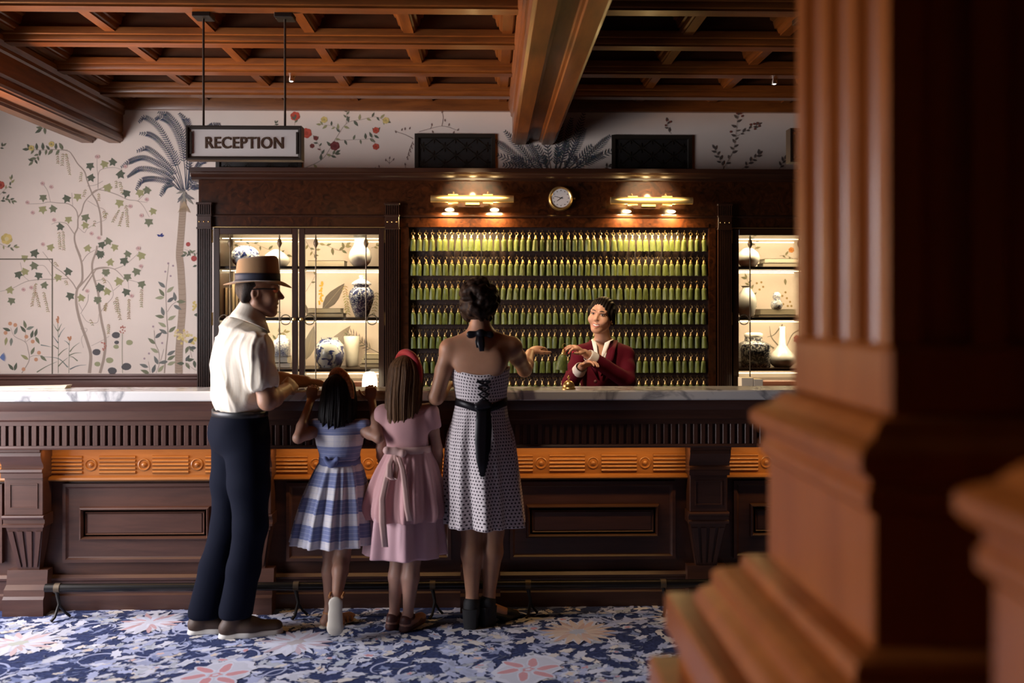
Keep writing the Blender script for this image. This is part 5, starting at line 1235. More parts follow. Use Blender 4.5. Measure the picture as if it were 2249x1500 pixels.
# ------------------------------------------------------------------ anatomy
def head(S, c, B, s=1.0, male=False, smile=False, k=.012):
    """c: centre of the head, B: right/forward/up; chin at -.12 s, crown at +.11 s"""
    def q(r, f, u): return c + B @ (np.array([r, f, u]) * s)
    e = lambda p, r, kk=k, sub=False, BB=None: S.ell(q(*p), np.array(r) * s, B if BB is None else BB, kk * s, sub)
    e((0, -.012, .022), (.076, .096, .088)); e((0, .030, -.030), (.060 if male else .056, .062, .078 if male else .074), .03); e((0, .064 if male else .058, -.094), (.030 if male else .025, .028, .026), .035 if not male else .022)
    for g in (-1, 1):
        jw = 1.0 if male else .80; S.cap(q(g * .055 * (1 if male else .92), .0, -.055), q(g * .022 * jw, .062, -.098), .020 * jw * s, .016 * jw * s, .03 * s)
        e((g * .038, .062, -.035), (.026, .024, .024), .03)                                   # cheek
        e((g * .032, .100, .006), (.019, .016, .012), .012, True)                               # eye socket
        S.cap(q(g * .014, .086, .024), q(g * .046, .074, .024), .011 * s, .009 * s, .014 * s)      # brow
        e((g * .074, -.008, -.012), (.009, .020, .032), .006); e((g * .079, -.002, -.010), (.006, .010, .018), .004, True)
    nz = 1.0 if male else .74
    S.cap(q(0, .086, .012), q(0, .112 if male else .106, -.024), .008 * nz * s, .012 * nz * s, .010 * s)
    for g in (-1, 1): e((g * .011 * nz, .098, -.029), (.010 * nz, .011 * nz, .008 * nz), .008)
    if smile:
        for g in (-1, 1):
            S.cap(q(g * .029, .081, -.051), q(0, .094, -.060), .005 * s, .0065 * s, .006 * s); S.cap(q(g * .022, .083, -.068), q(0, .090, -.078), .005 * s, .0065 * s, .008 * s); e((g * .040, .066, -.032), (.017, .017, .016), .02)
        e((0, .092, -.067), (.026, .011, .0065), .004, True)
    else:
        lf = .093 if male else .086; S.cap(q(-.018, lf - .004, -.056), q(.018, lf - .004, -.056), .0075 * s, None, .006 * s); S.cap(q(-.016, lf - .006, -.073), q(.016, lf - .006, -.073), .008 * s, None, .006 * s)
        if male: e((0, .102, -.0645), (.026, .018, .0055), .003, True); e((0, .100, -.0845), (.02, .011, .005), .008, True)
def hand(S, w, d, nrm, s=1.0, side=1, curl=.35, spread=.0, thumb=.9, fcurl=None):
    """w wrist, d direction of the hand, nrm palm-side normal, side +1: thumb towards cross(d, nrm)"""
    tips = []; d = unit(d); nrm = unit(np.asarray(nrm, float) - d * np.dot(nrm, d)); t = np.cross(d, nrm) * side
    pc = w + d * .045 * s
    S.cap(w, w + d * .06 * s, .024 * s, .034 * s, .012 * s, (nrm, .52)); S.cap(w + d * .045 * s + t * .02 * s, w + d * .078 * s + t * .026 * s, .017 * s, .014 * s, .010 * s, (nrm, .75)); S.cap(w + d * .045 * s - t * .018 * s, w + d * .074 * s - t * .026 * s, .017 * s, .013 * s, .010 * s, (nrm, .75))
    for i, (o, L) in enumerate(((.030, .072), (.0105, .080), (-.0095, .075), (-.029, .058))):
        p = w + d * (.078 - abs(o) * .18) * s + t * o * s; a = 0.0; cu = (fcurl[i] if fcurl else curl) ; dd = unit(d + t * spread * o * 12)
        for seg, (fr, r) in enumerate(((.46, .0088), (.30, .0080), (.24, .0072))):
            a += cu * (1, 1.25, 1.0)[seg]; v = unit(dd * math.cos(a) + nrm * math.sin(a)); q_ = p + v * L * fr * s; S.cap(p, q_, r * s, (r - .0006) * s, .004 * s); p = q_
        tips.append((p, v))
    p = w + d * .022 * s + t * .026 * s; v = unit(d * .55 + t * thumb + nrm * .35)
    for L, r in ((.038, .0115), (.030, .0098), (.024, .0088)):
        q_ = p + v * L * s; S.cap(p, q_, r * s, (r - .001) * s, .008 * s); p = q_; v = unit(v * .75 + d * .5 + nrm * curl * .25)
    tips.append((p, v)); return tips
def arm(S, sh, el, wr, r=(.046, .038, .040, .026), k=.018):
    m1 = sh + (el - sh) * .45; m2 = el + (wr - el) * .3
    S.limb([sh, m1, el, m2, wr], [r[0], r[0] * .92, r[1], r[2], r[3]], k)
def leg(S, hip, kn, an, r=(.078, .052, .054, .032), k=.02, back=(0, -1, 0)):
    m1 = hip + (kn - hip) * .5; cf = kn + (an - kn) * .32 + np.array(back) * .014
    S.limb([hip, m1, kn, cf, an], [r[0], r[0] * .86, r[1], r[2], r[3]], k)
def foot(S, an, d, L=.23, r=.034, k=.015, up=.0):
    """bare foot under the ankle: heel and ball on the floor"""
    d = unit(d); z = np.array([0, 0, 1.]); g = an.copy(); g[2] = r * .8 + up
    S.cap(an, g - d * .02, r * .95, r, k); S.cap(g - d * .025, g + d * (L * .62) - z * r * .1, r, r * .95, k, (z, .8)); S.cap(g + d * L * .55 - z * r * .2, g + d * L * .75 - z * r * .25, r * .98, r * .62, k, (z, .62))
# ------------------------------------------------------------------ materials of the people
def skin(name, c): return plain(name, c, .48, spec=.4, sss=.12, var=.05, vscale=25)
def hairm(name, c, c2=None, axis=(1, 1, .05), sc=260, rough=.35):
    m = wood(name, [q * .55 for q in c], c2 or [min(1, q * 1.7) for q in c], axis, sc, max(rough, .48), 0.0)
    m.node_tree.nodes['Principled BSDF'].inputs['Specular IOR Level'].default_value = .14; return m
def stripes(name, base, ink, comps, rough=.8, bump=.25):
    """comps: list of (axis vector, period, duty, offset) lines of ink on base (object coordinates)"""
    m, nt, b = _mat(name); tc = nt.nodes.new('ShaderNodeTexCoord'); prev = None
    for (ax, per, duty, off, col, al) in comps:
        dp = nt.nodes.new('ShaderNodeVectorMath'); dp.operation = 'DOT_PRODUCT'; dp.inputs[1].default_value = ax; nt.links.new(tc.outputs['Object'], dp.inputs[0])
        a1 = nt.nodes.new('ShaderNodeMath'); a1.operation = 'MULTIPLY_ADD'; a1.inputs[1].default_value = 1 / per; a1.inputs[2].default_value = off; nt.links.new(dp.outputs['Value'], a1.inputs[0])
        fr = nt.nodes.new('ShaderNodeMath'); fr.operation = 'FRACT'; nt.links.new(a1.outputs[0], fr.inputs[0])
        lt = nt.nodes.new('ShaderNodeMath'); lt.operation = 'LESS_THAN'; lt.inputs[1].default_value = duty; nt.links.new(fr.outputs[0], lt.inputs[0])
        ml = nt.nodes.new('ShaderNodeMath'); ml.operation = 'MULTIPLY'; ml.inputs[1].default_value = al; nt.links.new(lt.outputs[0], ml.inputs[0])
        mx = nt.nodes.new('ShaderNodeMix'); mx.data_type = 'RGBA'; nt.links.new(ml.outputs[0], mx.inputs['Factor'])
        if prev is None: mx.inputs['A'].default_value = _col(base)
        else: nt.links.new(prev, mx.inputs['A'])
        mx.inputs['B'].default_value = _col(col); prev = mx.outputs['Result']
    nt.links.new(prev, b.inputs['Base Color']); b.inputs['Roughness'].default_value = rough; b.inputs['Sheen Weight'].default_value = .15; b.inputs['Specular IOR Level'].default_value = .2
    n2 = nt.nodes.new('ShaderNodeTexNoise'); n2.inputs['Scale'].default_value = 60; nt.links.new(tc.outputs['Object'], n2.inputs['Vector']); bp = nt.nodes.new('ShaderNodeBump'); bp.inputs['Strength'].default_value = bump; bp.inputs['Distance'].default_value = .004
    nt.links.new(n2.outputs['Fac'], bp.inputs['Height']); nt.links.new(bp.outputs['Normal'], b.inputs['Normal'])
    return m
def dots(name, base, ink, pitch, rad):
    m, nt, b = _mat(name); tc = nt.nodes.new('ShaderNodeTexCoord'); sx = nt.nodes.new('ShaderNodeSeparateXYZ'); nt.links.new(tc.outputs['UV'], sx.inputs[0])
    def M2(op, a, c=None, d=None):
        q = nt.nodes.new('ShaderNodeMath'); q.operation = op
        for i, v in enumerate((a, c, d)):
            if v is None: continue
            if isinstance(v, (int, float)): q.inputs[i].default_value = v
            else: nt.links.new(v, q.inputs[i])
        return q.outputs[0]
    V = M2('DIVIDE', sx.outputs['Y'], pitch); U = M2('DIVIDE', sx.outputs['X'], pitch)
    U2 = M2('ADD', U, M2('MULTIPLY', M2('FLOOR', V), .5)); fu = M2('SUBTRACT', M2('FRACT', U2), .5); fv = M2('SUBTRACT', M2('FRACT', V), .5)
    d2 = M2('ADD', M2('MULTIPLY', fu, fu), M2('MULTIPLY', fv, fv)); lt = M2('LESS_THAN', d2, (rad / pitch) ** 2)
    mx = nt.nodes.new('ShaderNodeMix'); mx.data_type = 'RGBA'; nt.links.new(lt, mx.inputs['Factor']); mx.inputs['A'].default_value = _col(base); mx.inputs['B'].default_value = _col(ink)
    nt.links.new(mx.outputs['Result'], b.inputs['Base Color']); b.inputs['Roughness'].default_value = .75; b.inputs['Sheen Weight'].default_value = .1
    return m
def tube_obj(name, pts, r, mat, parent, n=10, flat=None):
    o = MB().tube([tuple(p) for p in pts], r, n).build(name, mat, smooth=60); keep(o, parent); return o
def ribbon(name, pts, widths, side, mat, parent, thick=.003):
    """flat band through pts; side: direction of its width"""
    sd = unit(side); vs = []; F = []
    for p, w in zip(pts, widths): vs += [np.asarray(p) - sd * w / 2, np.asarray(p) - sd * w / 6, np.asarray(p) + sd * w / 6, np.asarray(p) + sd * w / 2]
    for i in range(len(pts) - 1):
        for k in range(3): F.append((4 * i + k, 4 * i + k + 1, 4 * i + k + 5, 4 * i + k + 4))
    o = npmesh(name, np.array(vs), np.array(F), mat, parent); md = o.modifiers.new('thickness', 'SOLIDIFY'); md.thickness = thick; md.offset = 0; return o
# ================================================================== the man in the hat
def zf(px, py, Y): return P(px, py, Y).z
def person(loc, label): r = empty('person', loc); tag(r, label, 'person'); return r
man = person((J(520, 1385, 4.53)[0], 4.53, 0), 'man in a tan hat, cream striped shirt and navy trousers leaning on the counter')
SKM = skin('man_skin', (.40, .21, .13))
f = unit((.80, .60, 0)); r_ = np.array([f[1], -f[0], 0]); U_ = V3(0, 0, 1); BT = np.stack([r_, f, U_], 1)
hd = J(568, 640, 4.55); Bh = basis((.99, .12, -.04), (.04, 0, 1))
chest = J(527, 800, 4.56); shc = J(531, 757, 4.56); pel = J(528, 945, 4.56); waist = J(528, 895, 4.56)
shR = shc + r_ * .185 + U_ * -.02; shL = shc - r_ * .150 + f * .05 + U_ * -.06
elR = J(588, 880, 4.40); wrR = J(628, 855, 4.62); elL = J(592, 836, 4.84); wrL = J(672, 838, 4.87)
S = Sculpt(.0045)
S.ell(chest, (.165, .105, .20), BT, .05).ell(pel, (.16, .11, .12), BT, .05).cap(shL, shR, .055, .055, .05)
S.cap(hd - Bh[:, 2] * .07 - Bh[:, 1] * .02, shc + U_ * .03 + f * .01, .056, .062, .03)
S.cap(shc + U_ * .05, shR, .045, .042, .04).cap(shc + U_ * .05, shL, .040, .042, .04)
head(S, hd, Bh, 1.0, True)
arm(S, shR, elR, wrR, (.054, .044, .047, .030)); arm(S, shL, elL, wrL, (.054, .042, .045, .030))
hand(S, wrR, J(641, 842, 4.69) - wrR, (-.6, .3, -.5), 1.05, -1, 1.35, thumb=.15)
hand(S, wrL, J(712, 842, 4.885) - wrL, (0, -.25, -1), 1.02, 1, .28, thumb=.55)
kR = J(549, 1155, 4.46); aR = J(520, 1340, 4.50); kL = J(500, 1150, 4.60); aL = J(452, 1340, 4.56)
hR = pel + r_ * .085 - U_ * .06; hL = pel - r_ * .085 - U_ * .06
leg(S, hR, kR, aR); leg(S, hL, kL, aL)
fd = V3(.96, .26, 0); foot(S, aR, fd, .25, .034, up=.012); foot(S, aL, fd, .25, .034, up=.012)
S.build('body', SKM, man)
# shirt
Ssh = Sculpt(.006)
Ssh.ell(chest + U_ * .0, (.186, .128, .21), BT, .05).cap(shL + r_ * .01, shR - r_ * .01, .070, .070, .06, (U_, .9)); Ssh.ell(J(527, 872, 4.555), (.165, .128, .10), BT, .07)
Ssh.cap(shc + U_ * .058, shR - r_ * .01, .052, .055, .05).cap(shc + U_ * .052, shL + r_ * .01, .048, .050, .05)
Ssh.ell(J(512, 868, 4.52), (.07, .05, .05), BT, .05)
slR = shR + (elR - shR) * .57; slL = shL + (elL - shL) * .62
Ssh.cap(shR - r_ * .01, slR, .074, .076, .03).cap(shL, slL, .074, .072, .03); Ssh.cap(slR, slR + (elR - shR) * .03, .076, .074, .01)
Ssh.cap(shc + U_ * .075 - f * .03, shc + U_ * .045 + f * .05, .074, .07, .02)
Ssh.cap(slR + (elR - shR) * .12, slR + (elR - shR) * .6, .056, .05, .012, sub=True); Ssh.cap(slL + (elL - shL) * .12, slL + (elL - shL) * .6, .056, .05, .012, sub=True)
Ssh.ell(hd - U_ * .02 + f * .02, (.066, .066, .075), None, .008, True)
def ridge(p, fr, seed): return np.clip(1 - np.abs(bump_noise(p, fr, seed, 4)) * 3.2, 0, 1) ** 1.5
def folds(p, n_):
    d = np.abs((p[:, 2] - waist[2]) / .25); w1 = np.clip(1.25 - d, .3, 1); q1 = p @ np.array([[1, 0, .55], [0, 1, .35], [-.25, 0, .42]])
    return .014 * bump_noise(p * V3(1, 1, .55), 22, 3) * w1 + .011 * ridge(q1, 30, 5) * np.clip(.5 + w1, 0, 1.1) + .007 * ridge(p * V3(1, 1, .35), 48, 6) - .006
SHM = stripes('shirt_cream', (.74, .66, .54), None, [((.72, -.55, .12), .030, .16, 0, (.66, .54, .40), .42), ((.72, -.55, .12), .030, .06, .5, (.55, .46, .36), .35)], .75, .2)
Ssh.build('shirt', SHM, man, 2, folds)
# collar
cpts = []
cc = hd - U_ * .108 - Bh[:, 1] * .026
rows = [];
for (dz, rr, bk) in ((.040, .060, .0), (.022, .063, .006), (-.004, .070, .012), (-.032, .084, .016), (-.058, .096, .018)): rows.append((cc[2] + dz, cc[0] - f[0] * bk, cc[1] - f[1] * bk, rr, rr))
o = cloth_loft('collar', rows, SHM, man, 48, lambda a, t: .0, .005)
co = np.zeros(len(o.data.vertices) * 3, np.float32); o.data.vertices.foreach_get('co', co); co = co.reshape(-1, 3); co[:, 2] -= .42 * ((co - cc) @ f) + .004; o.data.vertices.foreach_set('co', co.ravel()); o.data.update()
# trousers, belt
NV = plain('navy_wool', (.0035, .0048, .0125), .9, spec=.12, bump=.3, bscale=300)
T = Sculpt(.006)
T.ell(pel + U_ * .0, (.166, .130, .125), BT, .05).ell(J(527, 912, 4.56), (.146, .112, .05), BT, .05); T.ell(pel - f * .045 - U_ * .02, (.14, .095, .10), BT, .05)
for h_, k_, a_ in ((hR, kR, aR), (hL, kL, aL)):
    bot = a_ - U_ * .004; T.limb([h_, h_ + (k_ - h_) * .5, k_, k_ + (bot - k_) * .5, bot], [.105, .094, .078, .076, .080], .03)
    T.ell(bot - U_ * .09, (.5, .5, .066), None, .004, True)
def tf(p, n_): return .007 * bump_noise(p * V3(1, 1, .22), 38, 8) + .005 * bump_noise(p * V3(1, 1, .8), 30, 9) * np.clip(1 - p[:, 2] / .45, 0, 1)
T.build('trousers', NV, man, 2, tf)
b0 = J(527, 905, 4.56); rows = [(b0[2] + dz, b0[0], b0[1], .158, .140) for dz in (.014, .0, -.016)]
def rot_ell(rows, ax=.1545, by=.1235):
    # belt follows the torso ellipse turned with the body
    pos = []
    for (z, cx, cy, _, _) in rows:
        for a in np.linspace(0, 2 * PI, 64, endpoint=False): p = V3(cx, cy, z) + r_ * ax * math.cos(a) + f * by * math.sin(a); pos.append(p)
    F = [(j * 64 + i, j * 64 + (i + 1) % 64, (j + 1) * 64 + (i + 1) % 64, (j + 1) * 64 + i) for j in range(len(rows) - 1) for i in range(64)]
    o = npmesh('belt', np.array(pos), np.array(F), plain('belt_leather', (.02, .02, .022), .4), man); md = o.modifiers.new('t', 'SOLIDIFY'); md.thickness = .004; md.offset = -1
rot_ell(rows)
# shoes
BRN = plain('shoe_brown', (.075, .042, .026), .6, bump=.2); SOL = plain('sole_white', (.70, .66, .60), .6)
def shoe(an, d, L, mat, smat, parent, w=.046, h=.062, name='shoe'):
    d = unit(d); s_ = np.cross(d, U_); g = V3(an[0], an[1], 0); root = empty(name, tuple(g)); keep(root, parent); Sh = Sculpt(.004)
    Sh.cap(g - d * .035 + U_ * .045, g - d * .02 + U_ * .085, .040, .042, .02); Sh.cap(g - d * .045 + U_ * .040, g + d * .06 + U_ * .045, .038, w, .02, (U_, 1.0)); Sh.cap(g + d * .06 + U_ * .040, g + d * (L - .115) + U_ * .034, w, w * .84, .03, (U_, .72)); Sh.ell(g + U_ * -.02, (.3, .3, .03), None, .004, True)
    o = Sh.build('upper', mat, None); keep(o, root); Sl = Sculpt(.004)
    Sl.cap(g - d * .045 + U_ * .0, g + d * .05, .041, w + .003, .02); Sl.cap(g + d * .05, g + d * (L - .113), w + .004, w * .88, .02); Sl.ell(g - U_ * .2 , (.5, .5, .2), None, .002, True); Sl.ell(g + U_ * .126, (.5, .5, .1), None, .002, True)
    o = Sl.build('sole', smat, None, 1); keep(o, root)
for a_ in (aR, aL): shoe(a_, fd, .29, BRN, SOL, man)
# hat
FELT = plain('felt_tan', (.36, .20, .085), .9, bump=.3, bscale=400, sheen=.3); BAND = plain('hat_band', (.022, .024, .045), .7)
hc = hd + U_ * .050 + Bh[:, 1] * -.004; hf = unit((.99, .12, 0)); hr = np.array([hf[1], -hf[0], 0])
hat = empty('hat', tuple(hc)); keep(hat, man)
def hat_surface(name, prof, mat, n=72, thick=.003):
    """prof(a) -> list of (radius along right, radius along forward, dz)"""
    pos = []; m = 0
    for row in prof:
        for i in range(n):
            a = 2 * PI * i / n; rr, rf, dz = row(a); pos.append(hc + hr * rr * math.cos(a) + hf * rf * math.sin(a) + U_ * dz)
        m += 1
    F = [(j * n + i, j * n + (i + 1) % n, (j + 1) * n + (i + 1) % n, (j + 1) * n + i) for j in range(m - 1) for i in range(n)]
    o = npmesh(name, np.array(pos), np.array(F), mat); keep(o, hat); md = o.modifiers.new('t', 'SOLIDIFY'); md.thickness = thick; md.offset = 0
def brim(a, t):
    fwd = math.sin(a); return (.085 + .058 * t, .102 + .058 * t, -.010 * t * 1.0 - .022 * t * t * max(0, fwd) ** 2 - .008 * t * max(0, -fwd) + .012 * t * math.cos(a) ** 2 - .008 * t * max(0, math.cos(a)))
hat_surface('brim', [lambda a, t=t: brim(a, t) for t in (0, .25, .5, .75, 1)], FELT)
def crown(a, z, k, dent=0): return (.085 * k, .102 * k, z - dent)
hat_surface('crown', [lambda a, z=z, k=k: (.086 * k, .103 * k, z + (.008 * math.sin(a) if z > .09 else 0)) for z, k in ((-.004, 1.0), (.03, .985), (.07, .955), (.098, .92), (.110, .86), (.114, .76), (.110, .6), (.098, .4), (.094, .2), (.093, .005))], FELT)
hat_surface('ribbon_band', [lambda a, z=z: (.0885 * (1 - .12 * z), .1055 * (1 - .12 * z), z) for z in (.001, .012, .024, .036)], BAND)
# short hair under the hat, sunglasses
Hh = Sculpt(.0045)
for g in (-1, 1): Hh.cap(hd + Bh @ V3(g * .062, -.045, .03), hd + Bh @ V3(g * .058, -.060, -.045), .020, .016, .03)
Hh.ell(hd + Bh @ V3(0, -.024, .016), (.0785, .087, .085), Bh, .02); Hh.ell(hd + Bh @ V3(0, .085, -.02), (.12, .095, .2), Bh, .008, True); Hh.ell(hd + Bh @ V3(0, -.03, -.12), (.2, .12, .055), Bh, .01, True)
Hh.build('hair', hairm('man_hair', (.030, .022, .018), (.085, .070, .060), (1, 1, .3), 260, .75), man)
gl = MB();
for g in (-1, 1): gl.ell(tuple(hd + Bh @ V3(g * .036, .082, .008)), (.015, .018, .013), 12, 8)
o = gl.build('sunglasses', plain('orange_lens', (.75, .16, .04), .15, coat=.6), smooth=60); keep(o, man)
tube_obj('glasses_temple', [hd + Bh @ V3(.052, .088, .014), hd + Bh @ V3(.076, .03, .014), hd + Bh @ V3(.080, -.02, .008)], .003, M['black'], man)

# ================================================================== the woman in the dotted dress
wo = person((J(1060, 1370, 4.58)[0], 4.58, 0), 'woman in a white polka dot halter dress with black sash, reaching for a key')
SKW = skin('woman_skin', (.43, .215, .125)); f = unit((.12, .99, 0)); r_ = np.array([f[1], -f[0], 0]); BT = np.stack([r_, f, U_], 1)
Yw = 4.55; hd = J(1054, 662, 4.56); Bh = basis((.25, .97, -.02), (.02, 0, 1)); shc = J(1056, 756, Yw); shR = J(1124, 762, 4.56); shL = J(988, 766, 4.54); chest = J(1055, 822, 4.57); pel = J(1058, 965, 4.58); wst = J(1057, 884, 4.57)
elR = J(1152, 812, 4.74); wrR = J(1164, 775, 4.92); elL = J(958, 872, 4.55); wrL = J(983, 845, 4.745)
S = Sculpt(.0045)
S.ell(chest, (.128, .092, .16), BT, .05).ell(wst, (.108, .082, .09), BT, .06).ell(pel, (.155, .112, .12), BT, .06).cap(shL, shR, .040, .040, .05); S.ell(shc - U_ * .06 - f * .02, (.135, .062, .09), BT, .05)
for g, sh in ((1, shR), (-1, shL)): S.ell(shc + r_ * g * .075 - U_ * .085 - f * .055, (.05, .022, .055), BT, .03); S.cap(shc + U_ * .055, sh, .036, .036, .05)
S.cap(hd - U_ * .06 - f * .02, shc + U_ * .03 - f * .005, .047, .052, .035); head(S, hd, Bh, .95)
arm(S, shR, elR, wrR, (.044, .035, .036, .023)); arm(S, shL, elL, wrL, (.044, .037, .038, .024))
hand(S, wrR, J(1192, 757, 5.02) - wrR, (.2, .2, -1), .95, -1, .35, thumb=.6); hand(S, wrL, V3(.55, .8, .0), (0, 0, -1), .92, -1, .3)
kL = J(1036, 1165, 4.60); aL = J(1037, 1316, 4.60); kR = J(1084, 1165, 4.62); aR = J(1074, 1308, 4.63); hL = pel - r_ * .075 - U_ * .05; hR = pel + r_ * .075 - U_ * .05
leg(S, hL, kL, aL, (.078, .050, .052, .029)); leg(S, hR, kR, aR, (.078, .050, .052, .029))
for a_, d_ in ((aL, V3(.25, .95, 0)), (aR, V3(.8, .6, 0))):
    h_ = V3(a_[0], a_[1], .085); S.cap(a_, h_, .030, .030, .015); b_ = V3(a_[0], a_[1], .028) + unit(d_) * .12; S.cap(h_, b_, .030, .026, .015); S.cap(b_, b_ + unit(d_) * .05 - U_ * .004, .026, .018, .012)
S.build('body', SKW, wo)
DOT = dots('polka_dots', (.78, .70, .70), (.03, .012, .022), .0165, .0044)
X = lambda px, Y=4.57: PX(px, Y)
def ZR(py, Y=4.57): return PZ(py, Y, 1060)
u_ = 4.57 / FPX
# skirt with soft folds
def fold(a, t): q = t ** 1.2; return q * (.018 * math.sin(7 * a + 1.1) + .011 * math.sin(12 * a + 2.3) + .006 * math.sin(19 * a))
keys = [(ZR(878), X(1057), 4.57, 55 * u_, .092), (ZR(920), X(1056), 4.575, 62 * u_, .110), (ZR(965), X(1057), 4.58, 74 * u_, .130), (ZR(1040), X(1060), 4.58, 81 * u_, .150), (ZR(1100), X(1063), 4.58, 85 * u_, .160), (ZR(1150), X(1065), 4.58, 88 * u_, .168)]
cloth_loft('skirt', lerp_rows(keys, 40), DOT, wo, 160, fold)
keys = [(ZR(814), X(1055), 4.572, 66 * u_, .106), (ZR(835), X(1055), 4.572, 63 * u_, .108), (ZR(860), X(1056), 4.572, 58 * u_, .102), (ZR(880), X(1057), 4.572, 55 * u_, .096)]
rows = lerp_rows(keys, 14)
o = cloth_loft('bodice', rows, DOT, wo, 120, None)
# dip the upper edge of the bodice at the middle of the back
co = np.zeros(len(o.data.vertices) * 3, np.float32); o.data.vertices.foreach_get('co', co); co = co.reshape(-1, 3); top = co[:, 2].max(); bot = co[:, 2].min(); t_ = (co[:, 2] - bot) / (top - bot); back = np.clip((4.572 - co[:, 1]) / .1, 0, 1)
co[:, 2] -= t_ * .014 * back * np.exp(-((co[:, 0] - X(1056)) / .075) ** 2) - t_ * .02 * (1 - back); o.data.vertices.foreach_set('co', co.ravel()); o.data.update()
BLK = plain('black_satin', (.008, .007, .010), .4, spec=.3, bump=.2, bscale=40)
def bandloop(name, rows, mat, parent, thick=.004): return cloth_loft(name, rows, mat, parent, 80, None, thick)
sa = bandloop('sash', [(ZR(873), X(1057), 4.57, 57 * u_, .102), (ZR(880), X(1057), 4.57, 57.5 * u_, .104), (ZR(889), X(1057), 4.57, 58.5 * u_, .106)], BLK, wo)
co = np.zeros(len(sa.data.vertices) * 3, np.float32); sa.data.vertices.foreach_get('co', co); co = co.reshape(-1, 3); back = np.clip((4.56 - co[:, 1]) / .06, 0, 1); co[:, 2] -= back * .028 * np.exp(-((co[:, 0] - X(1062)) / .08) ** 2); sa.data.vertices.foreach_set('co', co.ravel())
yb = 4.57 - .118
kn = Sculpt(.004); kn.ell((X(1062), yb + .008, ZR(884)), (.034, .018, .026), None, .01); kn.cap((X(1050), yb, ZR(888)), (X(1074), yb, ZR(884)), .017, .014, .01); kn.build('sash_knot', BLK, wo)
ribbon('sash_tail', [V3(X(1062), yb, ZR(888)), V3(X(1061), yb - .012, ZR(920)), V3(X(1060), yb - .030, ZR(960)), V3(X(1060), yb - .040, ZR(1000)), V3(X(1060), yb - .044, ZR(1034))], [.062, .070, .072, .058, .018], (1, .1, 0), BLK, wo)
ribbon('sash_tail', [V3(X(1066), yb + .004, ZR(888)), V3(X(1068), yb - .006, ZR(930)), V3(X(1066), yb - .022, ZR(980)), V3(X(1062), yb - .032, ZR(1008))], [.05, .055, .05, .02], (1, .1, 0), BLK, wo)
lac = MB(); ly = 4.572 - .113
for i in range(3):
    z0, z1 = ZR(834 + i * 14), ZR(834 + (i + 1) * 14); w0, w1 = (15 - 2 * i) * u_, (15 - 2 * (i + 1)) * u_; xm = X(1063)
    for g in (-1, 1): lac.tube([(xm - g * w0, ly + .004, z0), (xm, ly - .001, (z0 + z1) / 2), (xm + g * w1, ly + .004, z1)], .0042, 6)
lac.tube([(X(1048), ly + .004, ZR(833)), (X(1078), ly + .004, ZR(833))], .0042, 6)
o = lac.build('corset_lacing', BLK, smooth=60); keep(o, wo)
# halter strap and bow at the neck
nk = shc + U_ * .055
cloth_loft('halter_band', [(nk[2] + dz, nk[0] + .002, nk[1] + .004, .058 + e_, .060 + e_) for dz, e_ in ((.022, 0), (.008, .003), (-.010, .012))], BLK, wo, 48)
for g in (-1, 1): tube_obj('halter_strap', [nk + V3(g * .05, .02, .0), nk + V3(g * .085, .075, -.06), chest + V3(g * .09, .09, .04)], .013, BLK, wo, 8)
kn = Sculpt(.004); kn.ell(nk + V3(.0, -.066, .0), (.020, .014, .022), None, .01); kn.cap(nk + V3(-.012, -.066, 0), nk + V3(-.05, -.062, -.006), .010, .020, .01, (V3(0, 1, 0), .5)); kn.cap(nk + V3(.012, -.066, 0), nk + V3(.046, -.062, -.006), .010, .018, .01, (V3(0, 1, 0), .5)); kn.build('neck_bow', BLK, wo)
ribbon('bow_tail', [nk + V3(.0, -.072, -.01), nk + V3(.002, -.086, -.05), nk + V3(.006, -.094, -.085)], [.034, .036, .022], (1, 0, 0), BLK, wo); ribbon('bow_tail', [nk + V3(-.006, -.070, -.01), nk + V3(-.012, -.080, -.04), nk + V3(-.012, -.086, -.068)], [.03, .03, .016], (1, .2, 0), BLK, wo)
# curly pinned-up hair
g_ = np.random.RandomState(4); Hs = Sculpt(.0045); hcn = hd + V3(-.006, -.012, .012)
Hs.ell(hcn, (.084, .098, .098), None, .02); Hs.ell(hcn + V3(-.01, -.03, -.045), (.080, .070, .055), None, .03)
for i in range(190):
    d = unit(g_.normal(size=3) * V3(1, 1, 1)); 
    if d[1] > .45 and d[2] < .5: continue
    p = hcn + d * V3(.084, .098, .094) + V3(0, -.004, -.02 if d[2] < -.2 else 0); Hs.cap(p - np.cross(d, g_.normal(size=3)) * .012, p + np.cross(d, g_.normal(size=3)) * .012, g_.uniform(.008, .019), None, .004)
Hs.ell(hd + Bh @ V3(0, .10, -.04), (.07, .06, .085), Bh, .01, True)
Hs.build('hair', hairm('woman_hair', (.012, .006, .004), (.040, .020, .012), (1, 1, 1), 110, .55), wo, 1)
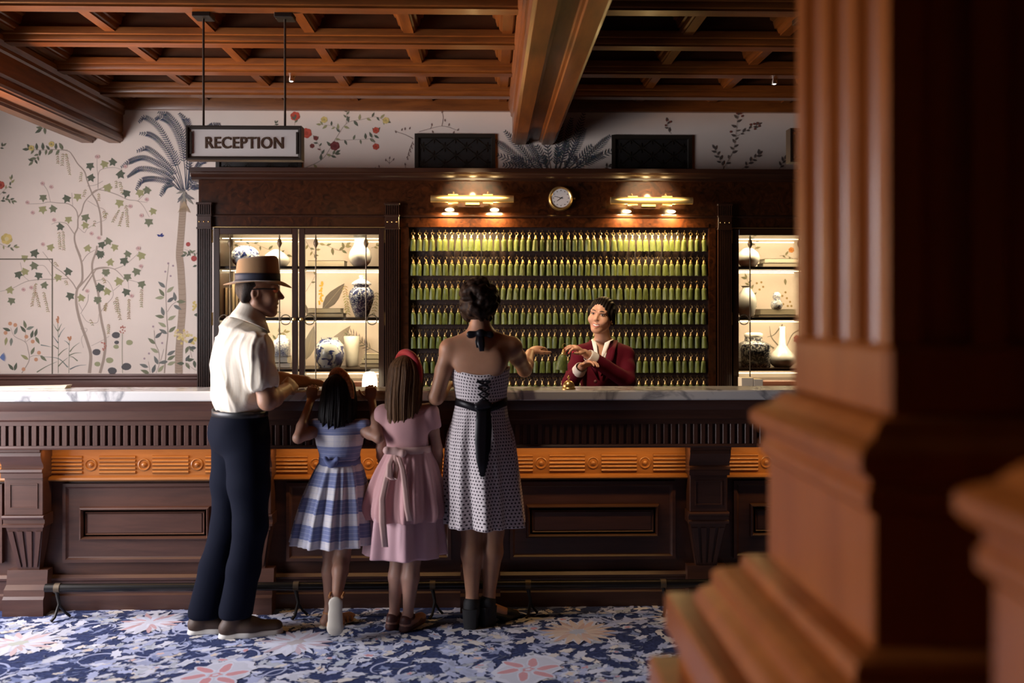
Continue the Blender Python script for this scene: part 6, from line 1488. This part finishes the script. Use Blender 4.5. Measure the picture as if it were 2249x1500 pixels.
# black block-heeled shoes
SUE = plain('black_suede', (.010, .009, .010), .7)
for a_, d_ in ((aL, V3(.25, .95, 0)), (aR, V3(.8, .6, 0))):
    d_ = unit(d_); root = empty('shoe', (a_[0], a_[1], 0)); keep(root, wo); g = V3(a_[0], a_[1], 0); Q = Sculpt(.004)
    Q.cap(g + U_ * .115 - d_ * .008, g + U_ * .075 - d_ * .014, .041, .042, .015); o = Q.build('heel_counter', SUE); keep(o, root)
    ring = lambda c, w, l: [tuple(c + np.cross(d_, U_) * w * x + d_ * l * y) for x, y in ((-1, -1), (-.5, -1.25), (.5, -1.25), (1, -1), (1, 1), (-1, 1))]
    o = MB().loft([ring(g - d_ * .012 + U_ * .001, .030, .032), ring(g - d_ * .014 + U_ * .10, .037, .036)]).build('heel', SUE, smooth=40); keep(o, root)
    Q = Sculpt(.004); Q.cap(g + U_ * .058 + d_ * .01, g + U_ * .018 + d_ * .10, .034, .036, .012, (U_, .45)); Q.cap(g + U_ * .018 + d_ * .10, g + U_ * .016 + d_ * .165, .036, .028, .012, (U_, .45)); Q.cap(g + U_ * .045 + d_ * .115, g + U_ * .030 + d_ * .15, .034, .030, .012, (U_, .5)); o = Q.build('toe_strap', SUE); keep(o, root)

# ================================================================== girl in the blue checked dress
g1 = person((J(735, 1370, 4.62)[0], 4.62, 0), 'girl with dark hair in a blue and white striped dress peering over the ledge')
SKG = skin('girl_skin', (.36, .19, .13)); f = V3(0, 1, 0); r_ = V3(1, 0, 0); Yg = 4.58; hd = J(745, 864, 4.62); Bh = basis((.12, .98, .10)); s1 = .86
shc = J(746, 940, Yg); shL = J(697, 944, Yg); shR = J(798, 944, Yg); chest = J(746, 970, 4.585); pel = J(745, 1045, 4.60)
elL = J(655, 962, 4.47); wrL = J(682, 881, 4.664); elR = J(832, 962, 4.50); wrR = J(817, 881, 4.664)
S = Sculpt(.004)
S.ell(chest, (.098, .068, .105), None, .04).ell(pel, (.10, .075, .09), None, .05).cap(shL, shR, .030, .030, .04).cap(hd - U_ * .06, shc + U_ * .01, .034, .036, .02); head(S, hd, Bh, s1)
for sh in (shL, shR): S.cap(shc + U_ * .03, sh, .026, .028, .03)
arm(S, shL, elL, wrL, (.031, .025, .026, .018), .012); arm(S, shR, elR, wrR, (.031, .025, .026, .018), .012)
hand(S, wrL, V3(.12, .16, 1), (0, 1, -.1), .76, -1, .74, thumb=.9); hand(S, wrR, V3(-.12, .16, 1), (0, 1, -.1), .76, 1, .74, thumb=.9)
kL = J(727, 1215, 4.62); aL = J(724, 1335, 4.62); kR = J(752, 1225, 4.60); aR = J(740, 1312, 4.44)
hL = pel + V3(-.05, 0, -.05); hR = pel + V3(.05, 0, -.05)
leg(S, hL, kL, aL, (.055, .038, .040, .023), .015); leg(S, hR, kR, aR, (.055, .038, .038, .023), .015)
foot(S, aL, V3(.75, .65, 0), .175, .026, .012, .012)
tip = J(736, 1386, 4.42); S.cap(aR, aR + V3(0, -.022, -.012), .024, .024, .012); S.cap(aR + V3(0, -.012, -.02), tip + V3(0, .012, .02), .024, .028, .015, (V3(0, 1, 0), .8))
S.build('body', SKG, g1)
def striped_blue():
    return stripes('blue_check', (.74, .70, .72), None, [((0, 0, 1), .1235, .55, .247, (.17, .21, .42), .92), ((0, 0, 1), .0206, .13, 0, (.55, .56, .68), .55), ((1, .2, 0), .075, .45, 0, (.26, .30, .50), .22)], .8, .3)
BLU = striped_blue(); u1 = 4.59 / FPX
def Z1(py): return PZ(py, 4.59, 745)
def X1(px): return PX(px, 4.59)
keys = [(Z1(1014), X1(746), 4.592, 44 * u1, .078), (Z1(1030), X1(745), 4.592, 52 * u1, .095), (Z1(1075), X1(741), 4.594, 66 * u1, .125), (Z1(1130), X1(736), 4.596, 79 * u1, .150), (Z1(1190), X1(732), 4.598, 90 * u1, .168)]
def fold(a, t): q = min(1, t * 1.6); return q * (.011 * math.sin(11 * a + .6) + .008 * math.sin(17 * a + 2.0) + .005 * math.sin(27 * a)) * (.5 + .5 * t)
cloth_loft('skirt', lerp_rows(keys, 36), BLU, g1, 180, fold)
B1 = Sculpt(.005); B1.ell(chest + U_ * .01, (.116, .086, .10), None, .03).cap(J(694, 938, Yg), J(800, 938, Yg), .036, .036, .04).ell(J(746, 1008, 4.59), (.094, .078, .05), None, .05)
for px in (694, 800): B1.ell(J(px, 930, Yg), (.03, .035, .022), None, .02)
B1.ell(J(746, 905, 4.58), (.05, .06, .06), None, .01, True); B1.ell(J(746, 1060, 4.59), (.2, .2, .085), None, .006, True)
B1.build('bodice', BLU, g1, 2, lambda p, n_: .003 * bump_noise(p * V3(1, 1, .4), 60, 2))
cloth_loft('waistband', [(Z1(1003), X1(746), 4.592, 45 * u1, .082), (Z1(1010), X1(746), 4.592, 45.5 * u1, .083), (Z1(1019), X1(746), 4.592, 46 * u1, .086)], plain('blue_sash', (.15, .18, .36), .8, bump=.2), g1, 72)
kn = Sculpt(.004); kn.ell((X1(735), 4.592 - .094, Z1(1013)), (.024, .016, .018), None, .01); kn.cap((X1(728), 4.50, Z1(1008)), (X1(722), 4.495, Z1(1000)), .014, .012, .01); kn.cap((X1(742), 4.50, Z1(1008)), (X1(748), 4.495, Z1(1001)), .014, .012, .01); kn.build('waist_bow', plain('blue_bow', (.13, .16, .33), .8), g1)
# bobbed hair: strands as vertical ridges
def straight_hair(name, keys, mat, parent, n=280, seed=1, ridge=.004, n_rows=40):
    g = np.random.RandomState(seed); ph = g.uniform(0, 6.28, 8); fr_ = [13, 22, 37, 53, 71, 89, 17, 29]
    def fo(a, t): return ridge * min(1, t * 2.2) * sum(math.sin(fr_[i] * a + ph[i] + (1.5 * math.sin(3 * t + i))) / (1 + .25 * i) for i in range(8)) * .45
    rows = lerp_rows(keys, n_rows); o = cloth_loft(name, rows, mat, parent, n, fo, .008); co = np.zeros(len(o.data.vertices) * 3, np.float32); o.data.vertices.foreach_get('co', co); co = co.reshape(-1, 3); bot = rows[-1][0]; L = rows[0][0] - bot
    a = np.arctan2(co[:, 0] - rows[-1][1], -(co[:, 1] - rows[-1][2])); t = np.clip((rows[0][0] - co[:, 2]) / L, 0, 1); co[:, 2] += .05 * L * t ** 6 * (np.sin(13 * a + ph[0]) + np.sin(29 * a + ph[1]) * .8 + np.abs(np.sin(a)) * 1.2); o.data.vertices.foreach_set('co', co.ravel()); o.data.update(); return o
def crown_rows(c, rx, ry, rz, n=7):
    return [(c[2] + rz * math.cos(t * PI / 2), c[0], c[1], max(.002, rx * math.sin(t * PI / 2)), max(.002, ry * math.sin(t * PI / 2))) for t in np.linspace(.02, 1, n)]
hc = hd + V3(0, -.012, .015)
keys = crown_rows(hc, .081, .092, .084) + [(hc[2] - .04, hc[0], hc[1] - .004, .088, .092), (hc[2] - .085, hc[0] - .002, hc[1] - .012, .092, .088), (hc[2] - .13, hc[0] - .004, hc[1] - .02, .093, .080), (hc[2] - .166, hc[0] - .006, hc[1] - .02, .088, .072)]
straight_hair('hair', keys, hairm('girl_dark_hair', (.006, .0045, .0045), (.020, .015, .014), (1, 1, .04), 300, .42), g1, 280, 3, .0028)
def headband(name, c, rx, ry, tilt, mat, parent, r=.017, a0=-.1, a1=1.1, yaw=0.):
    pts = []
    for a in np.linspace(a0 * PI, a1 * PI, 28):
        p = V3(math.cos(a) * rx, 0, math.sin(a) * ry); y = p[2] * math.sin(tilt); z = p[2] * math.cos(tilt); x_ = p[0] * math.cos(yaw) - y * math.sin(yaw); y_ = p[0] * math.sin(yaw) + y * math.cos(yaw); pts.append(c + V3(x_, y_, z))
    o = MB().tube([tuple(q) for q in pts], [r * (.55 + .45 * math.sin(PI * i / 27)) for i in range(28)], 10).build(name, mat, smooth=60); keep(o, parent)
headband('headband', hc + V3(.006, .020, -.002), .092, .098, -.16, plain('orange_headband', (.42, .13, .03), .7, var=.5, vscale=90), g1, .020, -.18, 1.0, -.85)
SAN = plain('tan_leather', (.46, .20, .07), .5); SAN2 = plain('sandal_sole', (.55, .50, .42), .7)
sr = empty('sandal', tuple(V3(aL[0], aL[1], 0))); keep(sr, g1); d_ = unit(V3(.75, .65, 0)); gg = V3(aL[0], aL[1], 0)
Q = Sculpt(.004); Q.cap(gg - d_ * .03 + U_ * .006, gg + d_ * .055 + U_ * .006, .027, .030, .01, (U_, .3)); Q.cap(gg + d_ * .055 + U_ * .006, gg + d_ * .125 + U_ * .006, .032, .026, .01, (U_, .3)); o = Q.build('sole', SAN2); keep(o, sr)
for q_ in (.06, .085, .11): tube_obj('strap', [gg + d_ * q_ + np.cross(d_, U_) * x_ + U_ * z_ for x_, z_ in ((-.032, .010), (-.026, .034), (0, .046 - q_ * .08), (.026, .034), (.032, .010))], .0065, SAN, sr, 8)
tube_obj('strap', [V3(aL[0], aL[1], aL[2] - .02) + V3(.029 * math.cos(a), .029 * math.sin(a), 0) for a in np.linspace(0, 2 * PI, 16)], .006, SAN, sr, 8)
sr = empty('sandal', tuple(tip)); keep(sr, g1); Q = Sculpt(.004); y0 = 4.385
hl = J(737, 1326, 4.395); bl_ = J(736, 1378, 4.385)
Q.cap(hl, (hl + bl_) / 2, .034, .030, .012, (V3(0, 1, 0), .34)); Q.cap((hl + bl_) / 2, bl_, .031, .041, .012, (V3(0, 1, 0), .34)); o = Q.build('sole', SAN2); keep(o, sr)
tube_obj('strap', [hl + V3(-.03, .0, .03), hl + V3(-.032, .05, .035), hl + V3(0, .075, .035), hl + V3(.032, .05, .035), hl + V3(.03, 0, .03)], .006, SAN, sr, 8); tube_obj('strap', [bl_ + V3(-.036, .0, .01), bl_ + V3(-.034, .045, .014), bl_ + V3(0, .06, .018), bl_ + V3(.034, .045, .014), bl_ + V3(.036, 0, .01)], .008, SAN, sr, 8)

# ================================================================== girl in the pink dress
g2 = person((J(885, 1372, 4.60)[0], 4.60, 0), 'girl with long fair-brown hair and red headband in a tiered pink dress')
SKP = skin('girl_fair_skin', (.42, .23, .17)); Yp = 4.57; hd = J(893, 824, 4.60); Bh = basis((.30, .95, .0)); shc = J(892, 905, Yp); shL = J(842, 910, Yp); shR = J(944, 908, Yp); chest = J(893, 940, 4.575); pel = J(893, 1030, 4.59)
elL = J(838, 985, 4.60); wrL = J(842, 1035, 4.69); elR = J(960, 985, 4.58); wrR = J(963, 1035, 4.66)
S = Sculpt(.0042); S.ell(chest, (.105, .072, .115), None, .04).ell(pel, (.108, .08, .10), None, .05).cap(shL, shR, .031, .031, .04).cap(hd - U_ * .06, shc + U_ * .01, .036, .038, .02); head(S, hd, Bh, .90)
for sh in (shL, shR): S.cap(shc + U_ * .035, sh, .027, .029, .03)
arm(S, shL, elL, wrL, (.032, .026, .027, .019), .012); arm(S, shR, elR, wrR, (.032, .026, .027, .019), .012); hand(S, wrL, V3(.2, .7, -.6), (.8, 0, 0), .78, 1, .4); hand(S, wrR, V3(-.2, .8, -.5), (-.8, 0, 0), .78, -1, .4)
kL = J(875, 1225, 4.60); aL = J(866, 1345, 4.60); kR = J(906, 1228, 4.585); aR = J(896, 1350, 4.57); hL = pel + V3(-.052, 0, -.05); hR = pel + V3(.052, 0, -.05)
leg(S, hL, kL, aL, (.058, .040, .041, .024), .015); leg(S, hR, kR, aR, (.058, .040, .041, .024), .015); dP = unit(V3(.45, .89, 0)); foot(S, aL, dP, .19, .027, .012, .010); foot(S, aR, dP, .19, .027, .012, .010)
S.build('body', SKP, g2)
PK = plain('pink_chiffon', (.66, .36, .36), .75, sheen=.3, bump=.3, bscale=45); PK2 = plain('pink_satin', (.70, .42, .46), .5, sheen=.3); PK3 = plain('peach_sash', (.74, .47, .42), .65, sheen=.3, bump=.2, bscale=50); u2 = 4.58 / FPX
def Z2(py): return PZ(py, 4.58, 892)
def X2(px): return PX(px, 4.58)
def fold(a, t): return min(1, t * 1.5) * (.012 * math.sin(9 * a + .2) + .009 * math.sin(15 * a + 1.7) + .006 * math.sin(25 * a + .4))
keys = [(Z2(1080), X2(890), 4.585, 62 * u2, .115), (Z2(1130), X2(889), 4.587, 76 * u2, .140), (Z2(1170), X2(889), 4.588, 82 * u2, .152), (Z2(1216), X2(889), 4.59, 88 * u2, .160)]
cloth_loft('underskirt', lerp_rows(keys, 24), PK2, g2, 170, lambda a, t: .014 * math.sin(8 * a + 1.3) + .007 * math.sin(14 * a))
keys = [(Z2(984), X2(898), 4.58, 47 * u2, .080), (Z2(1000), X2(897), 4.58, 54 * u2, .096), (Z2(1045), X2(893), 4.582, 72 * u2, .132), (Z2(1095), X2(890), 4.585, 85 * u2, .156), (Z2(1122), X2(890), 4.586, 88 * u2, .162), (Z2(1136), X2(890), 4.586, 83 * u2, .154)]
cloth_loft('overskirt', lerp_rows(keys, 34), PK, g2, 190, fold)
B2 = Sculpt(.005); B2.ell(chest + U_ * .008, (.122, .090, .115), None, .03).cap(J(846, 908, Yp), J(940, 906, Yp), .038, .038, .04).ell(J(897, 982, 4.58), (.098, .080, .05), None, .05)
for a_, b_ in ((shL, elL), (shR, elR)): B2.cap(a_ + U_ * .004, a_ + (b_ - a_) * .34, .046, .044, .02); B2.cap(a_ + (b_ - a_) * .50, a_ + (b_ - a_) * .9, .036, .034, .008, sub=True)
B2.ell(J(893, 872, 4.58), (.052, .06, .055), None, .01, True); B2.ell(J(897, 1040, 4.58), (.25, .25, .10), None, .006, True)
B2.build('bodice', PK, g2, 2, lambda p, n_: .003 * bump_noise(p * V3(1, 1, .4), 60, 12))
cloth_loft('waist_sash', [(Z2(977), X2(898), 4.58, 49 * u2, .087), (Z2(985), X2(898), 4.58, 49 * u2, .088), (Z2(992), X2(898), 4.58, 50 * u2, .090)], PK3, g2, 72)
kn = Sculpt(.004); yk = 4.58 - .10; kn.ell((X2(872), yk, Z2(984)), (.026, .018, .020), None, .01)
for ex, ez, r0 in ((855, 982, .012), (888, 988, .012)): kn.cap((X2(872), yk, Z2(984)), (X2(ex), yk - .005, Z2(ez)), .012, r0 + .008, .012)
kn.build('bow_knot', PK3, g2)
def loop(name, pts, w): ribbon(name, pts, w, (1, .2, 0), PK3, g2)
loop('bow_loop', [V3(X2(872), yk, Z2(986)), V3(X2(862), yk - .03, Z2(1010)), V3(X2(862), yk - .045, Z2(1035)), V3(X2(872), yk - .04, Z2(1042)), V3(X2(876), yk - .025, Z2(1020)), V3(X2(874), yk - .01, Z2(990))], [.02, .03, .034, .03, .028, .02])
loop('sash_tail', [V3(X2(876), yk - .002, Z2(986)), V3(X2(890), yk - .03, Z2(1020)), V3(X2(897), yk - .06, Z2(1060)), V3(X2(902), yk - .08, Z2(1100)), V3(X2(908), yk - .086, Z2(1125))], [.02, .026, .028, .03, .032]); loop('sash_tail', [V3(X2(870), yk - .002, Z2(986)), V3(X2(858), yk - .035, Z2(1030)), V3(X2(848), yk - .065, Z2(1080)), V3(X2(850), yk - .085, Z2(1130)), V3(X2(855), yk - .085, Z2(1180))], [.02, .028, .03, .034, .03])
hc = hd + V3(-.002, -.012, .014)
keys = crown_rows(hc, .085, .094, .086) + [(hc[2] - .05, hc[0] - .004, hc[1] - .006, .088, .090), (hc[2] - .11, hc[0] - .008, hc[1] - .022, .088, .078), (hc[2] - .18, hc[0] - .010, hc[1] - .040, .086, .060), (hc[2] - .25, hc[0] - .010, hc[1] - .050, .080, .045), (hc[2] - .33, hc[0] - .008, hc[1] - .054, .066, .034), (hc[2] - .395, hc[0] - .006, hc[1] - .054, .046, .024)]
straight_hair('hair', keys, hairm('girl_fair_hair', (.050, .022, .011), (.21, .105, .045), (1, 1, .03), 210, .38), g2, 280, 8, .0034)
headband('headband', hc + V3(.008, .026, -.002), .096, .100, -.14, dots('red_dots', (.38, .012, .02), (.7, .5, .5), .02, .003), g2, .019, -.15, .95, -.85)
MAR = plain('maroon_leather', (.10, .035, .03), .45)
for a_ in (aL, aR): 
    sr = empty('shoe', tuple(V3(a_[0], a_[1], 0))); keep(sr, g2); g = V3(a_[0], a_[1], 0); Q = Sculpt(.0035); Q.cap(g - dP * .022 + U_ * .010, g + dP * .10 + U_ * .010, .030, .033, .012, (U_, .5)); Q.cap(g + dP * .085 + U_ * .022, g + dP * .13 + U_ * .014, .032, .024, .012, (U_, .7)); Q.cap(g - dP * .026 + U_ * .016, g - dP * .020 + U_ * .048, .029, .029, .01); Q.ell(g - U_ * .05, (.3, .3, .05), None, .002, True); o = Q.build('shoe_body', MAR); keep(o, sr)
    tube_obj('strap', [V3(a_[0], a_[1], .062) + V3(.031 * math.cos(a), .031 * math.sin(a), .006 * math.sin(a)) for a in np.linspace(0, 2 * PI, 16)], .006, MAR, sr, 8)

# ================================================================== receptionist
rc = person((J(1325, 850, 5.56)[0], 5.56, 0), 'smiling receptionist in a burgundy blazer handing over a tasselled key')
SKR = skin('receptionist_skin', (.56, .30, .195)); Yr = 5.56; f = unit((-.30, -.95, 0)); r_ = np.array([f[1], -f[0], 0]); BT = np.stack([r_, f, U_], 1)   # r_: her right
hd = J(1321, 691, 5.50); Bh = basis((-.40, -.90, -.04), (.16, -.02, 1)); sR = .90
shc = J(1326, 770, Yr); shR = J(1276, 778, 5.50); shL = J(1374, 780, 5.56); chest = J(1326, 815, 5.55); pel = J(1330, 915, 5.58)
elL = J(1378, 838, 5.42); wrL = J(1284, 775, 5.27); elR = J(1252, 842, 5.46); wrR = J(1278, 805, 5.32)
S = Sculpt(.0036)
S.ell(chest, (.125, .09, .16), BT, .04).ell(pel, (.145, .105, .12), BT, .05).cap(shL, shR, .038, .038, .04).cap(hd - Bh[:, 2] * .06 - Bh[:, 1] * .014, shc + U_ * .02, .044, .048, .025)
for sh in (shL, shR): S.cap(shc + U_ * .04, sh, .034, .034, .04)
head(S, hd, Bh, sR, False, True)
arm(S, shL, elL, wrL, (.040, .034, .034, .022)); arm(S, shR, elR, wrR, (.040, .034, .034, .022))
RTIPS = hand(S, wrL, J(1246, 752, 5.22) - wrL, (-.3, .1, -1), .90, 1, .42, thumb=.35, fcurl=(.5, .42, .38, .34)); hand(S, wrR, J(1305, 792, 5.26) - wrR, (0, -.3, -1), .88, -1, .4)
for g, hx in ((-1, .06), (1, -.06)):
    h_ = pel + r_ * hx - U_ * .05; leg(S, h_, V3(h_[0], h_[1] - .01, .47), V3(h_[0], h_[1], .09), (.075, .05, .05, .03)); foot(S, V3(h_[0], h_[1], .09), f, .22)
S.build('body', SKR, rc)
BUR = plain('burgundy_wool', (.088, .0035, .013), .85, spec=.15, bump=.25, bscale=250); BLW = plain('white_blouse', (.78, .73, .68), .7, sheen=.1)
jk = Sculpt(.005); jk.ell(chest, (.146, .118, .17), BT, .05).cap(shL - U_ * .0, shR, .049, .049, .05).ell(J(1328, 862, 5.56), (.135, .105, .12), BT, .06).ell(pel - U_ * .04, (.165, .125, .11), BT, .05)
for sh in (shL, shR): jk.cap(shc + U_ * .036, sh, .046, .044, .04)
for sh, el, wr, e_ in ((shL, elL, wrL, .80), (shR, elR, wrR, .72)):
    cu = el + (wr - el) * e_; jk.limb([sh, (sh + el) / 2, el, cu], [.050, .049, .047, .040], .02); jk.cap(cu + (wr - el) * .07, cu + (wr - el) * .5, .036, .034, .006, sub=True)
nf = shc + U_ * .055 + f * .07
jk.cap(nf + U_ * .03, chest + f * .13 - U_ * .02, .052, .012, .006, sub=True); jk.cap(nf + U_ * .06 - f * .03, nf, .060, .052, .008, sub=True)
jk.build('blazer', BUR, rc, 2, lambda p, n_: .0035 * bump_noise(p, 32, 21) + .002 * bump_noise(p, 75, 22))
bw = Sculpt(.0045); bw.ell(chest + U_ * .0, (.135, .102, .155), BT, .04).cap(shc + U_ * .03, shc + U_ * .062, .056, .056, .03)
for sh in (shL, shR): bw.cap(shc + U_ * .040, sh, .036, .030, .03)
bw.cap(nf + U_ * .035, chest + f * .12 + U_ * .055, .036, .010, .005, sub=True); bw.cap(shc + U_ * .07, shc + U_ * .12, .053, .053, .006, sub=True)
bw.build('blouse', BLW, rc)
# wide blouse collar over the lapels, lapels, cuffs, name pin, button
for g in (-1, 1):
    p0 = shc + U_ * .068 + r_ * g * .050 + f * .012; p1 = nf + r_ * g * .040 + f * .012 + U_ * .0; p2 = chest + f * .124 + U_ * .06 + r_ * g * .008
    ribbon('blouse_collar', [p0, (p0 + p1) / 2 + f * .012 + r_ * g * .006, p1 + f * .010, (p1 + p2) / 2 + f * .018, p2 + f * .006], [.026, .032, .034, .026, .006], (r_ * g - f * .35 + U_ * .3), BLW, rc)
    q0 = shc + U_ * .060 + r_ * g * .072 + f * .01; q1 = chest + f * .122 + U_ * .075 + r_ * g * .055; q2 = chest + f * .134 - U_ * .02 + r_ * g * .012
    ribbon('lapel', [q0, (q0 + q1) / 2 + f * .030, q1, q2], [.030, .044, .050, .010], (r_ * g - f * .3 + U_ * .15), BUR, rc, .005)
for sh, el, wr, e_ in ((shL, elL, wrL, .80), (shR, elR, wrR, .72)):
    d_ = unit(wr - el); a_ = el + (wr - el) * e_; Q = Sculpt(.0035); Q.cap(a_, a_ + d_ * .030, .040, .037, .006); Q.cap(a_ + d_ * .026, a_ + d_ * .1, .031, .030, .004, sub=True); Q.build('cuff', BLW, rc)
pn = J(1336, 770, 5.43); pn = chest + f * .125 - r_ * .075 + U_ * .035
o = MB().box(pn[0] - .022, pn[0] + .022, pn[1] - .006, pn[1] + .004, pn[2] - .006, pn[2] + .006, .002).build('name_pin', M['brass']); keep(o, rc)
o = MB().ell(tuple(J(1308, 838, 5.42)), (.010, .006, .010), 12, 8).build('button', plain('horn_button', (.25, .10, .10), .3), smooth=60); keep(o, rc)
# hair: parted at the side, pulled back
HR = hairm('receptionist_hair', (.006, .0035, .0026), (.015, .009, .006), (1, .3, 1), 160, .6); Hs = Sculpt(.0036)
def qh(r, f2, u): return hd + Bh @ (V3(r, f2, u) * sR)
Hs.ell(qh(0, -.018, .027), V3(.085, .102, .091) * sR, Bh, .02); Hs.ell(qh(0, -.10, -.03), V3(.045, .04, .042) * sR, Bh, .02)
Hs.cap(qh(-.072, .012, .02), qh(-.074, -.03, -.045), .020, .018, .02); Hs.cap(qh(.072, .012, .02), qh(.074, -.03, -.045), .020, .018, .02)
Hs.ell(qh(.008, .115, -.020), V3(.073, .090, .102) * sR, Bh, .008, True); Hs.ell(qh(0, .035, -.100), V3(.15, .085, .06) * sR, Bh, .01, True)
Hs.build('hair', HR, rc, 2, lambda p, n_: .0022 * np.sin(((p - hd) @ Bh)[:, 0] * 420 + 3 * bump_noise(p, 40, 31)))
# face details
EYW = plain('eye_white', (.70, .66, .62), .2); IRI = plain('iris_dark', (.02, .012, .010), .15, coat=.8); BROW = plain('brow_dark', (.03, .018, .013), .8); LIP = plain('lip_rose', (.42, .11, .10), .35); TTH = plain('teeth', (.85, .80, .74), .25)
for g in (-1, 1):
    o = MB().ell((0, 0, 0), (.0125 * sR, .010 * sR, .0042 * sR), 14, 10).build('eye', EYW, smooth=60); o.matrix_world = Matrix.Translation(qh(g * .031, .0805, .006)) @ Matrix(Bh.tolist()).to_4x4(); keep_m = o.matrix_world.copy(); o.parent = rc; o.matrix_parent_inverse = Matrix.Translation(-Vector(rc.location)); o.matrix_basis = keep_m
    iris = MB().ell(tuple(qh(g * .031 - .001, .0885, .006)), .0052 * sR, 12, 8).build('iris', IRI, smooth=60); keep(iris, rc)
    tube_obj('eyelid', [qh(g * (.031 + x_), .0875 - abs(x_) * .45, .0100 - abs(x_) * .22) for x_ in (-.0145, -.008, 0, .008, .0155)], .0030, BROW, rc, 6)
    tube_obj('eyebrow', [qh(g * x_, y_, z_) for x_, y_, z_ in ((.013, .0955, .0265), (.026, .0935, .0310), (.038, .086, .0295), (.049, .074, .020))], [.0022, .0027, .0024, .0014], BROW, rc, 6)
tube_obj('upper_lip', [qh(x_, y_, z_) for x_, y_, z_ in ((-.034, .0745, -.046), (-.018, .0905, -.0555), (0, .0960, -.0580), (.018, .0905, -.0555), (.034, .0745, -.046))], [.0015, .0028, .0032, .0028, .0015], LIP, rc, 8)
tube_obj('lower_lip', [qh(x_, y_, z_) for x_, y_, z_ in ((-.034, .0745, -.047), (-.019, .0880, -.0695), (0, .0940, -.0765), (.019, .0880, -.0695), (.034, .0745, -.047))], [.0015, .0032, .0042, .0032, .0015], LIP, rc, 8)
tm = MB(); tube = [qh(x_, y_, z_) for x_, y_, z_ in ((-.028, .0770, -.052), (-.014, .0885, -.0630), (0, .0920, -.0670), (.014, .0885, -.0630), (.028, .0770, -.052))]
tube_obj('teeth', tube, [.002, .0045, .0052, .0045, .002], TTH, rc, 10)
for g in (-1, 1): o = MB().ell(tuple(qh(g * .080, .0, -.048)), .0045, 10, 8).build('earring', M['brass'], smooth=60); keep(o, rc)
NAIL = plain('red_nails', (.45, .01, .03), .2, coat=.6)
for p_, v_ in RTIPS: o = MB().ell(tuple(p_ + v_ * .004 + V3(0, -.002, .003)), (.0058, .0058, .0058), 10, 8).build('nail', NAIL, smooth=60); keep(o, rc)
# dark skirt below the counter
keys = [(pel[2] + .04, pel[0], pel[1], .155, .125), (pel[2] - .08, pel[0], pel[1], .172, .140), (.62, pel[0], pel[1], .165, .135), (.48, pel[0], pel[1], .150, .125)]
cloth_loft('skirt', lerp_rows(keys, 14), plain('skirt_black', (.015, .012, .014), .8), rc, 64)
# ------------------------------------------------------------------ the key she hands over
kt = J(1240, 757, 5.19); tk = empty('key_tassel', tuple(kt)); tag(tk, 'large green tassel key fob held up by the receptionist', 'key tassel')
cs = 2.05
a = link('key_ring', ringm, tk, (0, 0, -.006)); a.scale = (1.1,) * 3
b = link('brass_cap', capsm, tk, (-.006, 0, -.050)); b.scale = (1.35, 1.35, 1.2)
rows = []
bm_ = MB(); rings = []
for t in (0, .08, .2, .45, .75, 1.0): rr = .011 + .012 * min(1, t / .2) ** .7 + .012 * t; rings.append([(rr * (1 + .06 * math.sin(7 * 2 * PI * i / 22)) * math.cos(2 * PI * i / 22), rr * .8 * math.sin(2 * PI * i / 22), -t * .088) for i in range(22)])
c = link('silk_skirt', bm_.loft(rings).mesh('large_silk_skirt', M['tassel'], 50), tk, (-.007, 0, -.053)); c.rotation_euler = (0, .12, 0)
